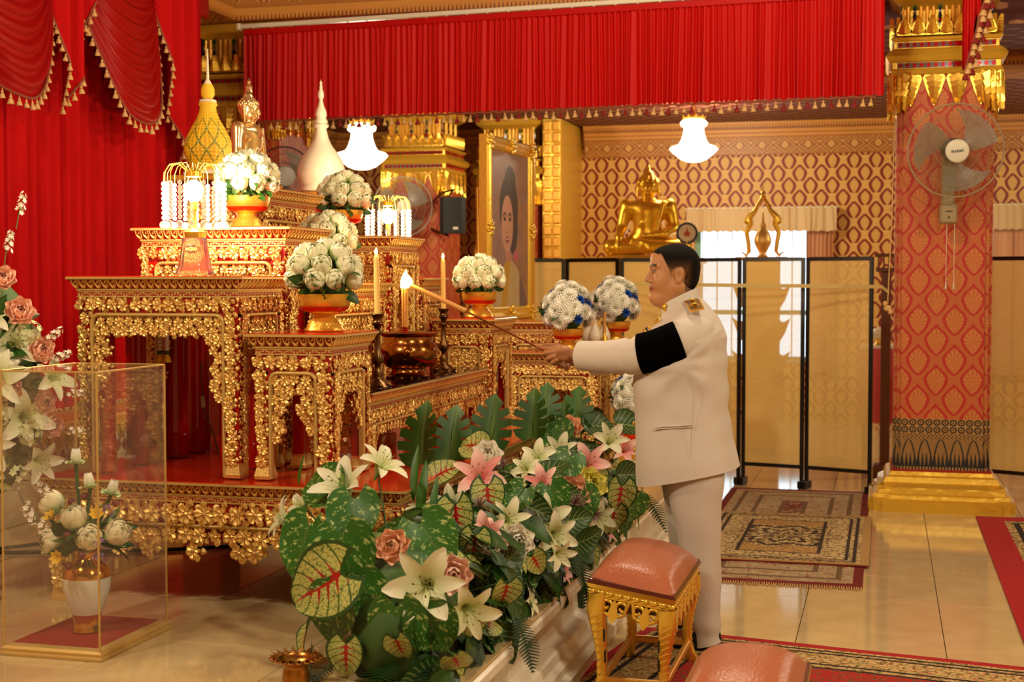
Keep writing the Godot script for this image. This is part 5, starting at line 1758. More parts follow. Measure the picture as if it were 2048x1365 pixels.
func glass_case() -> void:
	var x0 := -2.765; var x1 := -2.395; var zn := -3.985; var zf := -4.445; var y0 := 0.341; var y1 := 1.262
	var cx := (x0 + x1) * 0.5; var cz := (zn + zf) * 0.5
	var t := thing("display_case", "tall glass display case with a red felt base holding a vase", "case", Vector3(cx, y0, cz))
	var w := x1 - x0; var d := zn - zf; var h := y1 - y0
	var b := MB.new()
	moulding(b, [Vector2(0.0, 0.0), Vector2(0.0, 0.008), Vector2(-0.006, 0.012), Vector2(-0.004, 0.022), Vector2(-0.012, 0.03), Vector2(-0.030, 0.036)], -w * 0.5, w * 0.5, d * 0.5, -d * 0.5)
	part("wooden_base", b, t, Transform3D(), M.gold_frame)
	b = MB.new()
	b.box(Vector3(0, 0.022, 0), Vector3(w - 0.06, 0.03, d - 0.06))
	part("felt", b, t, Transform3D(), M.felt_red)
	var ins := 0.012
	for a in [[Vector3(0, 0.03 + (h - 0.03) * 0.5, d * 0.5 - ins), Vector3(w - 2 * ins, h - 0.03, 0.004)], [Vector3(0, 0.03 + (h - 0.03) * 0.5, -d * 0.5 + ins), Vector3(w - 2 * ins, h - 0.03, 0.004)], [Vector3(w * 0.5 - ins, 0.03 + (h - 0.03) * 0.5, 0), Vector3(0.004, h - 0.03, d - 2 * ins - 0.01)], [Vector3(-w * 0.5 + ins, 0.03 + (h - 0.03) * 0.5, 0), Vector3(0.004, h - 0.03, d - 2 * ins - 0.01)], [Vector3(0, h, 0), Vector3(w - 2 * ins, 0.004, d - 2 * ins)]]:
		b = MB.new()
		b.box(a[0], a[1])
		part("glass_pane", b, t, Transform3D(), M.case_glass)
	for sx in [-1, 1]:
		for sz in [-1, 1]:
			b = MB.new()
			b.box(Vector3(sx * (w * 0.5 - ins), h * 0.5 + 0.015, sz * (d * 0.5 - ins)), Vector3(0.006, h - 0.03, 0.006), 0.001)
			part("corner_bead", b, t, Transform3D(), M.gold_frame)
	for s in [-1, 1]:
		b = MB.new()
		b.box(Vector3(0, h, s * (d * 0.5 - ins)), Vector3(w - 2 * ins, 0.006, 0.006), 0.001)
		b.box(Vector3(s * (w * 0.5 - ins), h, 0), Vector3(0.006, 0.006, d - 2 * ins), 0.001)
		part("top_bead", b, t, Transform3D(), M.gold_frame)
	# the vase inside, and its artificial flowers
	var v := thing("vase_bouquet", "white and gold vase of artificial lotus and berries inside the glass case", "vase", Vector3(-2.575, y0 + 0.038, -4.20))
	b = MB.new()
	b.lathe([Vector2(0, 0), Vector2(0.048, 0.0), Vector2(0.050, 0.006), Vector2(0.044, 0.02), Vector2(0.045, 0.05), Vector2(0.050, 0.062)], 28, Vector3.ZERO, Basis(), -2)
	b.lathe([Vector2(0.079, 0.185), Vector2(0.074, 0.21), Vector2(0.055, 0.232), Vector2(0.038, 0.245), Vector2(0.036, 0.262), Vector2(0.046, 0.275), Vector2(0.040, 0.275), Vector2(0.0, 0.25)], 28, Vector3.ZERO, Basis(), 0.2)
	part("gold_bands", b, v, Transform3D(), M.vase_gold)
	b = MB.new()
	b.lathe([Vector2(0.050, 0.062), Vector2(0.066, 0.11), Vector2(0.078, 0.155), Vector2(0.079, 0.185)], 28, Vector3.ZERO, Basis(), -2)
	part("white_body", b, v, Transform3D(), M.porcelain)
	rng.seed = 5
	var bud := MB.new()
	for k in 6:
		var a := TAU * k / 6
		petal(bud, Vector3(0, 0, 0), Vector3(cos(a), 0, sin(a)), Vector3.UP, 1.25, 0.72, 0.45, 0.75, Color(0.93, 0.92, 0.80), Color(0.95, 0.95, 0.88), 1.5, 6, 5, -1.35)
	for k in 4:
		var a := TAU * k / 4 + 0.4
		petal(bud, Vector3(0, 0, 0), Vector3(cos(a), 0, sin(a)), Vector3.UP, 0.8, 0.9, 0.3, 1.35, Color(0.55, 0.72, 0.42), Color(0.80, 0.86, 0.66), 1.2, 4, 4, 0.25)
	var bm := bud.mesh(M.petal)
	for p in [[Vector3(-0.035, 0.56, 0.0), 0.0], [Vector3(0.035, 0.485, 0.03), 0.15], [Vector3(0.105, 0.465, 0.02), -0.3]]:
		var st := MB.new()
		st.tube([Vector3(0.0, 0.26, 0), Vector3(p[0].x * 0.7, 0.40, p[0].z), p[0]], [0.007, 0.006, 0.007], 6)
		part("stem", st, v, Transform3D(), M.stem_green)
		part("lotus_bud", bm, v, T(p[0], (Basis(Vector3.BACK, p[1])).scaled_local(Vector3.ONE * 0.048)))
	for p in [[Vector3(-0.11, 0.43, 0.03), Vector3(-0.6, 0.6, 0.4)], [Vector3(0.01, 0.40, 0.09), Vector3(0.0, 0.8, 0.6)], [Vector3(-0.075, 0.31, 0.085), Vector3(-0.4, 0.1, 0.9)], [Vector3(0.065, 0.335, 0.09), Vector3(0.3, 0.4, 0.9)], [Vector3(0.135, 0.345, 0.03), Vector3(0.8, 0.5, 0.4)], [Vector3(-0.02, 0.33, -0.09), Vector3(0, 0.5, -0.8)]]:
		part("lotus_flower", S.lotus_open, v, T(p[0], aim(p[1], 0.3).scaled_local(Vector3.ONE * 0.042)))
	b = MB.new()
	b.ball(Vector3.ZERO, Vector3.ONE * 0.013, 12, 9)
	var bry := b.mesh(M.berry)
	for p in [Vector3(0.01, 0.345, 0.13), Vector3(0.015, 0.245, 0.13), Vector3(-0.035, 0.44, 0.03), Vector3(0.02, 0.46, 0.04), Vector3(0.13, 0.44, 0.03), Vector3(0.055, 0.28, 0.12), Vector3(-0.02, 0.40, 0.05)]:
		part("berry", bry, v, T(p))
	b = MB.new()
	for k in 7:
		var a := TAU * k / 7
		petal(b, Vector3.ZERO, Vector3(cos(a), 0, sin(a)), Vector3.UP, 1.0, 0.5, 0.2, 0.6, Color(0.85, 0.66, 0.12), Color(0.93, 0.78, 0.25), 1.4, 4, 3, 0.4)
	var yl := b.mesh(M.petal)
	for p in [[Vector3(-0.075, 0.385, 0.07), Vector3(-0.3, 0.6, 0.6)], [Vector3(0.085, 0.40, 0.07), Vector3(0.3, 0.6, 0.7)], [Vector3(-0.02, 0.27, 0.12), Vector3(-0.1, 0.2, 1)]]:
		part("yellow_flower", yl, v, T(p[0], aim(p[1]).scaled_local(Vector3.ONE * 0.04)))
	b = MB.new()
	for k in 14:
		var dd := Vector3(rng.randf_range(-1, 1), rng.randf_range(-0.3, 1), rng.randf_range(-1, 1)).normalized()
		for q in 4:
			var a := TAU * q / 4
			var bs := aim(dd)
			petal(b, dd * 0.7, bs * Vector3(cos(a), 0, sin(a)), dd, 0.34, 0.2, 0.1, 1.0, Color(0.50, 0.34, 0.52), Color(0.62, 0.48, 0.64), 1.4, 3, 3, 0.2)
	var lil := b.mesh(M.petal)
	for p in [Vector3(0.105, 0.415, 0.05), Vector3(0.11, 0.315, 0.10), Vector3(0.10, 0.265, 0.09)]:
		part("lilac_cluster", lil, v, T(p, Basis().scaled(Vector3.ONE * 0.028)))
	for k in 26:
		var a := rng.randf() * TAU
		var el := rng.randf_range(-0.35, 1.0)
		var dd := Vector3(cos(a) * 1.0, el, sin(a) * 0.8 + 0.25).normalized()
		var lm: ArrayMesh = S.leaf_long if k % 3 else S.leaf_mid
		part("leaf", lm, v, T(Vector3(dd.x * 0.03, 0.285 + rng.randf() * 0.05, dd.z * 0.03), aim(dd, rng.randf() * TAU).scaled_local(Vector3.ONE * rng.randf_range(0.12, 0.17))))

func screens() -> void:
	# a zigzag of six-foot folding screens behind the man
	var P := [Vector3(-2.92, 0, -10.70), Vector3(-2.45, 0, -10.98), Vector3(-1.985, 0, -10.80), Vector3(-1.515, 0, -11.02), Vector3(-1.06, 0, -10.90), Vector3(-0.58, 0, -10.80), Vector3(-0.085, 0, -10.62)]
	var names := ["leftmost folding screen panel behind the portrait", "second cream folding screen panel from the portrait", "cream folding screen panel behind the blue and white flowers", "cream folding screen panel behind the man's head", "cream folding screen panel just right of the man's shoulder", "rightmost cream folding screen panel beside the brocade pillar"]
	for k in 6:
		screen_panel(names[k], P[k], P[k + 1], 1.73)
	screen_panel("folding screen panel at the right edge behind the brocade pillar", Vector3(0.70, 0, -10.95), Vector3(1.12, 0, -10.75), 1.73)

func screen_panel(label: String, a: Vector3, b0: Vector3, h: float) -> void:
	var d := b0 - a
	var w := d.length() - 0.01
	var t := thing("folding_screen", label, "screen", (a + b0) * 0.5, -atan2(d.z, d.x), "panels of the folding screen")
	var y0 := 0.16
	for s in [-1, 1]:
		var b := MB.new()
		b.box(Vector3(s * (w * 0.5 - 0.014), h * 0.5, 0), Vector3(0.028, h - 0.004, 0.022), 0.002)
		part("stile", b, t, Transform3D(), M.black_lacquer)
		b = MB.new()
		b.box(Vector3(s * (w * 0.5 - 0.016), 0.03, 0), Vector3(0.032, 0.06, 0.13), 0.008)
		part("foot", b, t, Transform3D(), M.black_lacquer)
	for y in [y0, h - 0.014]:
		var b := MB.new()
		b.box(Vector3(0, y, 0), Vector3(w - 0.05, 0.028, 0.02), 0.002)
		part("rail", b, t, Transform3D(), M.black_lacquer)
	var b := MB.new()
	var nb := 8
	for k in nb: pass
	b.quad(Vector3(-w * 0.5 + 0.024, y0, 0), Vector3(w * 0.5 - 0.024, y0, 0), Vector3(w * 0.5 - 0.024, h - 0.02, 0), Vector3(-w * 0.5 + 0.024, h - 0.02, 0))
	part("woven_panel", b, t, Transform3D(), M.screen_weave)

func portrait() -> void:
	var a := Vector3(-2.62, 1.28, -9.22); var e := Vector3(-2.53, 1.28, -10.16)
	var d := e - a
	var w := d.length(); var h := 1.26
	var t := thing("portrait_frame", "large portrait of a dark-haired woman in an ornate gilt frame", "painting", (a + e) * 0.5, PI - atan2(d.z, d.x) + PI)
	var fw := 0.095
	var b := MB.new()
	b.quad(Vector3(-w * 0.5 + fw, fw, 0.012), Vector3(w * 0.5 - fw, fw, 0.012), Vector3(w * 0.5 - fw, h - fw, 0.012), Vector3(-w * 0.5 + fw, h - fw, 0.012))
	part("canvas", b, t, Transform3D(), M.portrait)
	b = MB.new()
	b.box(Vector3(0, h * 0.5, -0.022), Vector3(w - 0.01, h - 0.01, 0.03), 0.003)
	part("backboard", b, t, Transform3D(), M.gold_bright)
	# mitred moulding swept round the picture
	var prof := [Vector2(0.0, -0.035), Vector2(0.0, 0.02), Vector2(-0.012, 0.036), Vector2(-0.030, 0.040), Vector2(-0.050, 0.028), Vector2(-0.066, 0.024), Vector2(-0.076, 0.030), Vector2(-0.084, 0.026), Vector2(-0.095, 0.010)]
	var cs := [Vector2(-1, 0), Vector2(1, 0), Vector2(1, 1), Vector2(-1, 1)]
	b = MB.new()
	for k in prof.size() - 1:
		var P := func(c: Vector2, q: Vector2) -> Vector3: return Vector3(c.x * (w * 0.5 + q.x), (q.x * -1.0 if c.y < 0.5 else h + q.x), q.y)
		for i in 4:
			b.quad(P.call(cs[i], prof[k]), P.call(cs[(i + 1) % 4], prof[k]), P.call(cs[(i + 1) % 4], prof[k + 1]), P.call(cs[i], prof[k + 1]))
	part("moulding", b, t, Transform3D(), M.gold_bright)
	for c in [Vector2(-1, 0), Vector2(1, 0), Vector2(1, 1), Vector2(-1, 1), Vector2(0, 1), Vector2(0, 0), Vector2(-1, 0.5), Vector2(1, 0.5)]:
		b = MB.new()
		for k in 7:
			var an: float = TAU * k / 7 + c.x
			b.ball(Vector3(cos(an) * 0.035, sin(an) * 0.04, 0.034), Vector3(0.024, 0.014, 0.014), 7, 5, Basis(Vector3.BACK, an))
		b.ball(Vector3(0, 0, 0.04), Vector3(0.02, 0.02, 0.016), 8, 6)
		part("acanthus", b, t, T(Vector3(c.x * (w * 0.5 - 0.045), 0.045 + c.y * (h - 0.09), 0)), M.gold_bright)
	# easel
	var s := thing("easel", "gilt easel carrying the framed portrait", "easel", Vector3(t.position.x - 0.06, 0.34 if false else 0.0, t.position.z), t.rotation.y)
	for q in [-1, 1]:
		b = MB.new()
		b.tube([Vector3(q * 0.40, 0.0, 0.06), Vector3(q * 0.34, 1.25, -0.02), Vector3(q * 0.2, 2.2, -0.09)], [0.018], 8)
		part("leg", b, s, Transform3D(), M.gold_paint)
	b = MB.new()
	b.tube([Vector3(0, 0, -0.5), Vector3(0, 2.2, -0.1)], [0.018], 8)
	part("rear_leg", b, s, Transform3D(), M.gold_paint)
	b = MB.new()
	b.box(Vector3(0, 1.262, 0.03), Vector3(0.9, 0.03, 0.12), 0.005)
	part("ledge", b, s, Transform3D(), M.gold_paint)

func object_materials() -> void:
	var fn := FastNoiseLite.new(); fn.seed = 4; fn.frequency = 1.0
	mat("felt_red", Color(0.60, 0.05, 0.05), 0.95)
	mat("case_glass", Color(0.98, 0.97, 0.93, 0.015), 0.02)
	M.case_glass.transparency = BaseMaterial3D.TRANSPARENCY_ALPHA
	mat("vase_gold", Color(0.85, 0.58, 0.22), 0.12, 0.9)
	mat("porcelain", Color(0.86, 0.84, 0.80), 0.15)
	mat("berry", Color(0.42, 0.05, 0.15), 0.35)
	mat("stem_green", Color(0.20, 0.33, 0.12), 0.5)
	mat("stool_wood", Color(0.36, 0.14, 0.06), 0.25)
	var lp := mat("leather_pink", Color(0.72, 0.41, 0.28), 0.30)
	bump(lp, 0.045, 0.45, 7.0)
	mat("rug_edge", Color(0.55, 0.12, 0.08), 0.95)
	for a in [["rug_old", Color(0.45, 0.13, 0.10), Color(0.66, 0.56, 0.42), [Color(0.45, 0.34, 0.22), Color(0.72, 0.64, 0.48), Color(0.60, 0.22, 0.16), Color(0.52, 0.46, 0.34)], 3, Color(0.45, 0.07, 0.06), [0.02, 0.05, 0.10, 0.17], 0.4, 1.3], ["rug_beige", Color(0.72, 0.56, 0.32), Color(0.80, 0.70, 0.48), [Color(0.20, 0.13, 0.08), Color(0.35, 0.24, 0.15), Color(0.55, 0.40, 0.24), Color(0.86, 0.78, 0.58)], 5, Color(0.70, 0.55, 0.32), [0.03, 0.05, 0.075, 0.17], 0.62, 1.35], ["rug_red", Color(0.70, 0.05, 0.05), Color(0.80, 0.68, 0.44), [Color(0.10, 0.05, 0.04), Color(0.40, 0.32, 0.12), Color(0.72, 0.16, 0.09), Color(0.62, 0.45, 0.16)], 8, Color(0.66, 0.03, 0.05), [0.03, 0.05, 0.075, 0.17, 0.20], 1.6, 1.9], ["rug_right", Color(0.68, 0.05, 0.06), Color(0.80, 0.68, 0.44), [Color(0.10, 0.06, 0.04), Color(0.30, 0.30, 0.10), Color(0.70, 0.18, 0.10), Color(0.75, 0.58, 0.20)], 12, Color(0.68, 0.03, 0.06), [0.05, 0.07, 0.11, 0.20, 0.22], 0.55, 1.9]]:
		var m := mat(a[0], Color(1, 1, 1), 0.95)
		m.albedo_texture = rug_tex(a[1], a[2], a[3], a[4], a[5], a[6], 400, 400, a[7], a[8])
	var pm := mat("portrait", Color(1, 1, 1), 0.35)
	pm.albedo_texture = tex(192, 256, func(x, y):
		var n := fn.get_noise_2d(x * 5.0, y * 6.0) * 0.5 + 0.5
		var c := Color(0.52, 0.38, 0.34).lerp(Color(0.66, 0.50, 0.42), n)
		if x > 0.62 and y > 0.32: c = c.lerp(Color(0.70, 0.45, 0.24), clampf(n * 1.2 - 0.3, 0, 0.6))
		var body: bool = y > 0.70 + pow(absf(x - 0.50), 2.0) * 1.3
		if y > 0.62 and absf(x - 0.46) < 0.075: c = Color(0.74, 0.50, 0.40)
		if body:
			c = Color(0.72, 0.60, 0.38).lerp(Color(0.80, 0.70, 0.52), n)
			var sash := absf((x - 0.28) - (y - 0.66) * -0.35 + 0.0 - 0.18)
			if sash < 0.07: c = Color(0.78, 0.58, 0.12)
			if x > 0.76 and y > 0.78: c = Color(0.40, 0.32, 0.34)
		var hair := Vector2((x - 0.47) / 0.245, (y - 0.36) / 0.22).length()
		var bun := Vector2((x - 0.50) / 0.15, (y - 0.20) / 0.12).length()
		var locks: bool = x > 0.50 and Vector2((x - 0.58) / 0.13, (y - 0.47) / 0.19).length() < 1.0
		if hair < 1.0 or bun < 1.0 or locks: c = Color(0.10, 0.07, 0.06).lerp(Color(0.18, 0.13, 0.11), n)
		var face := Vector2((x - 0.43) / 0.155, (y - 0.46) / 0.185).length()
		if face < 1.0:
			c = Color(0.80, 0.58, 0.46).lerp(Color(0.72, 0.48, 0.38), clampf((x - 0.40) * 2.0, 0.0, 1.0))
			for ex in [0.36, 0.50]:
				if Vector2((x - ex) / 0.035, (y - 0.43) / 0.014).length() < 1.0: c = Color(0.14, 0.09, 0.08)
				if absf(x - ex) < 0.045 and absf(y - 0.395 - pow(x - ex, 2.0) * 8.0) < 0.008: c = Color(0.16, 0.10, 0.08)
			if Vector2((x - 0.43) / 0.05, (y - 0.565) / 0.022).length() < 1.0: c = Color(0.55, 0.13, 0.14)
			if Vector2((x - 0.43) / 0.03, (y - 0.56) / 0.007).length() < 1.0: c = Color(0.88, 0.82, 0.76)
			if absf(x - 0.425) < 0.02 and absf(y - 0.515) < 0.008: c = Color(0.62, 0.40, 0.32)
		if Vector2((x - 0.66) / 0.06, (y - 0.67) / 0.035).length() < 1.0 + 0.4 * n: c = Color(0.74, 0.34, 0.38)
		return c)

func other_things() -> void:
	S.lotus_open = lotus_mesh(9, Color(0.93, 0.88, 0.74), Color(0.58, 0.72, 0.46))
	S.leaf_long = leaf_mesh(1.0, 0.20, Color(0.16, 0.30, 0.08), Color(0.34, 0.46, 0.16), 0.9)
	S.leaf_mid = leaf_mesh(1.0, 0.36, Color(0.12, 0.25, 0.07), Color(0.26, 0.40, 0.13), 0.7)
	glass_case()
	# brass offering bowl at the front
	var t := thing("brass_bowl", "small brass pedestal bowl with a petalled rim on the dais", "bowl", Vector3(-1.675, 0.341, -3.86))
	var b := MB.new()
	b.lathe([Vector2(0, 0), Vector2(0.046, 0.0), Vector2(0.047, 0.006), Vector2(0.040, 0.02), Vector2(0.041, 0.045), Vector2(0.037, 0.062), Vector2(0.034, 0.070), Vector2(0.036, 0.076), Vector2(0.048, 0.086), Vector2(0.056, 0.098), Vector2(0.052, 0.098), Vector2(0.044, 0.086), Vector2(0.0, 0.078)], 36, Vector3.ZERO, Basis(), 0.6)
	part("body", b, t, Transform3D(), M.brass_dull)
	b = MB.new()
	for k in 5:
		b.tri_flat(Vector3(-0.010 + k * 0.004, 0, 0), Vector3(0.0, 0.014, 0.03), Vector3(-0.006 + k * 0.004, 0, 0))
	b.ball(Vector3(0, 0.0, 0.012), Vector3(0.012, 0.004, 0.016), 8, 5)
	var pm := b.mesh(M.brass_dull)
	for k in 18:
		var a := TAU * k / 18
		part("rim_petal", pm, t, T(Vector3(cos(a) * 0.054, 0.097, sin(a) * 0.054), Basis(Vector3.UP, -a + PI * 0.5)))
	rng.seed = 31
	rug("back_carpet", "worn red and beige carpet partly under the beige one", -1.10, -0.10, -7.32, -10.66, 0.001, M.rug_old, [-7.32])
	rug("beige_carpet", "beige patterned carpet with a flower medallion lying on the worn one", -1.09, -0.075, -7.83, -9.48, 0.012, M.rug_beige, [])
	rug("red_carpet", "red bordered carpet under the kneeling stools at the front", 0.0, 2.7, 1.75, 0.0, 0.001, M.rug_red, [], -0.172, Vector3(-1.02, 0.001, -6.23))
	rug("right_carpet", "red edged carpet at the right edge of the hall", 0.585, 2.4, -6.35, -9.76, 0.001, M.rug_right, [])
	stool("gilt kneeling stool with a domed pink leather cushion beside the dais", -0.88, -5.03, -5.76, 0.325, 0.445, 0.395)
	stool("second kneeling stool cut by the bottom edge, only its pink cushion showing", -0.36, -3.55, -4.12, 0.325, 0.435, 0.435)
	screens()
	portrait()
	# ribbon along the screens, cords on the pillar
	t = thing("ribbon", "pale yellow ribbon stretched along the folding screens", "ribbon", Vector3(-1.95, 1.52, -10.55))
	var rp := [Vector3(-0.15, 0.06, 0.0), Vector3(0.0, 0.01, 0.0), Vector3(0.9, 0.0, 0.0), Vector3(1.6, -0.005, 0.02), Vector3(1.92, -0.008, 0.06), Vector3(1.97, -0.05, 0.22)]
	var pts := PackedVector3Array()
	for k in 40:
		var f := k / 39.0 * (rp.size() - 1)
		var i := mini(int(f), rp.size() - 2)
		var p: Vector3 = rp[i].lerp(rp[i + 1], f - i)
		pts.append(p + Vector3(0, 0.013, 0.004)); pts.append(p - Vector3(0, 0.013, 0.0))
	b = MB.new()
	b.grid(pts, 40, 2)
	part("band", b, t, Transform3D(), mat("ribbon_yellow", Color(0.86, 0.76, 0.48), 0.5))
	t = thing("hanging_cord", "thin pale cord with a knot hanging beside the brocade pillar", "cord", Vector3(0.01, 1.32, -9.86))
	b = MB.new()
	b.tube([Vector3(0, 0.08, 0), Vector3(0.02, 0.6, 0), Vector3(0.035, 1.4, -0.04)], [0.004], 5)
	part("cord", b, t, Transform3D(), M.tassel_cream)
	b = MB.new()
	b.ball(Vector3(0, 0.05, 0), Vector3(0.028, 0.022, 0.02), 9, 7)
	b.ball(Vector3(-0.016, 0.08, 0.01), Vector3(0.016, 0.02, 0.016), 8, 6)
	b.ball(Vector3(0.018, 0.026, 0.008), Vector3(0.016, 0.02, 0.014), 8, 6)
	part("knot", b, t, Transform3D(), M.tassel_cream)
	t = thing("white_post", "short white post end showing right of the brocade pillar above the screen", "post", Vector3(0.745, 0.0, -11.15))
	b = MB.new()
	b.box(Vector3(0, 1.03, 0), Vector3(0.045, 2.06, 0.03), 0.004)
	part("shaft", b, t, Transform3D(), M.white_paint)
	b = MB.new()
	b.box(Vector3(0, 0.01, 0), Vector3(0.18, 0.02, 0.18), 0.004)
	part("plate", b, t, Transform3D(), M.white_paint)
	# cables on the dais floor
	t = thing("black_cable", "black cable lying in a loop on the dais under the platform", "cable", Vector3(-3.0, 0.341, -5.6))
	b = MB.new()
	b.tube([Vector3(-1.2, 0.008, 0.15), Vector3(-0.75, 0.008, 0.12), Vector3(-0.45, 0.008, 0.02), Vector3(-0.1, 0.008, -0.12), Vector3(0.15, 0.008, -0.28), Vector3(0.25, 0.008, -0.5)], [0.009], 6)
	b.tube([Vector3(-0.9, 0.008, 0.12), Vector3(-0.72, 0.008, -0.12), Vector3(-0.55, 0.008, -0.2)], [0.008], 6)
	part("sheath", b, t, Transform3D(), M.black_plastic)
	t = thing("lamp_cord", "thin dark lamp cord with an inline switch hanging under the near table", "cord", Vector3(-2.66, 0.822, -5.3))
	b = MB.new()
	b.tube([Vector3(-0.05, 0.40, 0), Vector3(-0.045, 0.22, 0), Vector3(0.0, 0.11, 0), Vector3(0.02, 0.035, 0.0), Vector3(0.05, 0.008, 0), Vector3(0.10, 0.006, 0.02)], [0.0035], 6)
	part("wire", b, t, Transform3D(), M.bronze_old)
	b = MB.new()
	b.box(Vector3(-0.044, 0.235, 0.0), Vector3(0.018, 0.05, 0.012), 0.004, Basis(Vector3.BACK, 0.1))
	part("switch", b, t, Transform3D(), M.beige_plastic)
	t = thing("flower_garland", "small white garland with green and yellow ends hanging under the near table", "garland", Vector3(-2.86, 1.20, -5.235))
	for k in 2:
		b = MB.new()
		for q in 7: b.ball(Vector3(k * 0.03, 0.075 + q * 0.016, 0), Vector3(0.011, 0.011, 0.011), 8, 6)
		part("white_string", b, t, Transform3D(), M.spire_white)
		b = MB.new()
		b.ball(Vector3(k * 0.03, 0.06, 0), Vector3(0.014, 0.009, 0.014), 8, 5)
		part("green_knot", b, t, Transform3D(), M.stem_green)
		b = MB.new()
		b.lathe([Vector2(0.0, 0.018), Vector2(0.019, 0.02), Vector2(0.014, 0.04), Vector2(0.006, 0.055)], 10, Vector3(k * 0.03, 0, 0))
		part("yellow_tassel", b, t, Transform3D(), M.spire_plain)
	b = MB.new()
	b.tube([Vector3(0.015, 0.19, 0), Vector3(0.015, 0.36, 0)], [0.002], 5)
	part("string", b, t, Transform3D(), M.spire_white)
	# cream plinth with gilded lotus band under the backdrop curtain
	t = thing("shrine_plinth", "long plinth with a gilded leaf band and red lozenges under the curtain", "plinth", Vector3(-4.32, 0.341, -7.0))
	b = MB.new()
	b.box(Vector3(0, 0.13, 0), Vector3(0.36, 0.26, 3.5), 0.004)
	part("body", b, t, Transform3D(), M.wall_cream)
	b = MB.new()
	b.box(Vector3(0.0, 0.44, 0), Vector3(0.38, 0.07, 3.52), 0.01)
	part("cap", b, t, Transform3D(), M.gold_paint)
	b = MB.new()
	b.box(Vector3(0, 0.33, 0), Vector3(0.34, 0.16, 3.48))
	part("neck", b, t, Transform3D(), M.spire_white)
	var dm := MB.new()
	dm.prism(PackedVector2Array([Vector2(0, -0.035), Vector2(0.03, 0), Vector2(0, 0.035), Vector2(-0.03, 0)]), 0, 0.004)
	var rm := dm.mesh(M.lacquer_ground)
	for k in 50: part("red_lozenge", rm, t, T(Vector3(0.171, 0.295, 1.7 - k * 0.0695), ry(90)))
	for k in 40: part("gilt_leaf", S.cap_leaf, t, T(Vector3(0.175, 0.44, 1.7 - k * 0.087), ry(90).scaled_local(Vector3(0.12, 0.11, 0.12))))
	window_dressing()

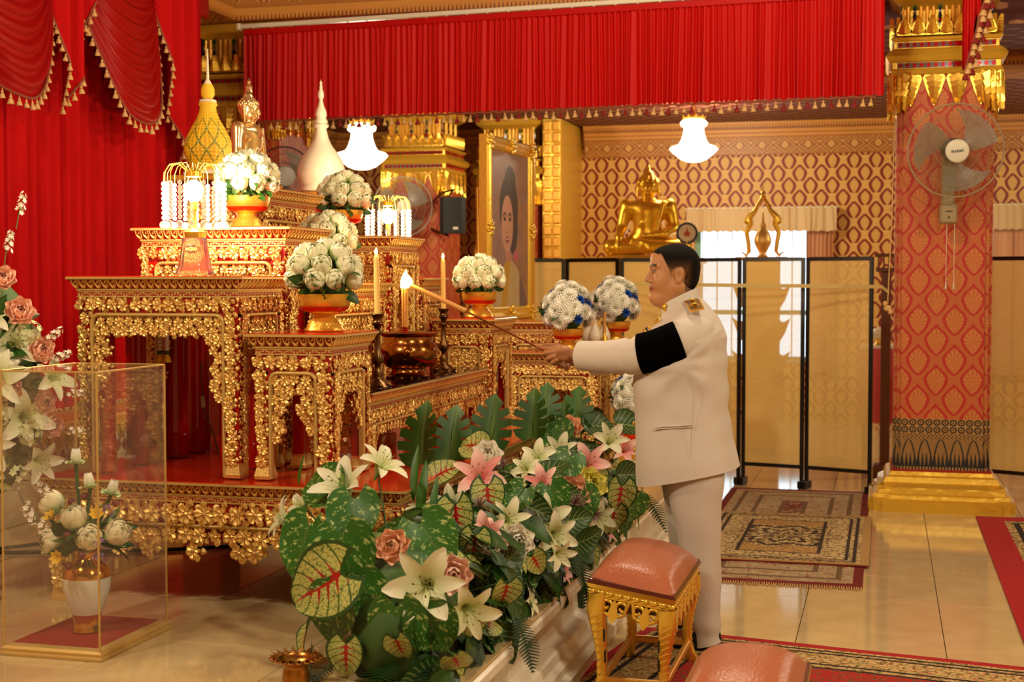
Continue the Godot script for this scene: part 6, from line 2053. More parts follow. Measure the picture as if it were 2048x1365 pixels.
func window_dressing() -> void:
	for x0 in [-2.1, 0.75]:
		var t := thing("window_pelmet", "pleated cream pelmet over the bright back window" if x0 < 0 else "pleated cream pelmet over the window right of the pillar", "pelmet", Vector3(x0 - 0.07, 2.10, -15.93))
		var b := pleats(Vector3.ZERO, Vector3(1.64, 0, 0), 0.0, 0.27, 22, 0.018, Vector3.BACK, 4, 6, 3)
		part("cloth", b, t, Transform3D(), M.cream_cloth)
		b = MB.new()
		b.box(Vector3(0.82, 0.262, -0.075), Vector3(1.66, 0.016, 0.188))
		part("board", b, t, Transform3D(), M.white_paint)
		t = thing("side_curtain", "drawn peach curtain at the right of the bright back window" if x0 < 0 else "drawn peach curtain at the left of the window beyond the pillar", "curtain", Vector3(x0 + 1.23 if x0 < 0 else x0, 0.55, -16.02))
		b = pleats(Vector3.ZERO, Vector3(0.30 if x0 < 0 else 0.95, 0, 0), 0.0, 1.81, 7 if x0 < 0 else 20, 0.022, Vector3.BACK, 4, 6, 6)
		part("cloth", b, t, Transform3D(), M.peach_cloth)
	# cabinet behind the screens that carries the big statue and the gilt stand
	var c := thing("shrine_cabinet", "gilded shrine cabinet behind the folding screens", "cabinet", Vector3(-2.22, 0.0, -13.4))
	var b := MB.new()
	b.box(Vector3(0, 0.86, 0), Vector3(0.98, 1.72, 0.9), 0.01)
	part("body", b, c, Transform3D(), M.gold_paint)
	b = MB.new()
	b.box(Vector3(0, 1.745, 0), Vector3(1.06, 0.05, 1.0), 0.01)
	part("top", b, c, Transform3D(), M.gold_plaster)
	c = thing("gilt_pedestal", "slim flame-edged gilt pedestal under the serpent stand", "pedestal", Vector3(-1.09, 0.0, -13.1))
	b = MB.new()
	b.box(Vector3(0, 0.88, 0), Vector3(0.30, 1.72, 0.30), 0.01)
	b.box(Vector3(0, 1.755, 0), Vector3(0.46, 0.03, 0.40), 0.006)
	part("column", b, c, Transform3D(), M.gold_paint)
	for sx in [-1.0, 1.0]:
		for k in 4:
			b = MB.new()
			b.prism(PackedVector2Array([Vector2(0, 0), Vector2(0.0, -0.22), Vector2(0.06, -0.12), Vector2(0.11, 0.02), Vector2(0.05, -0.02)]), -0.02, 0.02)
			part("flame_leaf", b, c, T(Vector3(sx * 0.15, 1.50 - k * 0.3, 0.1), Basis(Vector3(sx, 0, 0), Vector3.UP, Vector3(0, 0, 1))), M.gold_paint)
	# gilt stand with a pair of arching nagas and a jewelled bud
	var t := thing("gilt_stand", "small gilt stand with two arching serpents round a jewelled bud", "ornament", Vector3(-1.09, 1.771, -13.1))
	for s in [-1.0, 1.0]:
		b = MB.new()
		b.tube([Vector3(s * 0.19, 0.05, 0), Vector3(s * 0.15, 0.015, 0), Vector3(s * 0.12, 0.05, 0), Vector3(s * 0.13, 0.14, 0), Vector3(s * 0.145, 0.22, 0), Vector3(s * 0.11, 0.30, 0), Vector3(s * 0.125, 0.36, 0), Vector3(s * 0.07, 0.42, 0), Vector3(s * 0.03, 0.50, 0), Vector3(0, 0.55, 0)], [0.006, 0.015, 0.018, 0.020, 0.022, 0.026, 0.034, 0.02, 0.016, 0.010], 8)
		b.ball(Vector3(s * 0.14, 0.33, 0), Vector3(0.03, 0.036, 0.02), 8, 6)
		part("serpent", b, t, Transform3D(), M.gold_bright)
	b = MB.new()
	b.lathe([Vector2(0, 0), Vector2(0.05, 0.0), Vector2(0.03, 0.03), Vector2(0.045, 0.06), Vector2(0.075, 0.12), Vector2(0.08, 0.16), Vector2(0.06, 0.22), Vector2(0.03, 0.25), Vector2(0.03, 0.29), Vector2(0.014, 0.32), Vector2(0.008, 0.40), Vector2(0, 0.43)], 14, Vector3.ZERO, Basis(), 0.3)
	part("bud", b, t, Transform3D(), M.gold_leaf)
	b = MB.new()
	b.lathe([Vector2(0.012, 0.53), Vector2(0.03, 0.545), Vector2(0.014, 0.56), Vector2(0.02, 0.58), Vector2(0.008, 0.60), Vector2(0.012, 0.62), Vector2(0.0, 0.66)], 10)
	part("finial", b, t, Transform3D(), M.gold_bright)
	t = thing("round_fan", "round blue-rimmed ceremonial fan with a red emblem beside the statue", "fan", Vector3(-1.765, 1.771, -13.0))
	b = MB.new()
	b.tube([Vector3(0, 0, 0), Vector3(0, 0.16, 0)], [0.008], 6)
	part("handle", b, t, Transform3D(), M.gold_bright)
	b = MB.new()
	b.lathe([Vector2(0.0, -0.008), Vector2(0.098, -0.008), Vector2(0.098, 0.006), Vector2(0.0, 0.006)], 32, Vector3(0, 0.22, 0), Basis(Vector3.RIGHT, PI * 0.5))
	part("blue_rim", b, t, Transform3D(), mat("fan_blue", Color(0.16, 0.22, 0.30), 0.6))
	b = MB.new()
	b.lathe([Vector2(0.0, 0.006), Vector2(0.078, 0.006), Vector2(0.076, 0.010), Vector2(0.0, 0.010)], 32, Vector3(0, 0.22, 0), Basis(Vector3.RIGHT, PI * 0.5))
	part("cream_disc", b, t, Transform3D(), mat("fan_cream", Color(0.86, 0.78, 0.62), 0.6))
	b = MB.new()
	b.prism(PackedVector2Array([Vector2(-0.022, -0.03), Vector2(0.022, -0.03), Vector2(0.03, 0.0), Vector2(0.012, 0.012), Vector2(0.0, 0.05), Vector2(-0.012, 0.012), Vector2(-0.03, 0.0)]), 0.010, 0.012, T(Vector3(0, 0.22, 0)))
	part("emblem", b, t, Transform3D(), mat("emblem_red", Color(0.72, 0.28, 0.18), 0.6))
	# pink-clothed table with a white bowl, and a dark carved stand, glimpsed left of the pillar
	t = thing("clothed_table", "small table under a pink cloth glimpsed left of the brocade pillar", "table", Vector3(-0.02, 0.0, -12.6))
	b = MB.new()
	b.box(Vector3(0, 0.98, 0), Vector3(0.36, 0.05, 0.36), 0.01)
	part("top", b, t, Transform3D(), M.white_paint)
	b = pleats(Vector3(-0.19, 0, 0.19), Vector3(0.19, 0, 0.19), 0.35, 0.98, 7, 0.012, Vector3.BACK, 4, 6, 2)
	part("cloth", b, t, Transform3D(), mat("pink_cloth", Color(0.80, 0.30, 0.30), 0.7))
	b = MB.new()
	for sx in [-1, 1]:
		for sz in [-1, 1]: b.box(Vector3(sx * 0.15, 0.49, sz * 0.15), Vector3(0.04, 0.97, 0.04))
	part("legs", b, t, Transform3D(), M.stool_wood)
	t = thing("white_bowl", "lidded white bowl on a gold foot upon the pink clothed table", "bowl", Vector3(-0.05, 1.006, -12.5))
	b = MB.new()
	b.ball(Vector3(0, 0.10, 0), Vector3(0.072, 0.055, 0.072), 14, 10)
	part("body", b, t, Transform3D(), M.spire_white)
	b = MB.new()
	b.lathe([Vector2(0, 0), Vector2(0.05, 0.0), Vector2(0.03, 0.03), Vector2(0.045, 0.065)], 16)
	part("gold_foot", b, t, Transform3D(), M.gold_bright)
	t = thing("dark_stand", "dark carved wooden stand just left of the brocade pillar", "stand", Vector3(0.0, 0.0, -11.6))
	b = MB.new()
	b.box(Vector3(0, 0.85, 0), Vector3(0.075, 1.55, 0.10), 0.006)
	b.box(Vector3(0, 0.05, 0), Vector3(0.18, 0.10, 0.2), 0.01)
	part("post", b, t, Transform3D(), M.wall_dark)
	b = MB.new()
	b.box(Vector3(0, 1.64, 0), Vector3(0.16, 0.03, 0.14), 0.006)
	for k in 4: b.box(Vector3(-0.06 + k * 0.04, 1.70, 0.05), Vector3(0.012, 0.10, 0.012))
	b.box(Vector3(0, 1.755, 0), Vector3(0.18, 0.025, 0.15), 0.006)
	part("gallery", b, t, Transform3D(), M.wall_dark)
# ---------------------------------------------------------------- flowers
func heart_leaf(m: Material, lobes: float, bend: float, droop: float, seed_: int, narrow := 1.0) -> ArrayMesh:
	# leaf along +y from the stalk, facing +z, length 1; uv: across, along
	var rows := 11; var cols := 9
	var pts := PackedVector3Array(); var uv := PackedVector2Array()
	for r in rows:
		var v := float(r) / (rows - 1)
		var w := 0.52 * narrow * pow(sin(PI * pow(clampf(v * 0.97 + 0.015, 0, 1), 0.62)), 0.75)
		if r == 0: w = 0.20 * narrow
		if r == rows - 1: w = 0.008
		for q in cols:
			var s := float(q) / (cols - 1) * 2.0 - 1.0
			var y := v - lobes * pow(absf(s), 1.4) * pow(1.0 - v, 2.0)
			var z := -bend * v * v + droop * s * s * w + 0.025 * sin(v * 11.0 + s * 3.0 + seed_) * absf(s)
			pts.append(Vector3(s * w, y * (1.0 - 0.1 * bend * v), z))
			uv.append(Vector2(s * 0.5 + 0.5, v))
	var b := MB.new()
	b.grid(pts, rows, cols, uv)
	return b.mesh(m)

func monstera_leaf() -> ArrayMesh:
	var half := [Vector2(0.0, 0.0), Vector2(0.16, -0.06), Vector2(0.30, 0.04), Vector2(0.36, 0.18), Vector2(0.15, 0.20), Vector2(0.37, 0.25), Vector2(0.38, 0.38), Vector2(0.14, 0.36), Vector2(0.36, 0.46), Vector2(0.34, 0.58), Vector2(0.12, 0.52), Vector2(0.30, 0.66), Vector2(0.25, 0.77), Vector2(0.09, 0.68), Vector2(0.17, 0.84), Vector2(0.0, 1.0)]
	var b := MB.new()
	for sd in [-1.0, 1.0]:
		var poly := PackedVector2Array()
		for p in half: poly.append(Vector2(p.x * sd, p.y))
		var ids := Geometry2D.triangulate_polygon(poly)
		var k := b.v.size()
		for p in poly:
			b.v.append(Vector3(p.x, p.y, 0.30 * absf(p.x) - 0.28 * p.y * p.y))
			b.n.append(Vector3(-0.28 * sd, 0.3 * p.y, 1).normalized())
			b.u.append(Vector2(p.x + 0.5, p.y))
			b.c.append(Color(0.17, 0.36, 0.13) if absf(p.x) > 0.05 else Color(0.40, 0.54, 0.26))
		for q in range(0, ids.size(), 3):
			var A := poly[ids[q]]; var B := poly[ids[q + 1]]; var C := poly[ids[q + 2]]
			if (B - A).cross(C - A) > 0: b.i.append_array([k + ids[q], k + ids[q + 2], k + ids[q + 1]])
			else: b.i.append_array([k + ids[q], k + ids[q + 1], k + ids[q + 2]])
	b.col = Color(0.36, 0.48, 0.22)
	b.tube([Vector3(0, -0.3, 0.0), Vector3(0, 0, 0.012), Vector3(0, 0.5, -0.06), Vector3(0, 0.98, -0.265)], [0.012, 0.012, 0.008, 0.003], 5)
	return b.mesh(M.leafy)

func fern_frond() -> ArrayMesh:
	var b := MB.new()
	b.col = Color(0.11, 0.22, 0.09)
	var n := 18
	for k in n:
		var v := (k + 0.5) / n
		var p := Vector3(0, v, -0.35 * v * v)
		var l := 0.26 * sin(PI * (0.15 + 0.83 * v)) + 0.02
		for s in [-1.0, 1.0]:
			var t := p + Vector3(s * l, l * 0.35, -0.06 * l)
			var w := Vector3(0, 0.030, 0)
			b.tri_flat(p - w, p + w, t) if s > 0 else b.tri_flat(p - w, t, p + w)
			b.tri_flat(p + w, t + Vector3(-s * 0.02, 0.012, 0), t) if s > 0 else b.tri_flat(p + w, t, t + Vector3(-s * 0.02, 0.012, 0))
	b.tube([Vector3(0, -0.1, 0), Vector3(0, 0.5, -0.09), Vector3(0, 1, -0.35)], [0.008, 0.006, 0.002], 4)
	return b.mesh(M.leafy)

func lily_mesh(base: Color, mid: Color, tip: Color, open_: float, seed_: int) -> ArrayMesh:
	# trumpet of six recurved petals facing +y, radius about 1, with stamens
	var r := RandomNumberGenerator.new(); r.seed = seed_
	var b := MB.new()
	for k in 6:
		var a := TAU * k / 6 + r.randf_range(-0.08, 0.08)
		var d := Vector3(cos(a), 0, sin(a))
		var inner := k % 2 == 0
		petal(b, Vector3(0, -0.62 + (0.03 if inner else 0.0), 0) + d * 0.06, d, Vector3.UP, 1.42 * r.randf_range(0.94, 1.04), 0.62 if inner else 0.46, 0.22, 0.28, base, tip if r.randf() > 0.3 else mid, 1.5, 8, 5, open_ * r.randf_range(0.9, 1.1))
	for k in 6:
		var a := TAU * k / 6 + 0.3
		var d := Vector3(cos(a), 0, sin(a))
		b.col = Color(0.72, 0.76, 0.45)
		b.tube([Vector3(0, -0.5, 0), Vector3(0, 0.1, 0) + d * 0.10, Vector3(0, 0.42, 0) + d * 0.24], [0.014, 0.012, 0.010], 4)
		b.col = Color(0.30, 0.14, 0.05)
		b.ball(Vector3(0, 0.44, 0) + d * 0.25, Vector3(0.05, 0.018, 0.022), 6, 4, Basis(Vector3.UP, -a))
	b.col = Color(0.50, 0.62, 0.30)
	b.tube([Vector3(0, -0.95, 0), Vector3(0, -0.58, 0)], [0.04, 0.09], 6)
	return b.mesh(M.petal)

func rose_mesh(c0: Color, c1: Color, seed_: int) -> ArrayMesh:
	var r := RandomNumberGenerator.new(); r.seed = seed_
	var b := MB.new()
	for L in [[7, 1.5, 1.25, 1.35, -1.2, 1.0], [6, 1.35, 1.15, 1.1, -1.35, 0.75], [5, 1.2, 1.0, 0.8, -1.25, 0.5], [4, 1.05, 0.85, 0.5, -0.95, 0.3], [3, 0.95, 0.7, 0.25, -0.6, 0.16]]:
		var n: int = L[0]
		for k in n:
			var a: float = TAU * k / n + L[3] * 3.0 + r.randf_range(-0.15, 0.15)
			var d := Vector3(cos(a), 0, sin(a))
			petal(b, Vector3(0, -0.6, 0) + d * 0.08, d, Vector3.UP, L[1], L[2], 0.45, L[3] * r.randf_range(0.92, 1.05), c0.lerp(c1, 1.0 - L[5]), c0, 0.9, 6, 5, L[4] + (0.35 if L[5] > 0.6 else 0.0))
	return b.mesh(M.petal)

func mum_mesh(c0: Color, c1: Color, n: int, len: float) -> ArrayMesh:
	var b := MB.new()
	for L in [[n, 1.5, 1.0], [n - 2, 1.2, 0.95], [n - 4, 0.85, 0.85], [n - 6, 0.5, 0.75], [5, 0.2, 0.6]]:
		for k in int(L[0]):
			var a: float = TAU * k / L[0] + L[1]
			petal(b, Vector3.ZERO, Vector3(cos(a), 0, sin(a)), Vector3.UP, len * L[2], 0.24, 0.3, L[1], c0, c1, 1.2, 4, 3, 0.25)
	b.col = Color(0.80, 0.72, 0.30)
	b.ball(Vector3(0, 0.1, 0), Vector3(0.10, 0.1, 0.10), 7, 4)
	return b.mesh(M.petal)

func leaf_textures() -> void:
	var fn := FastNoiseLite.new(); fn.seed = 6; fn.frequency = 1.0
	var ce := FastNoiseLite.new(); ce.seed = 2; ce.frequency = 1.0
	ce.noise_type = FastNoiseLite.TYPE_CELLULAR
	ce.cellular_return_type = FastNoiseLite.RETURN_DISTANCE2_SUB
	var mk := func(nm: String, f: Callable):
		var m := mat(nm, Color(1, 1, 1), 0.42)
		m.albedo_texture = tex(160, 160, f)
		m.backlight_enabled = true
		m.backlight = Color(0.06, 0.08, 0.03)
	mk.call("caladium", func(x, y):
		var s := absf(x - 0.5) * 2.0
		var c := Color(0.70, 0.72, 0.36).lerp(Color(0.80, 0.80, 0.52), fn.get_noise_2d(x * 6.0, y * 6.0) * 0.5 + 0.5)
		if ce.get_noise_2d(x * 16.0, y * 14.0) < -0.86: c = Color(0.18, 0.32, 0.12)
		var vein := fmod((y - s * 0.30) * 6.0 + 10.0, 1.0)
		if absf(vein - 0.5) < 0.05 + 0.02 * s: c = Color(0.22, 0.36, 0.14)
		if s < 0.025: c = Color(0.25, 0.36, 0.15)
		var ray: bool = absf(vein - 0.5) < 0.22 * (1.0 - s * 1.9) and s < 0.5 and y < 0.62
		if s < 0.10 * (1.0 - y) + 0.02 or ray: c = Color(0.66, 0.10, 0.08)
		if s > 0.90 or y > 0.965 or y < 0.03: c = Color(0.14, 0.30, 0.10)
		return c)
	mk.call("pothos", func(x, y):
		var s := absf(x - 0.5) * 2.0
		var n := fn.get_noise_2d(x * 5.0 + (y - s * 0.3) * 2.0, (y - s * 0.35) * 9.0)
		var n2 := fn.get_noise_2d(x * 22.0, (y - s * 0.4) * 26.0)
		var c := Color(0.14, 0.34, 0.10).lerp(Color(0.24, 0.48, 0.15), n2 * 0.5 + 0.5)
		if n + n2 * 0.45 > 0.34: c = Color(0.80, 0.83, 0.56).lerp(Color(0.50, 0.62, 0.30), clampf(n2 + 0.3, 0, 1))
		if s < 0.02: c = Color(0.35, 0.46, 0.20)
		return c)
	mk.call("calathea", func(x, y):
		var s := absf(x - 0.5) * 2.0
		var vein := fmod((y - s * 0.34) * 7.0 + 10.0, 1.0)
		var c := Color(0.14, 0.30, 0.11)
		if absf(vein - 0.5) < 0.13 and s < 0.86: c = Color(0.48, 0.56, 0.33)
		if s < 0.035: c = Color(0.58, 0.64, 0.40)
		return c.lerp(Color(0.12, 0.16, 0.06), 0.3 * (fn.get_noise_2d(x * 9.0, y * 9.0) * 0.5 + 0.5)))

func stem_to(b: MB, a: Vector3, e: Vector3, r := 0.004) -> void:
	b.tube([a, a.lerp(e, 0.5) + Vector3(0, 0.05, 0), e], [r, r, r * 0.8], 5, false)

const BED := {
	"lily": [[-1.764, 0.87, -4.45, 0.105, -0.15, 0.75, 0.65], [-1.647, 0.934, -4.55, 0.085, 0.5, 0.75, 0.2], [-1.942, 0.766, -4.35, 0.07, -0.8, 0.4, 0.45], [-1.935, 0.785, -4.5, 0.06, -0.5, 0.6, 0.6], [-1.327, 0.639, -4.02, 0.12, 0.2, 0.15, 1], [-1.213, 0.547, -4.1, 0.09, 0.6, -0.25, 0.8], [-1.313, 0.687, -4.95, 0.075, 0.5, 0.3, 0.8], [-1.475, 0.765, -4.75, 0.075, -0.2, 0.5, 0.85], [-1.275, 0.789, -6.7, 0.09, 0.4, 0.5, 0.75], [-1.408, 0.795, -6.2, 0.08, 0, 0.55, 0.8], [-1.414, 0.809, -5.8, 0.075, 0.1, 0.5, 0.85], [-1.418, 0.792, -5.6, 0.06, -0.1, 0.5, 0.85], [-1.241, 0.641, -5.25, 0.09, 0.45, 0.2, 0.85], [-1.196, 0.594, -5.2, 0.08, 0.5, 0, 0.85], [-1.165, 0.549, -5.9, 0.07, 0.6, 0.1, 0.8], [-1.146, 0.548, -5.05, 0.06, 0.7, -0.2, 0.7]],
	"pothos": [[-1.861, 0.865, -4.5, 0.11, -0.2, 0.5, 0.8], [-1.666, 0.769, -4.3, 0.12, 0.05, 0.45, 0.85], [-1.828, 0.681, -4.25, 0.13, -0.35, 0.3, 0.85], [-1.618, 0.676, -4.12, 0.14, 0, 0.25, 1], [-1.356, 0.728, -4.2, 0.12, 0.35, 0.35, 0.85], [-1.624, 0.53, -4, 0.12, -0.3, -0.1, 1], [-1.503, 0.591, -4, 0.1, 0, 0.1, 1], [-1.392, 0.503, -3.98, 0.12, 0.1, -0.1, 1], [-1.296, 0.5, -4.02, 0.11, 0.4, -0.2, 0.9], [-1.318, 0.746, -5.9, 0.1, 0.2, 0.5, 0.85], [-1.199, 0.624, -5.75, 0.09, 0.5, 0.2, 0.85], [-1.33, 0.736, -5.1, 0.08, 0, 0.5, 0.9], [-1.501, 0.862, -6.4, 0.12, -0.1, 0.5, 0.85], [-1.258, 0.687, -5.45, 0.09, 0.2, 0.3, 0.9], [-1.136, 0.473, -6.6, 0.09, 0.7, -0.1, 0.7]],
	"caladium": [[-1.66, 0.623, -3.98, 0.15, -0.15, 0.15, 1, -0.8, -0.45], [-1.556, 0.417, -3.95, 0.075, 0.1, 0.1, 1], [-1.382, 0.459, -3.95, 0.06, 0.1, -0.4, 0.9], [-1.207, 0.507, -4.5, 0.075, 0.6, -0.3, 0.8], [-1.23, 0.465, -4.25, 0.075, 0.5, -0.6, 0.7], [-1.219, 0.412, -4, 0.07, 0.4, -0.7, 0.7], [-1.392, 0.751, -4.95, 0.085, 0.25, 0.3, 0.9], [-1.407, 0.731, -4.6, 0.095, -0.1, 0.3, 0.9], [-1.329, 0.65, -4.55, 0.075, 0.4, 0.1, 0.9], [-1.593, 0.901, -5.4, 0.09, -0.3, 0.6, 0.7], [-1.603, 0.839, -5.1, 0.08, -0.3, 0.5, 0.8], [-1.171, 0.548, -6.4, 0.1, 0.6, 0.1, 0.8], [-1.149, 0.495, -6.1, 0.085, 0.6, -0.3, 0.75], [-1.207, 0.528, -4.95, 0.06, 0.6, -0.1, 0.8], [-1.225, 0.666, -6.2, 0.07, 0.4, 0.4, 0.8]],
	"rose_peach": [[-1.465, 0.733, -4.12, 0.046, 0.05, 0.3, 1], [-1.428, 0.866, -6.5, 0.05, 0.1, 0.6, 0.8], [-1.242, 0.674, -5.75, 0.06, 0.4, 0.3, 0.9]],
	"rose_pink": [[-1.271, 0.655, -4.12, 0.05, 0.5, 0.1, 0.9]],
	"fern": [[-1.434, 0.396, -3.92, 0.16, -0.1, -0.2, 1], [-1.637, 0.381, -3.95, 0.13, -0.5, -0.1, 0.9], [-1.304, 0.412, -3.95, 0.13, 0.3, -0.4, 0.9], [-1.155, 0.381, -4.55, 0.12, 0.7, -0.8, 0.5], [-1.12, 0.464, -5.3, 0.12, 0.7, -0.9, 0.3], [-1.113, 0.476, -6.9, 0.16, 0.8, -0.5, 0.4]],
	"rose_white": [[-1.478, 0.882, -5.25, 0.05, 0.2, 0.6, 0.8], [-1.254, 0.63, -4.85, 0.05, 0.5, 0.2, 0.85]],
	"lily_pink": [[-1.469, 0.825, -5.1, 0.095, 0.1, 0.55, 0.8], [-1.336, 0.665, -4.7, 0.08, 0.3, 0.2, 0.9], [-1.255, 0.756, -6.1, 0.09, 0.35, 0.4, 0.85], [-1.321, 0.747, -5.5, 0.07, 0.2, 0.4, 0.9], [-1.274, 0.695, -7.1, 0.07, 0.4, 0.4, 0.8]],
	"monstera": [[-1.789, 0.981, -5.35, 0.24, -0.3, 0.1, 0.9], [-1.727, 0.954, -5.6, 0.22, 0.1, 0.15, 1], [-1.639, 0.974, -5.9, 0.23, 0.25, 0.15, 0.95], [-1.592, 0.965, -6.4, 0.22, -0.15, 0.1, 1], [-1.592, 0.975, -6.7, 0.21, 0.2, 0.1, 1], [-1.5, 0.94, -7, 0.22, 0.15, 0.2, 0.95], [-1.532, 0.895, -6.8, 0.18, -0.1, 0.1, 1]],
	"blade": [[-1.576, 0.841, -4.75, 0.22, 0.1, 0.2, 1], [-1.624, 0.895, -4.8, 0.2, -0.2, 0.2, 1], [-1.514, 0.815, -4.7, 0.16, 0.3, 0.2, 0.9], [-2.02, 0.895, -4.7, 0.12, -0.6, 0.2, 0.8]],
	"yellow": [[-1.194, 0.697, -5.85, 0.06, 0.6, 0.5, 0.6]],
	"calathea": [[-1.395, 0.748, -5.2, 0.1, 0.1, 0.5, 0.85], [-1.337, 0.771, -5.7, 0.11, -0.2, 0.6, 0.75], [-1.338, 0.785, -6.3, 0.1, 0.3, 0.6, 0.75], [-1.384, 0.83, -7, 0.13, 0.3, 0.6, 0.7], [-1.456, 0.844, -7.1, 0.12, -0.3, 0.6, 0.7], [-1.284, 0.803, -7.3, 0.13, 0.5, 0.6, 0.6], [-1.278, 0.685, -5.2, 0.1, 0.3, 0.3, 0.9], [-1.187, 0.602, -5.5, 0.1, 0.5, 0.2, 0.85], [-1.251, 0.685, -5.6, 0.1, 0.2, 0.4, 0.9], [-1.256, 0.581, -4.75, 0.1, 0.5, -0.1, 0.85], [-1.256, 0.552, -4.55, 0.1, 0.4, -0.1, 0.9], [-1.126, 0.525, -5.5, 0.1, 0.6, -0.2, 0.75], [-1.195, 0.61, -6.8, 0.11, 0.6, 0.3, 0.7]],
	"lavender": [[-1.283, 0.625, -4.65, 0.05, 0.4, 0.2, 0.9], [-1.209, 0.656, -5.6, 0.05, 0.4, 0.3, 0.9], [-1.226, 0.637, -5.4, 0.05, 0.3, 0.3, 0.9], [-1.177, 0.575, -5.8, 0.05, 0.6, 0.2, 0.8]],
}

func flower_bed() -> void:
	leaf_textures()
	S.caladium = [heart_leaf(M.caladium, 0.34, 0.22, 0.25, 1), heart_leaf(M.caladium, 0.30, 0.4, 0.35, 2)]
	S.pothos = [heart_leaf(M.pothos, 0.24, 0.3, 0.3, 3, 1.05), heart_leaf(M.pothos, 0.28, 0.15, 0.2, 4, 1.0)]
	S.calathea = [heart_leaf(M.calathea, 0.05, 0.35, 0.3, 5, 0.75), heart_leaf(M.calathea, 0.08, 0.15, 0.4, 6, 0.8)]
	S.monstera = [monstera_leaf()]
	S.fern = [fern_frond()]
	var w := Color(0.94, 0.92, 0.84)
	S.lily = [lily_mesh(Color(0.82, 0.86, 0.58), w, w, 1.7, 1), lily_mesh(Color(0.86, 0.88, 0.66), w, w, 1.35, 2), lily_mesh(Color(0.80, 0.84, 0.56), w, w, 1.9, 3)]
	S.lily_pink = [lily_mesh(Color(0.93, 0.46, 0.48), Color(0.95, 0.66, 0.62), Color(0.98, 0.86, 0.81), 1.7, 4)]
	S.rose_peach = [rose_mesh(Color(1.0, 0.80, 0.67), Color(0.98, 0.64, 0.47), 1)]
	S.rose_pink = [rose_mesh(Color(0.99, 0.82, 0.76), Color(0.96, 0.66, 0.60), 2)]
	S.rose_white = [rose_mesh(Color(1.0, 0.98, 0.93), Color(0.99, 0.96, 0.86), 3)]
	S.blade = [leaf_mesh(1.0, 0.16, Color(0.12, 0.32, 0.06), Color(0.30, 0.48, 0.14), 0.4, 8, 3)]
	S.yellow = [rose_mesh(Color(0.92, 0.88, 0.45), Color(0.80, 0.80, 0.36), 5)]
	var lv := MB.new()
	for k in 22:
		var a := k * 2.4
		petal(lv, Vector3.ZERO, Vector3(cos(a), 0, sin(a)), Vector3.UP, 1.0, 0.16, 0.2, 0.2 + 1.2 * (k / 22.0), Color(0.50, 0.38, 0.34), Color(0.66, 0.50, 0.50), 1.3, 3, 3, 0.1)
	S.lavender = [lv.mesh(M.petal)]
	var plain := {"lily": "lily", "lily_pink": "pink_lily", "rose_peach": "peach_rose", "rose_pink": "pink_rose", "rose_white": "white_rose", "caladium": "caladium_leaf", "pothos": "variegated_leaf", "calathea": "striped_leaf", "monstera": "split_leaf", "fern": "fern_frond", "blade": "blade_leaf", "yellow": "yellow_bud", "lavender": "dry_flower"}
	var leaves := ["caladium", "pothos", "calathea", "monstera", "fern", "blade"]
	var cuts := [-3.5, -4.62, -5.18, -5.78, -6.42, -7.6]
	var names := ["nearest flower arrangement with big variegated leaves and a peach rose", "second flower arrangement along the dais with caladium leaves and pink lilies", "middle flower arrangement along the dais with white lilies over the edge", "fourth flower arrangement along the dais, before the man's stool", "farthest flower arrangement with split leaves, beside the man's jacket"]
	rng.seed = 77
	for g in 5:
		var zc: float = [-4.22, -4.90, -5.48, -6.10, -6.85][g]
		var o := Vector3(-1.50, 0.341, zc)
		var t := thing("flower_arrangement", names[g], "flowers", o, 0.0, "flower arrangements along the edge of the dais")
		var b := MB.new()
		b.box(Vector3(0.07, 0.05, 0), Vector3(0.28, 0.10, [0.40, 0.5, 0.5, 0.5, 0.7][g]), 0.02)
		part("trough", b, t, Transform3D(), M.black_plastic)
		var st := MB.new()
		for kind in BED:
			for a in BED[kind]:
				if a[2] > cuts[g] or a[2] <= cuts[g + 1]: continue
				var p := Vector3(a[0], a[1], a[2]) - o
				var f := Vector3(a[4], a[5], a[6]).normalized()
				var set_: Array = S[kind]
				var m: ArrayMesh = set_[rng.randi() % set_.size()]
				var sz: float = a[3]
				var base := Vector3(clampf(p.x * 0.3, -0.1, 0.1), 0.08, clampf(p.z * 0.5, -0.2, 0.2))
				if kind in leaves:
					# leaf blade: tip points away from the stalk and hangs a little, face turned to f
					var tip := (p - base).normalized() * (0.5 if p.y > 0.3 else 0.9) + Vector3(f.x * 0.5, -0.35, f.z * 0.2)
					if kind == "monstera" or kind == "blade": tip = Vector3(f.x * 0.4, 1.0, -0.1)
					elif kind == "fern": tip = Vector3(f.x, f.y, f.z)
					elif kind == "caladium" or kind == "pothos": tip = Vector3(f.x * 0.5 + rng.randf_range(-0.35, 0.35), -0.55 if p.y < 0.45 else 0.25, 0.15)
					if kind == "fern":
						var bs0 := aim(tip, 0.0)
						var side := tip.cross(Vector3.UP).normalized()
						bs0 = Basis(side, tip.normalized(), side.cross(tip.normalized()))
						part("fern_frond", m, t, T(p - tip.normalized() * sz * 0.5, bs0.scaled_local(Vector3.ONE * sz * 1.5)))
						continue
					if a.size() > 7: tip = Vector3(a[7], a[8], 0)
					var y := (tip - f * tip.dot(f)).normalized()
					var bs := Basis(y.cross(f), y, f).scaled_local(Vector3.ONE * sz * 1.5)
					if kind == "monstera" or kind == "blade": bs = bs.scaled_local(Vector3.ONE * 0.72)
					part(plain[kind], m, t, T(p - y * sz * 0.65, bs))
					stem_to(st, base, p - y * sz * 0.75)
				else:
					part(plain[kind], m, t, T(p, aim(f, rng.randf() * TAU).scaled_local(Vector3.ONE * sz)))
					stem_to(st, base, p - f * sz * 0.6)
		# filling: smaller leaves over the whole mound
		var L: float = [0.36, 0.36, 0.36, 0.38, 0.5][g]
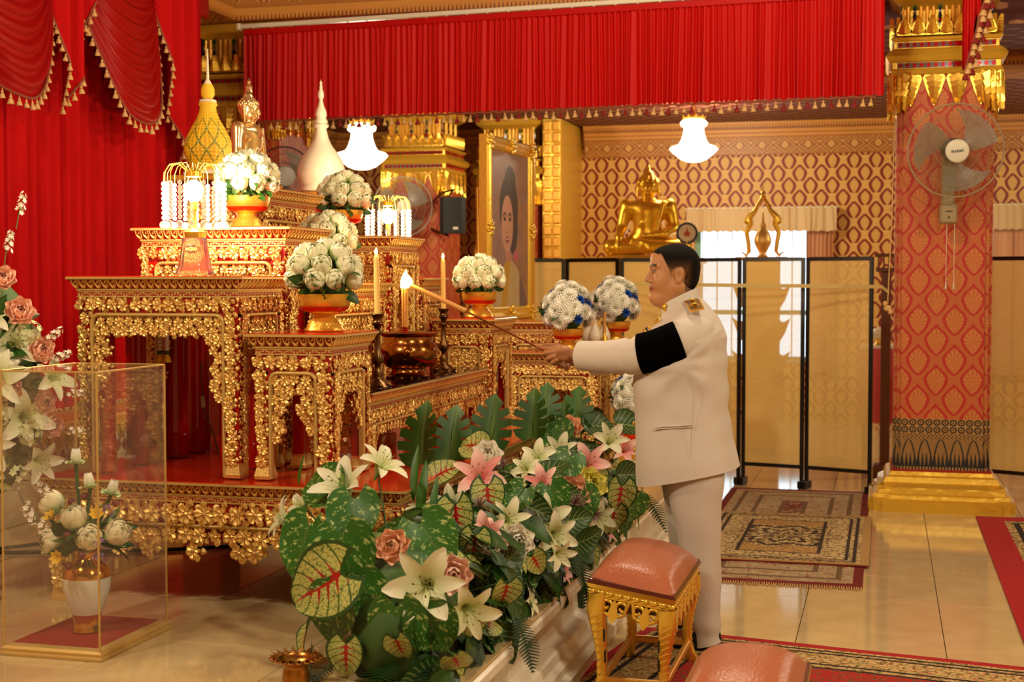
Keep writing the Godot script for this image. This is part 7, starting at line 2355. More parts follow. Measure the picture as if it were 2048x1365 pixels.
		for k in 110:
			var a := rng.randf_range(-0.15, 1.0) * PI
			var q := rng.randf_range(-1, 1) if k % 3 else rng.randf_range(0.6, 1.1)
			var d := Vector3(cos(a), maxf(sin(a), -0.25), q * 0.55)
			var p := Vector3(cos(a) * 0.27, 0.08 + maxf(sin(a), -0.1) * 0.34, q * L)
			if p.y < 0.08 and p.x < 0.1: continue
			if g == 0 and p.z > 0.02 and p.y > 0.16: continue
			if g == 0 and p.z > 0.20 and (p.x < -0.02 or p.z > 0.26): continue
			d = d.normalized()
			var kind: String = ["calathea", "fern", "pothos", "plain", "plain", "fern", "calathea", "caladium", "plain"][k % 9]
			var roll := rng.randf() * TAU
			var tip := (d * 0.6 + Vector3(rng.randf_range(-0.6, 0.6), rng.randf_range(-0.6, 0.5), rng.randf_range(-0.6, 0.6))).normalized()
			var f := (d + Vector3(0, 0.5, 0.2)).normalized()
			var y := (tip - f * tip.dot(f)).normalized()
			var bs := Basis(y.cross(f), y, f)
			if kind == "plain":
				part("leaf", S.leaf_mid if k % 2 else S.leaf_dark, t, T(p, bs.scaled_local(Vector3.ONE * rng.randf_range(0.12, 0.18))))
			elif kind == "fern":
				part("fern_frond", S.fern[0], t, T(p * 0.8, bs.scaled_local(Vector3.ONE * rng.randf_range(0.18, 0.26))))
			else:
				var s2: Array = S[kind]
				part(plain[kind], s2[k % s2.size()], t, T(p * 0.92, bs.scaled_local(Vector3.ONE * rng.randf_range(0.10, 0.15))))
			if k % 9 == 4 and g > 0:
				var fl: String = ["lily", "rose_white", "lily", "lavender", "lily_pink", "lily", "lavender"][(k / 9 + g) % 7]
				part(plain[fl], S[fl][0], t, T(p * 1.03, aim(f, roll).scaled_local(Vector3.ONE * (0.05 if fl != "rose_white" else 0.036))))
		b = MB.new()
		b.ball(Vector3(0.05, 0.14, 0), Vector3(0.16, 0.20, L * 0.8), 12, 8)
		part("moss", b, t, Transform3D(), M.deep_green)
		part("stems", st, t, Transform3D(), M.stem_green).set_meta("kind", "stuff")

func standing_bouquet() -> void:
	# tall stand of lilies and carnations at the left edge
	var t := thing("standing_bouquet", "tall standing bouquet of white lilies and pink carnations at the left edge", "flowers", Vector3(-3.36, 0.341, -4.62))
	var b := MB.new()
	b.lathe([Vector2(0, 0), Vector2(0.13, 0.0), Vector2(0.13, 0.02), Vector2(0.03, 0.04), Vector2(0.025, 0.45), Vector2(0.12, 0.55), Vector2(0.14, 0.68), Vector2(0.0, 0.66)], 20)
	part("stand", b, t, Transform3D(), M.deep_green)
	rng.seed = 42
	S.carnation = rose_mesh(Color(1.0, 0.80, 0.70), Color(0.98, 0.66, 0.55), 12)
	b = MB.new()
	for k in 26:
		var d := Vector3(rng.randf_range(-1, 1), rng.randf_range(-0.2, 1), rng.randf_range(-1, 1)).normalized()
		for q in 5:
			var a := TAU * q / 5
			petal(b, d * 0.75, aim(d) * Vector3(cos(a), 0, sin(a)), d, 0.24, 0.17, 0.1, 1.2, Color(0.80, 0.82, 0.60), Color(0.88, 0.88, 0.70), 1.3, 3, 3, 0.2)
	S.hydrangea = b.mesh(M.petal)
	for a in [["lily", 0.30, 0.98, 0.10, 0.12, 0.7, 0.3, 0.7], ["lily", 0.36, 0.72, 0.12, 0.11, 0.8, 0.1, 0.7], ["lily", 0.30, 0.86, 0.20, 0.12, 0.3, 0.2, 1], ["lily", 0.42, 0.86, 0.02, 0.09, 0.9, 0.2, 0.4], ["lily", 0.26, 0.62, 0.2, 0.11, 0.5, -0.1, 0.9], ["lily", 0.38, 0.55, 0.06, 0.09, 0.9, -0.2, 0.4],
			["pink", 0.26, 1.22, 0.10, 0.06, 0.5, 0.5, 0.6], ["pink", 0.33, 1.10, 0.10, 0.065, 0.7, 0.4, 0.6], ["pink", 0.39, 0.96, 0.06, 0.06, 0.8, 0.2, 0.5], ["pink", 0.40, 0.77, 0.06, 0.055, 0.9, 0.1, 0.4], ["pink", 0.33, 0.82, 0.16, 0.05, 0.6, 0.1, 0.8], ["pink", 0.42, 0.68, 0.04, 0.05, 0.9, -0.1, 0.4],
			["hyd", 0.34, 1.02, 0.06, 0.07, 1, 0.4, 0.4], ["hyd", 0.26, 0.72, 0.18, 0.09, 0.6, 0, 0.8], ["hyd", 0.36, 0.66, 0.1, 0.07, 0.8, 0, 0.6], ["hyd", 0.30, 0.5, 0.12, 0.08, 0.7, -0.2, 0.7],
			["twig", 0.32, 1.50, 0.06, 0.05, 0.4, 1, 0.2], ["twig", 0.28, 1.36, 0.08, 0.05, 0.4, 1, 0.2], ["twig", 0.44, 1.02, 0.04, 0.05, 0.9, 0.5, 0.2], ["twig", 0.46, 0.94, 0.02, 0.05, 1, 0.3, 0.2], ["twig", 0.50, 0.80, 0.0, 0.045, 1, 0.1, 0.2], ["twig", 0.50, 0.66, 0.0, 0.045, 1, 0, 0.2], ["twig", 0.40, 0.44, 0.06, 0.06, 0.8, -0.5, 0.4], ["twig", 0.36, 0.36, 0.1, 0.06, 0.7, -0.6, 0.5], ["twig", 0.42, 0.30, 0.1, 0.06, 0.7, -0.6, 0.5]]:
		var p := Vector3(a[1], a[2], a[3])
		var f := Vector3(a[5], a[6], a[7]).normalized()
		var nm: String = {"lily": "lily", "pink": "pink_carnation", "hyd": "hydrangea", "twig": "blossom_twig"}[a[0]]
		var m: ArrayMesh = {"lily": S.lily[rng.randi() % 3], "pink": S.carnation, "hyd": S.hydrangea, "twig": S.hydrangea_white}[a[0]]
		part(nm, m, t, T(p, aim(f, rng.randf() * TAU).scaled_local(Vector3.ONE * a[4] * {"lily": 0.88, "pink": 0.72, "hyd": 0.85, "twig": 0.72}[a[0]])))
	for k in 34:
		var d := Vector3(rng.randf_range(-0.3, 1), rng.randf_range(-0.5, 0.9), rng.randf_range(-0.4, 1)).normalized()
		part("leaf", S.leaf_mid if k % 2 else S.leaf_dark, t, T(Vector3(0.14, 0.78, 0.04) + d * Vector3(0.12, 0.36, 0.12), aim(d, rng.randf() * TAU).scaled_local(Vector3.ONE * rng.randf_range(0.10, 0.16))))
	for k in 66:
		var an := rng.randf_range(0.25, 1.6) * PI
		var d := Vector3(cos(an), rng.randf_range(-0.7, 0.8), sin(an)).normalized()
		var q: Array = [["lily", S.lily[k % 3], 0.10], ["pink_carnation", S.carnation, 0.045], ["hydrangea", S.hydrangea, 0.07]][k % 3]
		part(q[0], q[1], t, T(Vector3(0.12, 0.82, 0.0) + d * Vector3(0.21, 0.46, 0.19), aim(d, rng.randf() * TAU).scaled_local(Vector3.ONE * q[2])))
	b = MB.new()
	b.ball(Vector3(0.12, 0.82, 0.0), Vector3(0.20, 0.42, 0.18), 14, 10)
	part("foliage_core", b, t, Transform3D(), M.deep_green)

func blue_bowl(label: String, at: Vector3, s: float, seed_: int) -> void:
	rng.seed = seed_
	var t := thing("flower_bowl", label, "flowers", at, 0.0, "amber bowls of white and blue flowers")
	var b := MB.new()
	b.lathe(bowl_profile(s), 28, Vector3.ZERO, Basis(), 0.6)
	part("bowl", b, t, Transform3D(), M.amber_glass)
	b = MB.new()
	b.lathe([Vector2(0.071, 0.071), Vector2(0.083, 0.080), Vector2(0.0885, 0.088)].map(func(p): return p * s * 1.012), 28)
	part("red_band", b, t, Transform3D(), M.red_glaze)
	var c := Vector3(0, 0.24 * s, 0)
	for k in 42:
		var y := 1.0 - (k + 0.5) / 42.0 * 1.45
		var a := k * 2.39996
		var r := sqrt(maxf(0.0, 1.0 - y * y))
		var d := Vector3(cos(a) * r, y, sin(a) * r)
		var p := c + d * Vector3(0.13, 0.16, 0.13) * s
		if cos(a * 0.5 + 0.6) > 0.35:
			part("blue_flower", S.mum_blue, t, T(p, aim(d, a).scaled_local(Vector3.ONE * 0.032 * s)))
		else:
			part("white_flower", S.mum_white, t, T(p, aim(d, a).scaled_local(Vector3.ONE * 0.052 * s)))
	for k in 12:
		var a := rng.randf_range(0.5, 1.3) * PI
		var d := Vector3(cos(a), rng.randf_range(-0.1, 0.5), sin(a) * 0.5).normalized()
		part("leaf", S.leaf_mid if k % 2 else S.leaf_dark, t, T(c + d * 0.08 * s + Vector3(0, -0.03, 0), aim(d, rng.randf() * TAU).scaled_local(Vector3.ONE * rng.randf_range(0.09, 0.13) * s)))
	b = MB.new()
	b.ball(c, Vector3(0.10, 0.125, 0.10) * s, 10, 8)
	part("foam", b, t, Transform3D(), M.deep_green)

func twig_mesh() -> ArrayMesh:
	# a thin stem with small five-petalled blossoms along it, 3 units long, pointing up
	var b := MB.new()
	b.col = Color(0.42, 0.50, 0.28)
	b.tube([Vector3(0, -3.0, 0), Vector3(0.1, -1.2, 0.05), Vector3(0, 0.6, 0)], [0.06, 0.05, 0.03], 5)
	for k in 13:
		var y := 0.7 - k * 0.17
		var a0 := k * 2.4
		var d := Vector3(cos(a0), 0.6, sin(a0)).normalized()
		var at := Vector3(0, y, 0) + d * (0.18 + 0.018 * k)
		b.col = Color(0.42, 0.50, 0.28)
		b.tube([Vector3(0.03, y - 0.1, 0), at], [0.02], 4, false)
		for q in 5:
			var a := TAU * q / 5
			petal(b, at, aim(d) * Vector3(cos(a), 0, sin(a)), d, 0.30, 0.24, 0.15, 1.1, Color(0.98, 0.93, 0.84), Color(0.99, 0.96, 0.90), 1.1, 3, 3, 0.3)
	return b.mesh(M.petal)

func bouquets() -> void:
	var b: MB
	S.hydrangea_white = twig_mesh()
	standing_bouquet()
	S.mum_white = mum_mesh(Color(0.95, 0.94, 0.86), Color(0.97, 0.96, 0.92), 18, 1.0)
	S.mum_blue = mum_mesh(Color(0.06, 0.22, 0.55), Color(0.10, 0.36, 0.78), 14, 1.0)
	blue_bowl("bowl of white and blue chrysanthemums left of the man's hands", Vector3(-1.85, 1.131, -8.36), 1.0, 61)
	blue_bowl("second bowl of white and blue chrysanthemums behind the man's sleeve", Vector3(-1.66, 1.161, -8.90), 1.0, 62)
	blue_bowl("low bowl of white and blue chrysanthemums below the man's elbow", Vector3(-1.44, 0.641, -8.36), 0.92, 63)
	var t := thing("flower_stand", "low gilt stand under the chrysanthemums below the man's elbow", "stand", Vector3(-1.44, 0.341, -8.36))
	b = MB.new()
	b.box(Vector3(0, 0.285, 0), Vector3(0.26, 0.028, 0.26), 0.005)
	part("top", b, t, Transform3D(), M.lacquer_top)
	b = MB.new()
	b.box(Vector3(0, 0.135, 0), Vector3(0.20, 0.27, 0.20), 0.008)
	part("body", b, t, Transform3D(), M.gold_paint)
	t = thing("garlic_vases", "cluster of three round white vases with beaded necks", "vase", Vector3(-1.765, 1.161, -8.78))
	for k in 3:
		b = MB.new()
		var o := Vector3((k - 1) * 0.05, 0, 0.02 if k == 1 else -0.015)
		b.lathe([Vector2(0, 0.0), Vector2(0.03, 0.002), Vector2(0.042, 0.03), Vector2(0.040, 0.06), Vector2(0.022, 0.10), Vector2(0.010, 0.125), Vector2(0.008, 0.13)], 18, o, Basis(), -2)
		part("vase_body", b, t, Transform3D(), M.spire_white)
		for q in 4:
			b = MB.new()
			b.ball(o + Vector3(0, 0.136 + q * 0.018, 0), Vector3.ONE * 0.0095, 8, 6)
			part("neck_bead", b, t, Transform3D(), M.spire_white)
	t = thing("gilt_taper", "slim unlit gold candle on a gilt foot beside the white vases", "candle", Vector3(-1.70, 1.161, -8.74))
	b = MB.new()
	b.lathe([Vector2(0, 0), Vector2(0.028, 0.0), Vector2(0.014, 0.02), Vector2(0.022, 0.035), Vector2(0.009, 0.05), Vector2(0.009, 0.07)], 14, Vector3.ZERO, Basis(), 0.3)
	part("foot", b, t, Transform3D(), M.gold_bright)
	b = MB.new()
	b.tube([Vector3(0, 0.068, 0), Vector3(0, 0.20, 0)], [0.009, 0.008], 10)
	part("wax", b, t, Transform3D(), M.bamboo)
# ---------------------------------------------------------------- smooth bodies: distance fields meshed as surface nets
class Field:
	var a := PackedVector3Array()
	var b := PackedVector3Array()
	var ra := PackedFloat32Array()
	var rb := PackedFloat32Array()
	var kk := PackedFloat32Array()
	var kind := PackedInt32Array()      # 0 tapered capsule, 1 ellipsoid, 2 carved-out ellipsoid
	var inv := []

	func cap(p: Vector3, q: Vector3, r0: float, r1: float, k := 0.015) -> void:
		a.append(p); b.append(q); ra.append(r0); rb.append(r1); kk.append(k); kind.append(0); inv.append(null)

	func ell(p: Vector3, r: Vector3, k := 0.015, turn := Basis(), cut := false) -> void:
		a.append(p); b.append(r); ra.append(maxf(r.x, maxf(r.y, r.z))); rb.append(minf(r.x, minf(r.y, r.z))); kk.append(k); kind.append(2 if cut else 1)
		inv.append(turn.inverse())

	func one(i: int, p: Vector3) -> float:
		if kind[i] == 0:
			var d := b[i] - a[i]
			var t := clampf((p - a[i]).dot(d) / maxf(d.length_squared(), 1e-9), 0.0, 1.0)
			return p.distance_to(a[i] + d * t) - lerpf(ra[i], rb[i], t)
		var q: Vector3 = inv[i] * (p - a[i])
		var r := b[i]
		var k0 := (q / r).length()
		var k1 := (q / (r * r)).length()
		return k0 * (k0 - 1.0) / maxf(k1, 1e-6) if k0 > 1e-4 else -rb[i]

	func at(p: Vector3, act: PackedInt32Array) -> float:
		var d := 1e3
		for i in act:
			var e := one(i, p)
			var k := kk[i]
			if kind[i] == 2:
				var h := clampf(0.5 - 0.5 * (d + e) / k, 0.0, 1.0)
				d = lerpf(d, -e, h) + k * h * (1.0 - h)
			else:
				var h := clampf(0.5 + 0.5 * (d - e) / k, 0.0, 1.0)
				d = lerpf(d, e, h) - k * h * (1.0 - h)
		return d

	# meshes the field into m; paint(p) -> Color or null keeps it white; keep(p) -> bool may drop faces
	func net(m: MB, cell: float, lo: Vector3, hi: Vector3, paint = null, keep = null) -> void:
		var B := 6
		var nx := int(ceil((hi.x - lo.x) / cell / B)) * B + 1
		var ny := int(ceil((hi.y - lo.y) / cell / B)) * B + 1
		var nz := int(ceil((hi.z - lo.z) / cell / B)) * B + 1
		var val := PackedFloat32Array(); val.resize(nx * ny * nz); val.fill(1.0)
		var all := PackedInt32Array()
		for i in a.size(): all.append(i)
		var half := cell * B * 0.5
		var reach := half * 1.7321 + cell * 2.0
		var live := []
		for bz in (nz - 1) / B:
			for by in (ny - 1) / B:
				for bx in (nx - 1) / B:
					var c := lo + Vector3(bx, by, bz) * cell * B + Vector3.ONE * half
					var act := PackedInt32Array()
					for i in a.size():
						if one(i, c) < reach * 1.6 + kk[i]: act.append(i)
					if act.is_empty(): continue
					var dc := at(c, act)
					if dc > reach * 1.35: continue
					if dc < -reach * 1.6:
						for z in B + 1:
							for y in B + 1:
								for x in B + 1: val[(bx * B + x) + nx * ((by * B + y) + ny * (bz * B + z))] = -1.0
						continue
					live.append(Vector3i(bx, by, bz))
					for z in B + 1:
						for y in B + 1:
							for x in B + 1:
								val[(bx * B + x) + nx * ((by * B + y) + ny * (bz * B + z))] = at(lo + Vector3(bx * B + x, by * B + y, bz * B + z) * cell, act)
		var ids := {}
		var pts := PackedVector3Array()
		var sx := 1; var sy := nx; var sz := nx * ny
		var off := [0, sx, sy, sx + sy, sz, sx + sz, sy + sz, sx + sy + sz]
		var ov := [Vector3(0, 0, 0), Vector3(1, 0, 0), Vector3(0, 1, 0), Vector3(1, 1, 0), Vector3(0, 0, 1), Vector3(1, 0, 1), Vector3(0, 1, 1), Vector3(1, 1, 1)]
		var ed := [[0, 1], [2, 3], [4, 5], [6, 7], [0, 2], [1, 3], [4, 6], [5, 7], [0, 4], [1, 5], [2, 6], [3, 7]]
		for q in live:
			for z in B:
				for y in B:
					for x in B:
						var o: int = (q.x * B + x) + nx * ((q.y * B + y) + ny * (q.z * B + z))
						var mask := 0
						for c in 8:
							if val[o + off[c]] < 0.0: mask |= 1 << c
						if mask == 0 or mask == 255: continue
						var s := Vector3(); var n := 0
						for e in ed:
							var v0 := val[o + off[e[0]]]; var v1 := val[o + off[e[1]]]
							if (v0 < 0.0) != (v1 < 0.0):
								s += ov[e[0]].lerp(ov[e[1]], v0 / (v0 - v1)); n += 1
						ids[o] = pts.size()
						pts.append(lo + (Vector3(q.x * B + x, q.y * B + y, q.z * B + z) + s / n) * cell)
		var tri := PackedInt32Array()
		var nrm := PackedVector3Array(); nrm.resize(pts.size())
		for o in ids:
			# the three edges that leave this cell's lowest corner
			var v0 := val[o]
			for ax in 3:
				var d: int = [sx, sy, sz][ax]
				var v1 := val[o + d]
				if (v0 < 0.0) == (v1 < 0.0): continue
				var u: int = [sy, sz, sx][ax]; var w: int = [sz, sx, sy][ax]
				if not (ids.has(o - u) and ids.has(o - w) and ids.has(o - u - w)): continue
				var A: int = ids[o]; var Bq: int = ids[o - u]; var C: int = ids[o - u - w]; var D: int = ids[o - w]
				if v0 < 0.0:
					var t := Bq; Bq = D; D = t
				# counter-clockwise from outside would be A, D, C, B
				var f := (pts[C] - pts[A]).cross(pts[Bq] - pts[D])
				nrm[A] += f; nrm[Bq] += f; nrm[C] += f; nrm[D] += f
				if keep != null and not keep.call((pts[A] + pts[C]) * 0.5): continue
				tri.append_array([A, C, D, A, Bq, C])
		var k0 := m.v.size()
		m.v.append_array(pts)
		for k in pts.size():
			m.n.append(nrm[k].normalized())
			m.u.append(Vector2(pts[k].x, pts[k].y))
			m.c.append(paint.call(pts[k]) if paint != null else Color(1, 1, 1))
		for k in tri: m.i.append(k0 + k)

# ---------------------------------------------------------------- seated statue, about 1 high, facing +z
func statue_mesh(m: Material) -> ArrayMesh:
	var f := Field.new()
	# crossed legs, torso, arms, head
	for s in [-1.0, 1.0]:
		f.cap(Vector3(s * 0.12, 0.10, -0.02), Vector3(s * 0.40, 0.080, 0.10), 0.105, 0.085, 0.03)
		f.cap(Vector3(s * 0.40, 0.080, 0.10), Vector3(s * -0.02, 0.065 if s < 0 else 0.11, 0.24), 0.080, 0.055, 0.03)
		f.cap(Vector3(s * -0.02, 0.065 if s < 0 else 0.12, 0.24), Vector3(s * -0.16, 0.07 if s < 0 else 0.15, 0.21), 0.048, 0.028, 0.02)
		f.cap(Vector3(s * 0.235, 0.545, -0.03), Vector3(s * 0.285, 0.30, -0.01), 0.078, 0.064, 0.03)
	f.ell(Vector3(0, 0.17, -0.02), Vector3(0.22, 0.13, 0.15), 0.05)
	f.cap(Vector3(0, 0.24, -0.02), Vector3(0, 0.46, -0.02), 0.150, 0.175, 0.06)
	f.ell(Vector3(0, 0.52, 0.0), Vector3(0.26, 0.085, 0.115), 0.05)
	# his right arm reaches down over the knee, the left lies in the lap
	f.cap(Vector3(-0.285, 0.30, -0.01), Vector3(-0.31, 0.19, 0.13), 0.062, 0.042, 0.02)
	f.cap(Vector3(-0.31, 0.19, 0.13), Vector3(-0.315, 0.08, 0.205), 0.040, 0.020, 0.015)
	f.cap(Vector3(0.285, 0.30, -0.01), Vector3(0.18, 0.225, 0.15), 0.062, 0.045, 0.02)
	f.cap(Vector3(0.18, 0.225, 0.15), Vector3(-0.03, 0.205, 0.20), 0.044, 0.026, 0.015)
	f.cap(Vector3(0, 0.56, -0.01), Vector3(0, 0.64, 0.0), 0.070, 0.064, 0.025)
	f.ell(Vector3(0, 0.735, 0.015), Vector3(0.100, 0.120, 0.105), 0.02)
	f.ell(Vector3(0, 0.785, -0.01), Vector3(0.118, 0.098, 0.118), 0.012)
	f.ell(Vector3(0, 0.880, -0.01), Vector3(0.062, 0.058, 0.062), 0.025)
	f.cap(Vector3(0, 0.93, -0.01), Vector3(0, 0.985, -0.01), 0.026, 0.014, 0.015)
	f.cap(Vector3(0, 0.745, 0.112), Vector3(0, 0.712, 0.132), 0.013, 0.018, 0.012)
	f.cap(Vector3(-0.028, 0.675, 0.106), Vector3(0.028, 0.675, 0.106), 0.011, 0.011, 0.012)
	for s in [-1.0, 1.0]:
		f.cap(Vector3(s * 0.015, 0.776, 0.113), Vector3(s * 0.072, 0.774, 0.083), 0.008, 0.007, 0.012)
		f.ell(Vector3(s * 0.040, 0.752, 0.106), Vector3(0.024, 0.011, 0.012), 0.008)
		f.cap(Vector3(s * 0.112, 0.76, -0.01), Vector3(s * 0.116, 0.630, 0.0), 0.018, 0.013, 0.010)
	# hair curls
	for ring in 6:
		var ry_ := 0.80 + ring * 0.021
		var n := 16 - ring * 2
		for k in n:
			var an := TAU * (k + 0.5 * (ring % 2)) / n
			var rr := 0.122 * sqrt(maxf(0.05, 1.0 - pow((ry_ - 0.785) / 0.102, 2.0)))
			if sin(an) > 0.75 and ring < 1: continue
			f.ell(Vector3(cos(an) * rr, ry_, sin(an) * rr - 0.01), Vector3.ONE * 0.013, 0.004)
	# robe edge across the chest, sash end
	f.cap(Vector3(0.19, 0.575, 0.06), Vector3(-0.10, 0.30, 0.150), 0.018, 0.014, 0.01)
	f.cap(Vector3(0.17, 0.57, 0.085), Vector3(0.09, 0.24, 0.160), 0.024, 0.020, 0.01)
	var b := MB.new()
	f.net(b, 0.0105, Vector3(-0.54, -0.05, -0.27), Vector3(0.54, 1.03, 0.35))
	return b.mesh(m)

func statues() -> void:
	var big := statue_mesh(M.statue_gold)
	var t := thing("seated_statue", "large gold seated statue behind the folding screens under the lamp", "statue", Vector3(-2.20, 1.771, -13.45), 0.12, "gold seated statues")
	part("figure", big, t, Transform3D(Basis().scaled(Vector3.ONE * 0.86), Vector3(0, 0.03, 0)))
	var b := MB.new()
	b.lathe([Vector2(0, 0), Vector2(0.40, 0.0), Vector2(0.41, 0.012), Vector2(0.39, 0.03), Vector2(0, 0.032)], 28, Vector3.ZERO, Basis(Vector3.RIGHT, Vector3.UP, Vector3.BACK * 0.7), 0.6)
	part("plinth", b, t, Transform3D(), M.gold_bright)
	var sm: ArrayMesh = big.duplicate()
	sm.surface_set_material(0, M.gold_mirror)
	t = thing("small_statue", "small mirror-gold seated statue in profile on the highest table", "statue", Vector3(-2.855, 1.967, -6.08), deg_to_rad(90), "gold seated statues")
	part("figure", sm, t, Transform3D(Basis().scaled(Vector3(0.40, 0.455, 0.40)), Vector3(0, 0.03, 0)))
	b = MB.new()
	b.lathe([Vector2(0, 0), Vector2(0.20, 0.0), Vector2(0.205, 0.008), Vector2(0.18, 0.015), Vector2(0.195, 0.024), Vector2(0.18, 0.031), Vector2(0, 0.032)], 28, Vector3.ZERO, Basis(Vector3.RIGHT, Vector3.UP, Vector3.BACK * 0.75), 0.5)
	part("lotus_seat", b, t, Transform3D(), M.gold_bright)
	b = MB.new()
	b.lathe([Vector2(0.02, 0.455), Vector2(0.014, 0.47), Vector2(0.018, 0.478), Vector2(0.006, 0.495), Vector2(0.009, 0.502), Vector2(0.0, 0.525)], 10)
	part("flame_tip", b, t, Transform3D(), M.gold_mirror)

# ---------------------------------------------------------------- the man
func skin(p: Vector3) -> Color: return Color(0.62, 0.40, 0.27)

func loop_mesh(m: MB, secs: Array, n: int, exp_ := 2.4, wrinkle = null) -> void:
	# stacked closed sections: [centre, half along X, half along Z, tilt of the ring about Z]
	var pts := PackedVector3Array()
	for s in secs:
		for k in n:
			var a := TAU * k / n
			var c := cos(a); var d := sin(a)
			var e: float = s[4] if s.size() > 4 else exp_
			var p := Vector3(signf(c) * pow(absf(c), 2.0 / e) * s[1], 0, -signf(d) * pow(absf(d), 2.0 / e) * s[2])
			p.y += p.x * tan(s[3])
			var q: Vector3 = s[0] + p
			if wrinkle != null: q += Vector3(p.x, 0, p.z).normalized() * wrinkle.call(q)
			pts.append(q)
	m.grid(pts, secs.size(), n, PackedVector2Array(), PackedColorArray(), true)

func spline(keys: Array, n: int) -> Array:
	# Catmull-Rom through rows of numbers or vectors
	var out := []
	var L := keys.size() - 1
	for j in n:
		var f := float(j) / (n - 1) * L
		var i := mini(int(f), L - 1)
		var t := f - i
		var row := []
		for c in keys[0].size():
			var p0 = keys[maxi(i - 1, 0)][c]; var p1 = keys[i][c]; var p2 = keys[i + 1][c]; var p3 = keys[mini(i + 2, L)][c]
			row.append(0.5 * (2.0 * p1 + (p2 - p0) * t + (2.0 * p0 - 5.0 * p1 + 4.0 * p2 - p3) * t * t + (3.0 * p1 - p0 - 3.0 * p2 + p3) * t * t * t))
		out.append(row)
	return out

func sleeve(m: MB, keys: Array, n: int, seg: int, folds: Array) -> void:
	# keys: [position, radius across, radius vertical]; folds: [place along 0..1, depth, slant]
	var rows := spline(keys, n)
	var pts := PackedVector3Array()
	for j in n:
		var v := float(j) / (n - 1)
		var c: Vector3 = rows[j][0]
		var t: Vector3 = (rows[mini(j + 1, n - 1)][0] - rows[maxi(j - 1, 0)][0]).normalized()
		var up := (Vector3.UP - t * t.dot(Vector3.UP)).normalized()
		var side := t.cross(up)
		for k in seg:
			var a := TAU * k / seg
			var dip := 0.0
			for f in folds:
				var x: float = v - f[0] - f[2] * sin(a) - 0.02 * sin(a * 3.0 + f[0] * 40.0)
				dip += f[1] * exp(-x * x * 2200.0) * (0.35 + 0.65 * maxf(0.0, cos(a - f[3])))
			pts.append(c + side * cos(a) * (rows[j][1] - dip) + up * sin(a) * (rows[j][2] - dip))
	m.grid(pts, n, seg, PackedVector2Array(), PackedColorArray(), true)

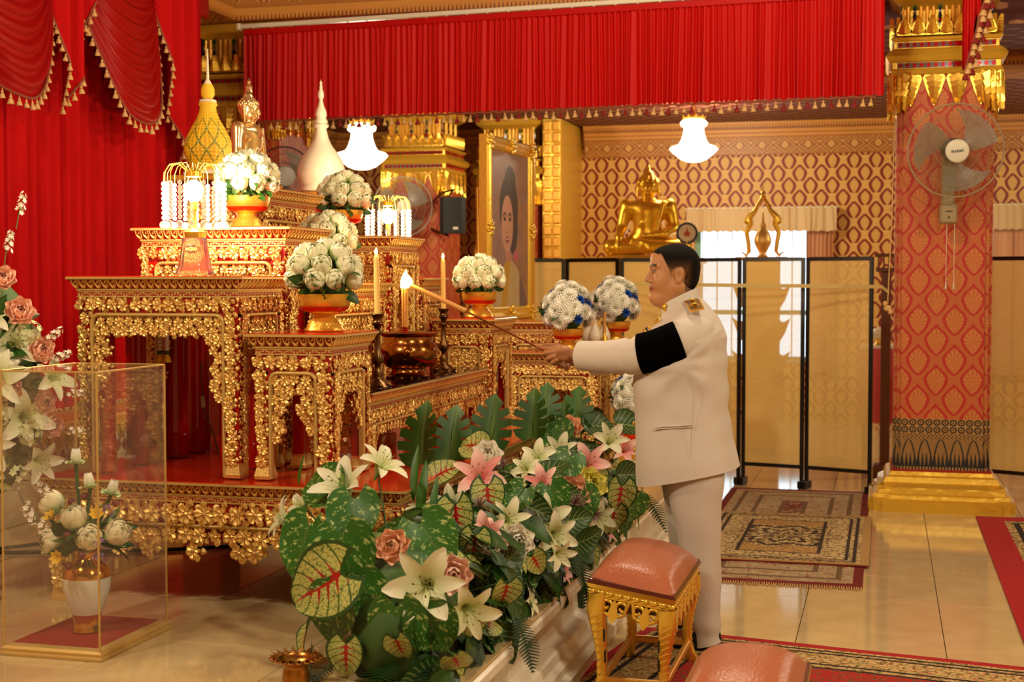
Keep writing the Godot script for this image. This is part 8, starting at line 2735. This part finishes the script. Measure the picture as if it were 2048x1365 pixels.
func man() -> void:
	# he faces -x; o is the floor between his feet
	var o := Vector3(-0.76, 0.009, -6.03)
	var t := thing("person", "man in a white uniform jacket with a black armband lighting incense with a taper", "person", o)
	var b := MB.new()
	# --- head, in its own frame: forward, up, side (towards the camera)
	var hc := Vector3(-0.118, 1.575, 0.0)
	var yaw := 0.24                                   # turned a little to the camera
	var fwd := Vector3(-cos(yaw), -0.02, sin(yaw)).normalized()
	var sd := Vector3(sin(yaw), 0, cos(yaw))
	var H := Basis(fwd, Vector3.UP, sd)               # columns: forward, up, side
	var hp := func(x: float, y: float, z: float) -> Vector3: return hc + H * Vector3(x, y, z)
	var f := Field.new()
	f.ell(hp.call(-0.012, 0.035, 0), Vector3(0.100, 0.088, 0.078), 0.02, H)
	f.ell(hp.call(0.028, -0.030, 0), Vector3(0.064, 0.094, 0.066), 0.03, H)
	f.ell(hp.call(0.060, 0.062, 0), Vector3(0.034, 0.034, 0.052), 0.03, H)
	for s in [-1.0, 1.0]:
		f.cap(hp.call(-0.005, -0.060, s * 0.054), hp.call(0.060, -0.106, s * 0.016), 0.026, 0.024, 0.03)
		f.ell(hp.call(0.050, -0.036, s * 0.042), Vector3(0.030, 0.036, 0.026), 0.02, H)
		f.cap(hp.call(0.088, 0.030, s * 0.014), hp.call(0.070, 0.031, s * 0.050), 0.0095, 0.0085, 0.014)
		f.ell(hp.call(0.100, 0.010, s * 0.031), Vector3(0.016, 0.012, 0.020), 0.012, H, true)
		f.ell(hp.call(0.0795, 0.011, s * 0.031), Vector3(0.0125, 0.0105, 0.0145), 0.004, H)
		f.ell(hp.call(0.093, -0.031, s * 0.0135), Vector3(0.012, 0.0095, 0.0105), 0.006, H)
		f.ell(hp.call(-0.020, -0.008, s * 0.079), Vector3(0.020, 0.035, 0.0085), 0.006, H * Basis(Vector3.UP, -s * 0.35) * Basis(Vector3.BACK, 0.18))
		f.ell(hp.call(-0.016, -0.010, s * 0.087), Vector3(0.010, 0.020, 0.006), 0.005, H * Basis(Vector3.UP, -s * 0.35), true)
		f.ell(hp.call(-0.010, -0.036, s * 0.077), Vector3(0.010, 0.010, 0.007), 0.006, H)
	f.cap(hp.call(0.090, 0.018, 0), hp.call(0.1085, -0.024, 0), 0.0085, 0.0125, 0.010)
	f.cap(hp.call(0.092, -0.056, -0.016), hp.call(0.092, -0.056, 0.016), 0.0085, 0.0085, 0.010)
	f.cap(hp.call(0.090, -0.069, -0.013), hp.call(0.090, -0.069, 0.013), 0.0095, 0.0095, 0.010)
	f.ell(hp.call(0.078, -0.100, 0), Vector3(0.024, 0.022, 0.026), 0.018, H)
	f.ell(hp.call(0.022, -0.114, 0), Vector3(0.056, 0.032, 0.052), 0.03, H)
	f.cap(hp.call(-0.020, -0.07, 0), hp.call(-0.034, -0.20, 0), 0.064, 0.068, 0.03)
	# above 0 where hair grows: the distance over the hairline
	var scalp := func(q: Vector3) -> float:
		var line := 0.088 if q.x > 0.055 else 0.088 - (0.055 - q.x) * 2.2
		line = maxf(line, -0.012 if q.x > -0.045 else -0.075)
		if absf(q.z) < 0.05 and q.x > 0.03: line = 0.082 + (q.x - 0.05) * 0.15
		var ear := Vector2(q.x + 0.018, q.y + 0.008).length() - 0.036
		if absf(q.z) > 0.06: return minf(q.y - line, ear)
		return q.y - line
	var paint := func(p: Vector3) -> Color:
		var q: Vector3 = H.inverse() * (p - hc)
		var c := Color(0.73, 0.51, 0.34)
		var az := absf(q.z)
		var hl: float = scalp.call(q)
		if hl > -0.010 and (az > 0.045 or q.x < 0.05): c = c.lerp(Color(0.40, 0.27, 0.18), clampf((hl + 0.010) / 0.012, 0.0, 1.0) * 0.85)
		if q.x > 0.04:
			if q.y > -0.075 and q.y < -0.049 and az < 0.026: c = Color(0.64, 0.38, 0.28)
			if absf(q.y + 0.0625 - az * 0.05) < 0.0022 and az < 0.025: c = Color(0.40, 0.22, 0.16)
			var bw := 0.034 - absf(az - 0.034) * 0.22 + 0.004
			if absf(q.y - bw) < 0.0055 and az > 0.012 and az < 0.058: c = Color(0.16, 0.10, 0.07)
			var ex := Vector2((az - 0.031) / 0.0145, (q.y - 0.0095) / 0.0062)
			if ex.length() < 1.0 and q.x > 0.07:
				c = Color(0.60, 0.50, 0.40)
				if Vector2(q.z - signf(q.z) * 0.031 - 0.001, q.y - 0.0095).length() < 0.0062: c = Color(0.07, 0.04, 0.03)
			elif ex.length() < 1.25 and q.y > 0.011 and q.x > 0.07: c = Color(0.16, 0.09, 0.07)
			if Vector2(az - 0.0125, q.y + 0.0385).length() < 0.0045 and q.x > 0.085: c = Color(0.30, 0.16, 0.11)
		if Vector3(q.x - 0.062, q.y + 0.052, q.z - 0.05).length() < 0.0035: c = Color(0.30, 0.18, 0.12)
		return c
	f.net(b, 0.0026, hc + Vector3(-0.16, -0.175, -0.14), hc + Vector3(0.16, 0.165, 0.14), paint)
	# --- arms and hands reach forward to the taper
	var W := Vector3(-1.275, 1.225, -5.975) - o        # near wrist
	var hand := Field.new()
	var K := func(px: float, py: float, pz: float) -> Vector3: return Vector3(px, py, pz) - o
	# palm
	hand.cap(W + Vector3(0.09, 0.0, 0.0), W, 0.030, 0.026, 0.02)
	hand.ell(K.call(-1.345, 1.238, -5.985), Vector3(0.048, 0.036, 0.022), 0.018)
	hand.ell(K.call(-1.355, 1.252, -5.975), Vector3(0.034, 0.018, 0.020), 0.012)
	# fingers: index along the taper, the others curling under
	hand.cap(K.call(-1.375, 1.262, -5.975), K.call(-1.425, 1.258, -5.985), 0.0115, 0.0100, 0.006)
	hand.cap(K.call(-1.425, 1.258, -5.985), K.call(-1.468, 1.268, -6.010), 0.0098, 0.0082, 0.004)
	hand.cap(K.call(-1.380, 1.246, -5.965), K.call(-1.424, 1.238, -5.975), 0.0115, 0.0102, 0.006)
	hand.cap(K.call(-1.424, 1.238, -5.975), K.call(-1.432, 1.226, -6.010), 0.0098, 0.0088, 0.004)
	hand.cap(K.call(-1.376, 1.228, -5.962), K.call(-1.410, 1.216, -5.970), 0.0110, 0.0098, 0.006)
	hand.cap(K.call(-1.410, 1.216, -5.970), K.call(-1.412, 1.204, -6.005), 0.0096, 0.0086, 0.004)
	hand.cap(K.call(-1.366, 1.212, -5.962), K.call(-1.392, 1.198, -5.972), 0.0100, 0.0090, 0.006)
	hand.cap(K.call(-1.392, 1.198, -5.972), K.call(-1.390, 1.190, -6.002), 0.0088, 0.0080, 0.004)
	hand.cap(K.call(-1.325, 1.250, -6.010), K.call(-1.385, 1.270, -6.028), 0.0140, 0.0115, 0.008)
	hand.cap(K.call(-1.385, 1.270, -6.028), K.call(-1.432, 1.272, -6.022), 0.0112, 0.0095, 0.004)
	# the far hand supports from below
	hand.cap(K.call(-1.255, 1.195, -6.09), K.call(-1.315, 1.205, -6.075), 0.027, 0.026, 0.02)
	hand.ell(K.call(-1.355, 1.205, -6.055), Vector3(0.044, 0.028, 0.022), 0.014)
	for q in 4:
		hand.cap(K.call(-1.335 - q * 0.018, 1.188 + q * 0.012, -6.045), K.call(-1.335 - q * 0.019, 1.172 + q * 0.010, -6.005), 0.0108, 0.0098, 0.005)
		hand.cap(K.call(-1.335 - q * 0.019, 1.172 + q * 0.010, -6.005), K.call(-1.338 - q * 0.017, 1.186 + q * 0.006, -5.985), 0.0096, 0.0085, 0.004)
	hand.cap(K.call(-1.37, 1.225, -6.06), K.call(-1.425, 1.255, -6.04), 0.0125, 0.0095, 0.006)
	hand.net(b, 0.0036, K.call(-1.50, 1.14, -6.13), K.call(-1.17, 1.30, -5.92), func(p): return Color(0.68, 0.46, 0.30))
	# --- the rest of the body, inside the clothes
	var body := Field.new()
	body.cap(Vector3(-0.02, 0.90, 0), Vector3(-0.01, 1.30, 0), 0.10, 0.10, 0.05)
	body.cap(Vector3(-0.05, 1.36, 0), Vector3(-0.14, 1.47, 0), 0.062, 0.055, 0.03)
	for s in [-1.0, 1.0]:
		body.cap(Vector3(0.0, 0.88, s * 0.09), Vector3(-0.02, 0.50, s * 0.10), 0.075, 0.05, 0.03)
		body.cap(Vector3(-0.02, 0.50, s * 0.10), Vector3(0.02, 0.09, s * 0.10), 0.05, 0.035, 0.02)
		body.cap(Vector3(0.02, 0.06, s * 0.10), Vector3(-0.13, 0.035, s * 0.11), 0.035, 0.028, 0.02)
		body.cap(Vector3(0.0, 1.33, s * 0.15), Vector3(-0.21, 1.24, s * 0.18), 0.05, 0.042, 0.03)
		body.cap(Vector3(-0.21, 1.24, s * 0.18), (W + Vector3(0.06, 0, 0)) if s > 0 else Vector3(-0.50, 1.195, -0.06), 0.042, 0.028, 0.02)
	body.net(b, 0.016, Vector3(-0.6, -0.02, -0.32), Vector3(0.2, 1.50, 0.34), func(p): return Color(0.70, 0.48, 0.32))
	part("body", b, t, Transform3D(), M.skin)
	# --- hair: a short cap over the cranium, thinning to stubble at the sides
	var hf := Field.new()
	hf.ell(hp.call(-0.0135, 0.037, 0), Vector3(0.1025, 0.0900, 0.0802), 0.02, H)
	hf.ell(hp.call(0.050, 0.075, 0), Vector3(0.034, 0.030, 0.050), 0.03, H)
	hf.ell(hp.call(-0.050, -0.010, 0), Vector3(0.062, 0.075, 0.072), 0.02, H)
	b = MB.new()
	hf.net(b, 0.0028, hc + Vector3(-0.13, -0.12, -0.11), hc + Vector3(0.13, 0.15, 0.11), func(p):
		var q: Vector3 = H.inverse() * (p - hc)
		var top := clampf((q.y - 0.015) / 0.05, 0.0, 1.0)
		var back := clampf((-0.05 - q.x) / 0.03, 0.0, 1.0)
		return Color(0.38, 0.26, 0.17).lerp(Color(0.075, 0.05, 0.035), maxf(top, back)), func(p):
		var q: Vector3 = H.inverse() * (p - hc)
		return scalp.call(q) > 0.0)
	part("hair", b, t, Transform3D(), M.hair)
	# --- jacket
	b = MB.new()
	var wr := func(p: Vector3) -> float:
		var s := 0.0
		s += 0.0035 * sin(p.y * 34.0 + p.x * 16.0) * exp(-pow((p.y - 1.16) * 6.0, 2.0))
		s += 0.003 * sin((p.y + p.x * 0.7) * 60.0) * exp(-pow((p.y - 1.23) * 9.0, 2.0)) * clampf(p.x * 8.0, 0.0, 1.0)
		s += 0.002 * sin(p.x * 22.0 + p.y * 5.0)
		for arm in [Vector3(-0.05, 1.19, 0.2), Vector3(0.06, 1.30, 0.2)]:
			var v: Vector3 = p - arm
			var rr := Vector2(v.x, v.y).length()
			s += 0.0055 * sin(atan2(v.y, v.x) * 8.0 + rr * 9.0) * exp(-rr * 5.0) * clampf(rr * 14.0, 0.0, 1.0) * clampf(p.z * 8.0, 0.0, 1.0)
		s += 0.004 * sin(p.y * 46.0 - p.x * 30.0) * exp(-pow((p.y - 1.08) * 5.0, 2.0)) * clampf((p.x - 0.02) * 9.0, 0.0, 1.0)
		return s
	var K2 := [[Vector3(-0.050, 0.715, 0), 0.216, 0.228, 0.205, 2.5], [Vector3(-0.058, 0.78, 0), 0.212, 0.226, 0.13, 2.5], [Vector3(-0.066, 0.86, 0), 0.205, 0.218, 0.05, 2.5], [Vector3(-0.075, 0.95, 0), 0.200, 0.212, 0.0, 2.4], [Vector3(-0.082, 1.04, 0), 0.198, 0.212, 0.0, 2.4], [Vector3(-0.084, 1.13, 0), 0.196, 0.222, 0.0, 2.4], [Vector3(-0.080, 1.22, 0), 0.190, 0.232, 0.0, 2.4], [Vector3(-0.068, 1.30, 0), 0.172, 0.232, 0.03, 2.4], [Vector3(-0.058, 1.36, 0), 0.140, 0.208, 0.10, 2.3], [Vector3(-0.062, 1.395, 0), 0.110, 0.165, 0.22, 2.2], [Vector3(-0.074, 1.425, 0), 0.090, 0.112, 0.34, 2.1], [Vector3(-0.082, 1.440, 0), 0.078, 0.080, 0.42, 2.0]]
	var rows := spline(K2, 80)
	loop_mesh(b, rows, 96, 2.4, wr)
	part("jacket", b, t, Transform3D(), M.uniform)
	# standing collar
	b = MB.new()
	loop_mesh(b, [[Vector3(-0.083, 1.432, 0), 0.081, 0.080, 0.42], [Vector3(-0.088, 1.455, 0), 0.080, 0.077, 0.44], [Vector3(-0.093, 1.474, 0), 0.079, 0.075, 0.46], [Vector3(-0.093, 1.475, 0), 0.075, 0.071, 0.46], [Vector3(-0.090, 1.445, 0), 0.074, 0.071, 0.44]], 40, 2.0)
	part("collar", b, t, Transform3D(), M.uniform)
	# sleeves
	b = MB.new()
	var SH := Vector3(0.0, 1.325, 0.155)
	sleeve(b, [[Vector3(0.030, 1.352, 0.095), 0.055, 0.055], [Vector3(-0.010, 1.318, 0.140), 0.080, 0.086], [Vector3(-0.08, 1.278, 0.172), 0.080, 0.092], [Vector3(-0.17, 1.248, 0.186), 0.073, 0.084], [Vector3(-0.25, 1.232, 0.180), 0.072, 0.080], [Vector3(-0.34, 1.224, 0.152), 0.066, 0.073], [Vector3(-0.43, 1.222, 0.114), 0.062, 0.067], [Vector3(-0.50, 1.224, 0.085), 0.060, 0.064]], 70, 30, [[0.20, 0.006, 0.03, 1.0], [0.27, 0.007, -0.02, 0.4], [0.33, 0.005, 0.02, 2.2], [0.56, 0.006, 0.015, 1.2], [0.62, 0.007, -0.015, 1.8], [0.67, 0.005, 0.02, 4.2], [0.78, 0.004, 0.02, 1.0]])
	part("sleeve", b, t, Transform3D(), M.uniform)
	b = MB.new()
	sleeve(b, [[Vector3(-0.08, 1.335, -0.12), 0.060, 0.060], [Vector3(-0.12, 1.300, -0.170), 0.076, 0.086], [Vector3(-0.18, 1.26, -0.19), 0.076, 0.084], [Vector3(-0.26, 1.228, -0.175), 0.070, 0.076], [Vector3(-0.38, 1.205, -0.12), 0.064, 0.068], [Vector3(-0.49, 1.190, -0.065), 0.059, 0.062]], 50, 24, [[0.3, 0.006, 0.03, 1.0], [0.5, 0.006, -0.02, 1.4], [0.6, 0.006, 0.02, 1.4]])
	part("sleeve", b, t, Transform3D(), M.uniform)
	# cuff linings closing the sleeve ends
	for q in [[Vector3(-0.498, 1.224, 0.086), 0.056, Vector3(-0.90, 0.02, -0.43)], [Vector3(-0.488, 1.190, -0.066), 0.055, Vector3(-0.88, -0.1, 0.47)]]:
		b = MB.new()
		b.lathe([Vector2(q[1] + 0.004, 0.0), Vector2(q[1], -0.004), Vector2(q[1] - 0.014, -0.035), Vector2(0.026, -0.05)], 24, q[0], aim(q[2]), 0.2)
		part("cuff_lining", b, t, Transform3D(), M.uniform)
	# black armband
	b = MB.new()
	sleeve(b, [[Vector3(-0.062, 1.286, 0.167), 0.0855, 0.0965], [Vector3(-0.11, 1.268, 0.178), 0.0830, 0.0935], [Vector3(-0.17, 1.250, 0.186), 0.0800, 0.0890], [Vector3(-0.225, 1.239, 0.184), 0.0775, 0.0860]], 16, 30, [])
	part("armband", b, t, Transform3D(), M.black_cloth).set_meta("label", "black mourning armband")
	# trousers
	var leg := func(sz: float, keys: Array):
		var lm := MB.new()
		loop_mesh(lm, spline(keys, 40), 32, 2.2, func(p: Vector3) -> float: return 0.0022 * sin(p.y * 30.0 + sz * 4.0 + p.x * 12.0) + 0.0035 * exp(-pow((p.y - 0.10) * 12.0, 2.0)) * sin(p.y * 70.0 + p.x * 9.0))
		part("trouser_leg", lm, t, Transform3D(), M.uniform_trousers)
	leg.call(1.0, [[Vector3(0.052, 0.018, 0.095), 0.058, 0.066, 0.25, 2.2], [Vector3(0.045, 0.07, 0.095), 0.056, 0.064, 0.08, 2.2], [Vector3(0.036, 0.20, 0.097), 0.068, 0.070, 0.0, 2.2], [Vector3(0.022, 0.36, 0.097), 0.082, 0.080, 0.0, 2.2], [Vector3(0.004, 0.54, 0.098), 0.098, 0.092, 0.0, 2.2], [Vector3(-0.010, 0.70, 0.098), 0.124, 0.104, 0.0, 2.3], [Vector3(-0.030, 0.80, 0.090), 0.135, 0.100, 0.0, 2.3], [Vector3(-0.045, 0.86, 0.080), 0.12, 0.085, 0.0, 2.3]])
	leg.call(-1.0, [[Vector3(-0.005, 0.018, -0.105), 0.058, 0.066, 0.25, 2.2], [Vector3(-0.012, 0.07, -0.105), 0.056, 0.064, 0.08, 2.2], [Vector3(-0.030, 0.20, -0.105), 0.068, 0.070, 0.0, 2.2], [Vector3(-0.050, 0.36, -0.105), 0.084, 0.080, 0.0, 2.2], [Vector3(-0.060, 0.54, -0.103), 0.100, 0.092, 0.0, 2.2], [Vector3(-0.058, 0.70, -0.10), 0.122, 0.104, 0.0, 2.3], [Vector3(-0.055, 0.80, -0.090), 0.132, 0.100, 0.0, 2.3], [Vector3(-0.06, 0.86, -0.080), 0.12, 0.085, 0.0, 2.3]])
	# shoes
	for s in [1.0, -1.0]:
		var x0 := 0.05 if s > 0 else -0.005
		b = MB.new()
		loop_mesh(b, [[Vector3(x0 - 0.065, 0.002, s * 0.10), 0.125, 0.044, 0.0], [Vector3(x0 - 0.065, 0.03, s * 0.10), 0.126, 0.045, 0.0], [Vector3(x0 - 0.045, 0.055, s * 0.10), 0.100, 0.041, 0.1], [Vector3(x0 - 0.01, 0.085, s * 0.10), 0.055, 0.037, 0.2], [Vector3(x0, 0.11, s * 0.10), 0.04, 0.034, 0.1]], 24, 2.2)
		part("shoe", b, t, Transform3D(), M.black_lacquer)
	# epaulettes, buttons, badges, pockets, seams
	for s in [1.0, -1.0]:
		b = MB.new()
		var pts := PackedVector3Array(); var cc := PackedColorArray()
		var L := [Vector3(-0.035, 1.462, 0.085 * s), Vector3(0.01, 1.417, 0.185 * s)] if s > 0 else [Vector3(-0.145, 1.425, -0.075), Vector3(-0.125, 1.395, -0.17)]
		for r in 7:
			var v := r / 6.0
			for q in 7:
				var u := q / 6.0 - 0.5
				var p: Vector3 = L[0].lerp(L[1], v) + Vector3(u * 0.062, u * 0.012, 0) + Vector3(0, 0.012 * sin(PI * v) + 0.002, 0)
				pts.append(p)
				var edge := absf(u) > 0.38 or v > 0.9
				cc.append(Color(0.82, 0.60, 0.16) if edge or (r % 2 == 0 and q % 2 == 0) else Color(0.40, 0.28, 0.08))
		b.grid(pts, 7, 7, PackedVector2Array(), cc, false, s > 0)
		part("epaulette", b, t, Transform3D(), M.braid_gold)
		b = MB.new()
		for r in 2:
			var p: Vector3 = L[0].lerp(L[1], 0.3 + r * 0.35) + Vector3(0, 0.016, 0)
			b.ball(p, Vector3(0.013, 0.005, 0.012), 8, 5)
		part("epaulette_star", b, t, Transform3D(), M.gold_bright)
	var front := func(y: float, lx: float) -> Vector3: return Vector3(lx, y, 0.0)
	b = MB.new()
	b.ball(Vector3.ZERO, Vector3(0.011, 0.011, 0.006), 12, 8)
	var bt := b.mesh(M.gold_bright)
	for p in [Vector3(-0.211, 1.345, 0.035), Vector3(-0.258, 1.255, 0.035), Vector3(-0.283, 1.10, 0.035), Vector3(-0.275, 0.935, 0.055), Vector3(-0.272, 0.82, 0.05)]:
		part("button", bt, t, T(p, Basis(Vector3.UP, -1.3)))
	b = MB.new()
	b.box(Vector3(0, 0, 0), Vector3(0.030, 0.034, 0.004), 0.002)
	b.ball(Vector3(0, 0, 0.003), Vector3(0.010, 0.012, 0.004), 8, 5)
	part("collar_badge", b, t, T(Vector3(-0.146, 1.432, 0.055), Basis(Vector3.UP, -0.85) * Basis(Vector3.BACK, -0.4)), M.gold_bright)
	b = MB.new()
	b.box(Vector3.ZERO, Vector3(0.050, 0.016, 0.004), 0.001)
	part("ribbon_bar", b, t, T(Vector3(-0.172, 1.375, 0.085), Basis(Vector3.UP, -0.95) * Basis(Vector3.BACK, 0.35)), M.gold_bright)
	b = MB.new()
	b.box(Vector3.ZERO, Vector3(0.040, 0.040, 0.005), 0.002)
	part("badge_plate", b, t, T(Vector3(-0.216, 1.325, 0.105), Basis(Vector3.UP, -0.95) * Basis(Vector3.BACK, 0.4)), mat("badge_navy", Color(0.05, 0.05, 0.12), 0.4))
	b = MB.new()
	b.ball(Vector3.ZERO, Vector3(0.015, 0.015, 0.004), 12, 6)
	part("badge_disc", b, t, T(Vector3(-0.219, 1.325, 0.108), Basis(Vector3.UP, -0.95)), M.gold_bright)
	# lower pocket welt and side seam
	b = MB.new()
	b.tube([Vector3(-0.165, 0.935, 0.213), Vector3(-0.12, 0.943, 0.2165), Vector3(-0.06, 0.946, 0.217), Vector3(-0.005, 0.952, 0.214)], [0.0028, 0.0042, 0.0042, 0.0028], 6)
	b.tube([Vector3(-0.165, 0.928, 0.213), Vector3(-0.12, 0.934, 0.2165), Vector3(-0.06, 0.938, 0.217), Vector3(-0.005, 0.944, 0.214)], [0.002, 0.003, 0.003, 0.002], 6)
	part("pocket_welt", b, t, Transform3D(), M.uniform)
	b = MB.new()
	var seam := []
	for k in 9: seam.append(Vector3(-0.02 + 0.004 * k, 0.725 + k * 0.05, 0.2255 - 0.010 * sin(k / 8.0 * PI) ))
	b.tube(seam, [0.0012], 4)
	part("side_seam", b, t, Transform3D(), M.uniform)
	# --- the taper in his hands
	var tp := thing("taper_torch", "long wooden taper held out to the incense, its tip burning", "taper", Vector3(-1.493, 1.273, -6.03))
	var A := Vector3.ZERO
	var B := Vector3(-1.807, 1.419, -6.05) - Vector3(-1.493, 1.273, -6.03)
	var C := Vector3(-2.062, 1.533, -6.065) - Vector3(-1.493, 1.273, -6.03)
	b = MB.new()
	b.tube([A - (B - A).normalized() * 0.13, A, B], [0.005, 0.0045, 0.0045], 8)
	part("metal_rod", b, tp, Transform3D(), M.brass)
	b = MB.new()
	b.tube([B - (C - B).normalized() * 0.004, B, B.lerp(C, 0.12), C], [0.006, 0.0125, 0.0115, 0.009], 10)
	part("wax_stick", b, tp, Transform3D(), M.bamboo)
	flame(tp, C + Vector3(-0.004, -0.004, 0), 0.05, -0.012)

func people() -> void:
	mat("statue_gold", Color(0.95, 0.76, 0.22), 0.30, 0.75)
	var sk := vmat("skin", 0.48)
	sk.subsurf_scatter_enabled = true
	sk.subsurf_scatter_strength = 0.12
	bump(vmat("hair", 0.75, 0.3), 0.25, 0.8, 30.0)
	var un := mat("uniform", Color(0.84, 0.80, 0.76), 0.72)
	bump(un, 0.35, 0.12, 22.0)
	mat("uniform_trousers", Color(0.82, 0.78, 0.74), 0.75)
	bump(M.uniform_trousers, 0.35, 0.12, 22.0)
	var bg := vmat("braid_gold", 0.4)
	bg.metallic = 0.4
	statues()
	man()
# ---------------------------------------------------------------- the scene
func _ready() -> void:
	rng.seed = 20240
	var cam := Camera3D.new()
	cam.name = "camera"
	add_child(cam)
	cam.position = Vector3(0, 1.55, 0)
	cam.rotation_degrees = Vector3(-2.406, 14.736, 0)
	cam.fov = 26.989
	cam.near = 0.05
	cam.far = 100.0
	cam.current = true
	var lens := CameraAttributesPhysical.new()      # a 50 mm lens at f/4 focused on the man
	lens.frustum_focal_length = 50.0
	lens.frustum_focus_distance = 5.9
	lens.exposure_aperture = 4.0
	lens.frustum_near = 0.05
	lens.frustum_far = 100.0
	cam.attributes = lens
	var env := Environment.new()
	env.background_mode = Environment.BG_COLOR
	env.background_color = Color(0.86, 0.95, 1.0)
	env.background_energy_multiplier = 7.0
	env.tonemap_mode = Environment.TONE_MAPPER_LINEAR
	env.tonemap_exposure = 0.48
	env.sdfgi_enabled = true; env.ssao_enabled = true; env.ssil_enabled = true
	var we := WorldEnvironment.new()
	we.name = "environment"
	we.environment = env
	add_child(we)
	materials()
	room()
	furnish()
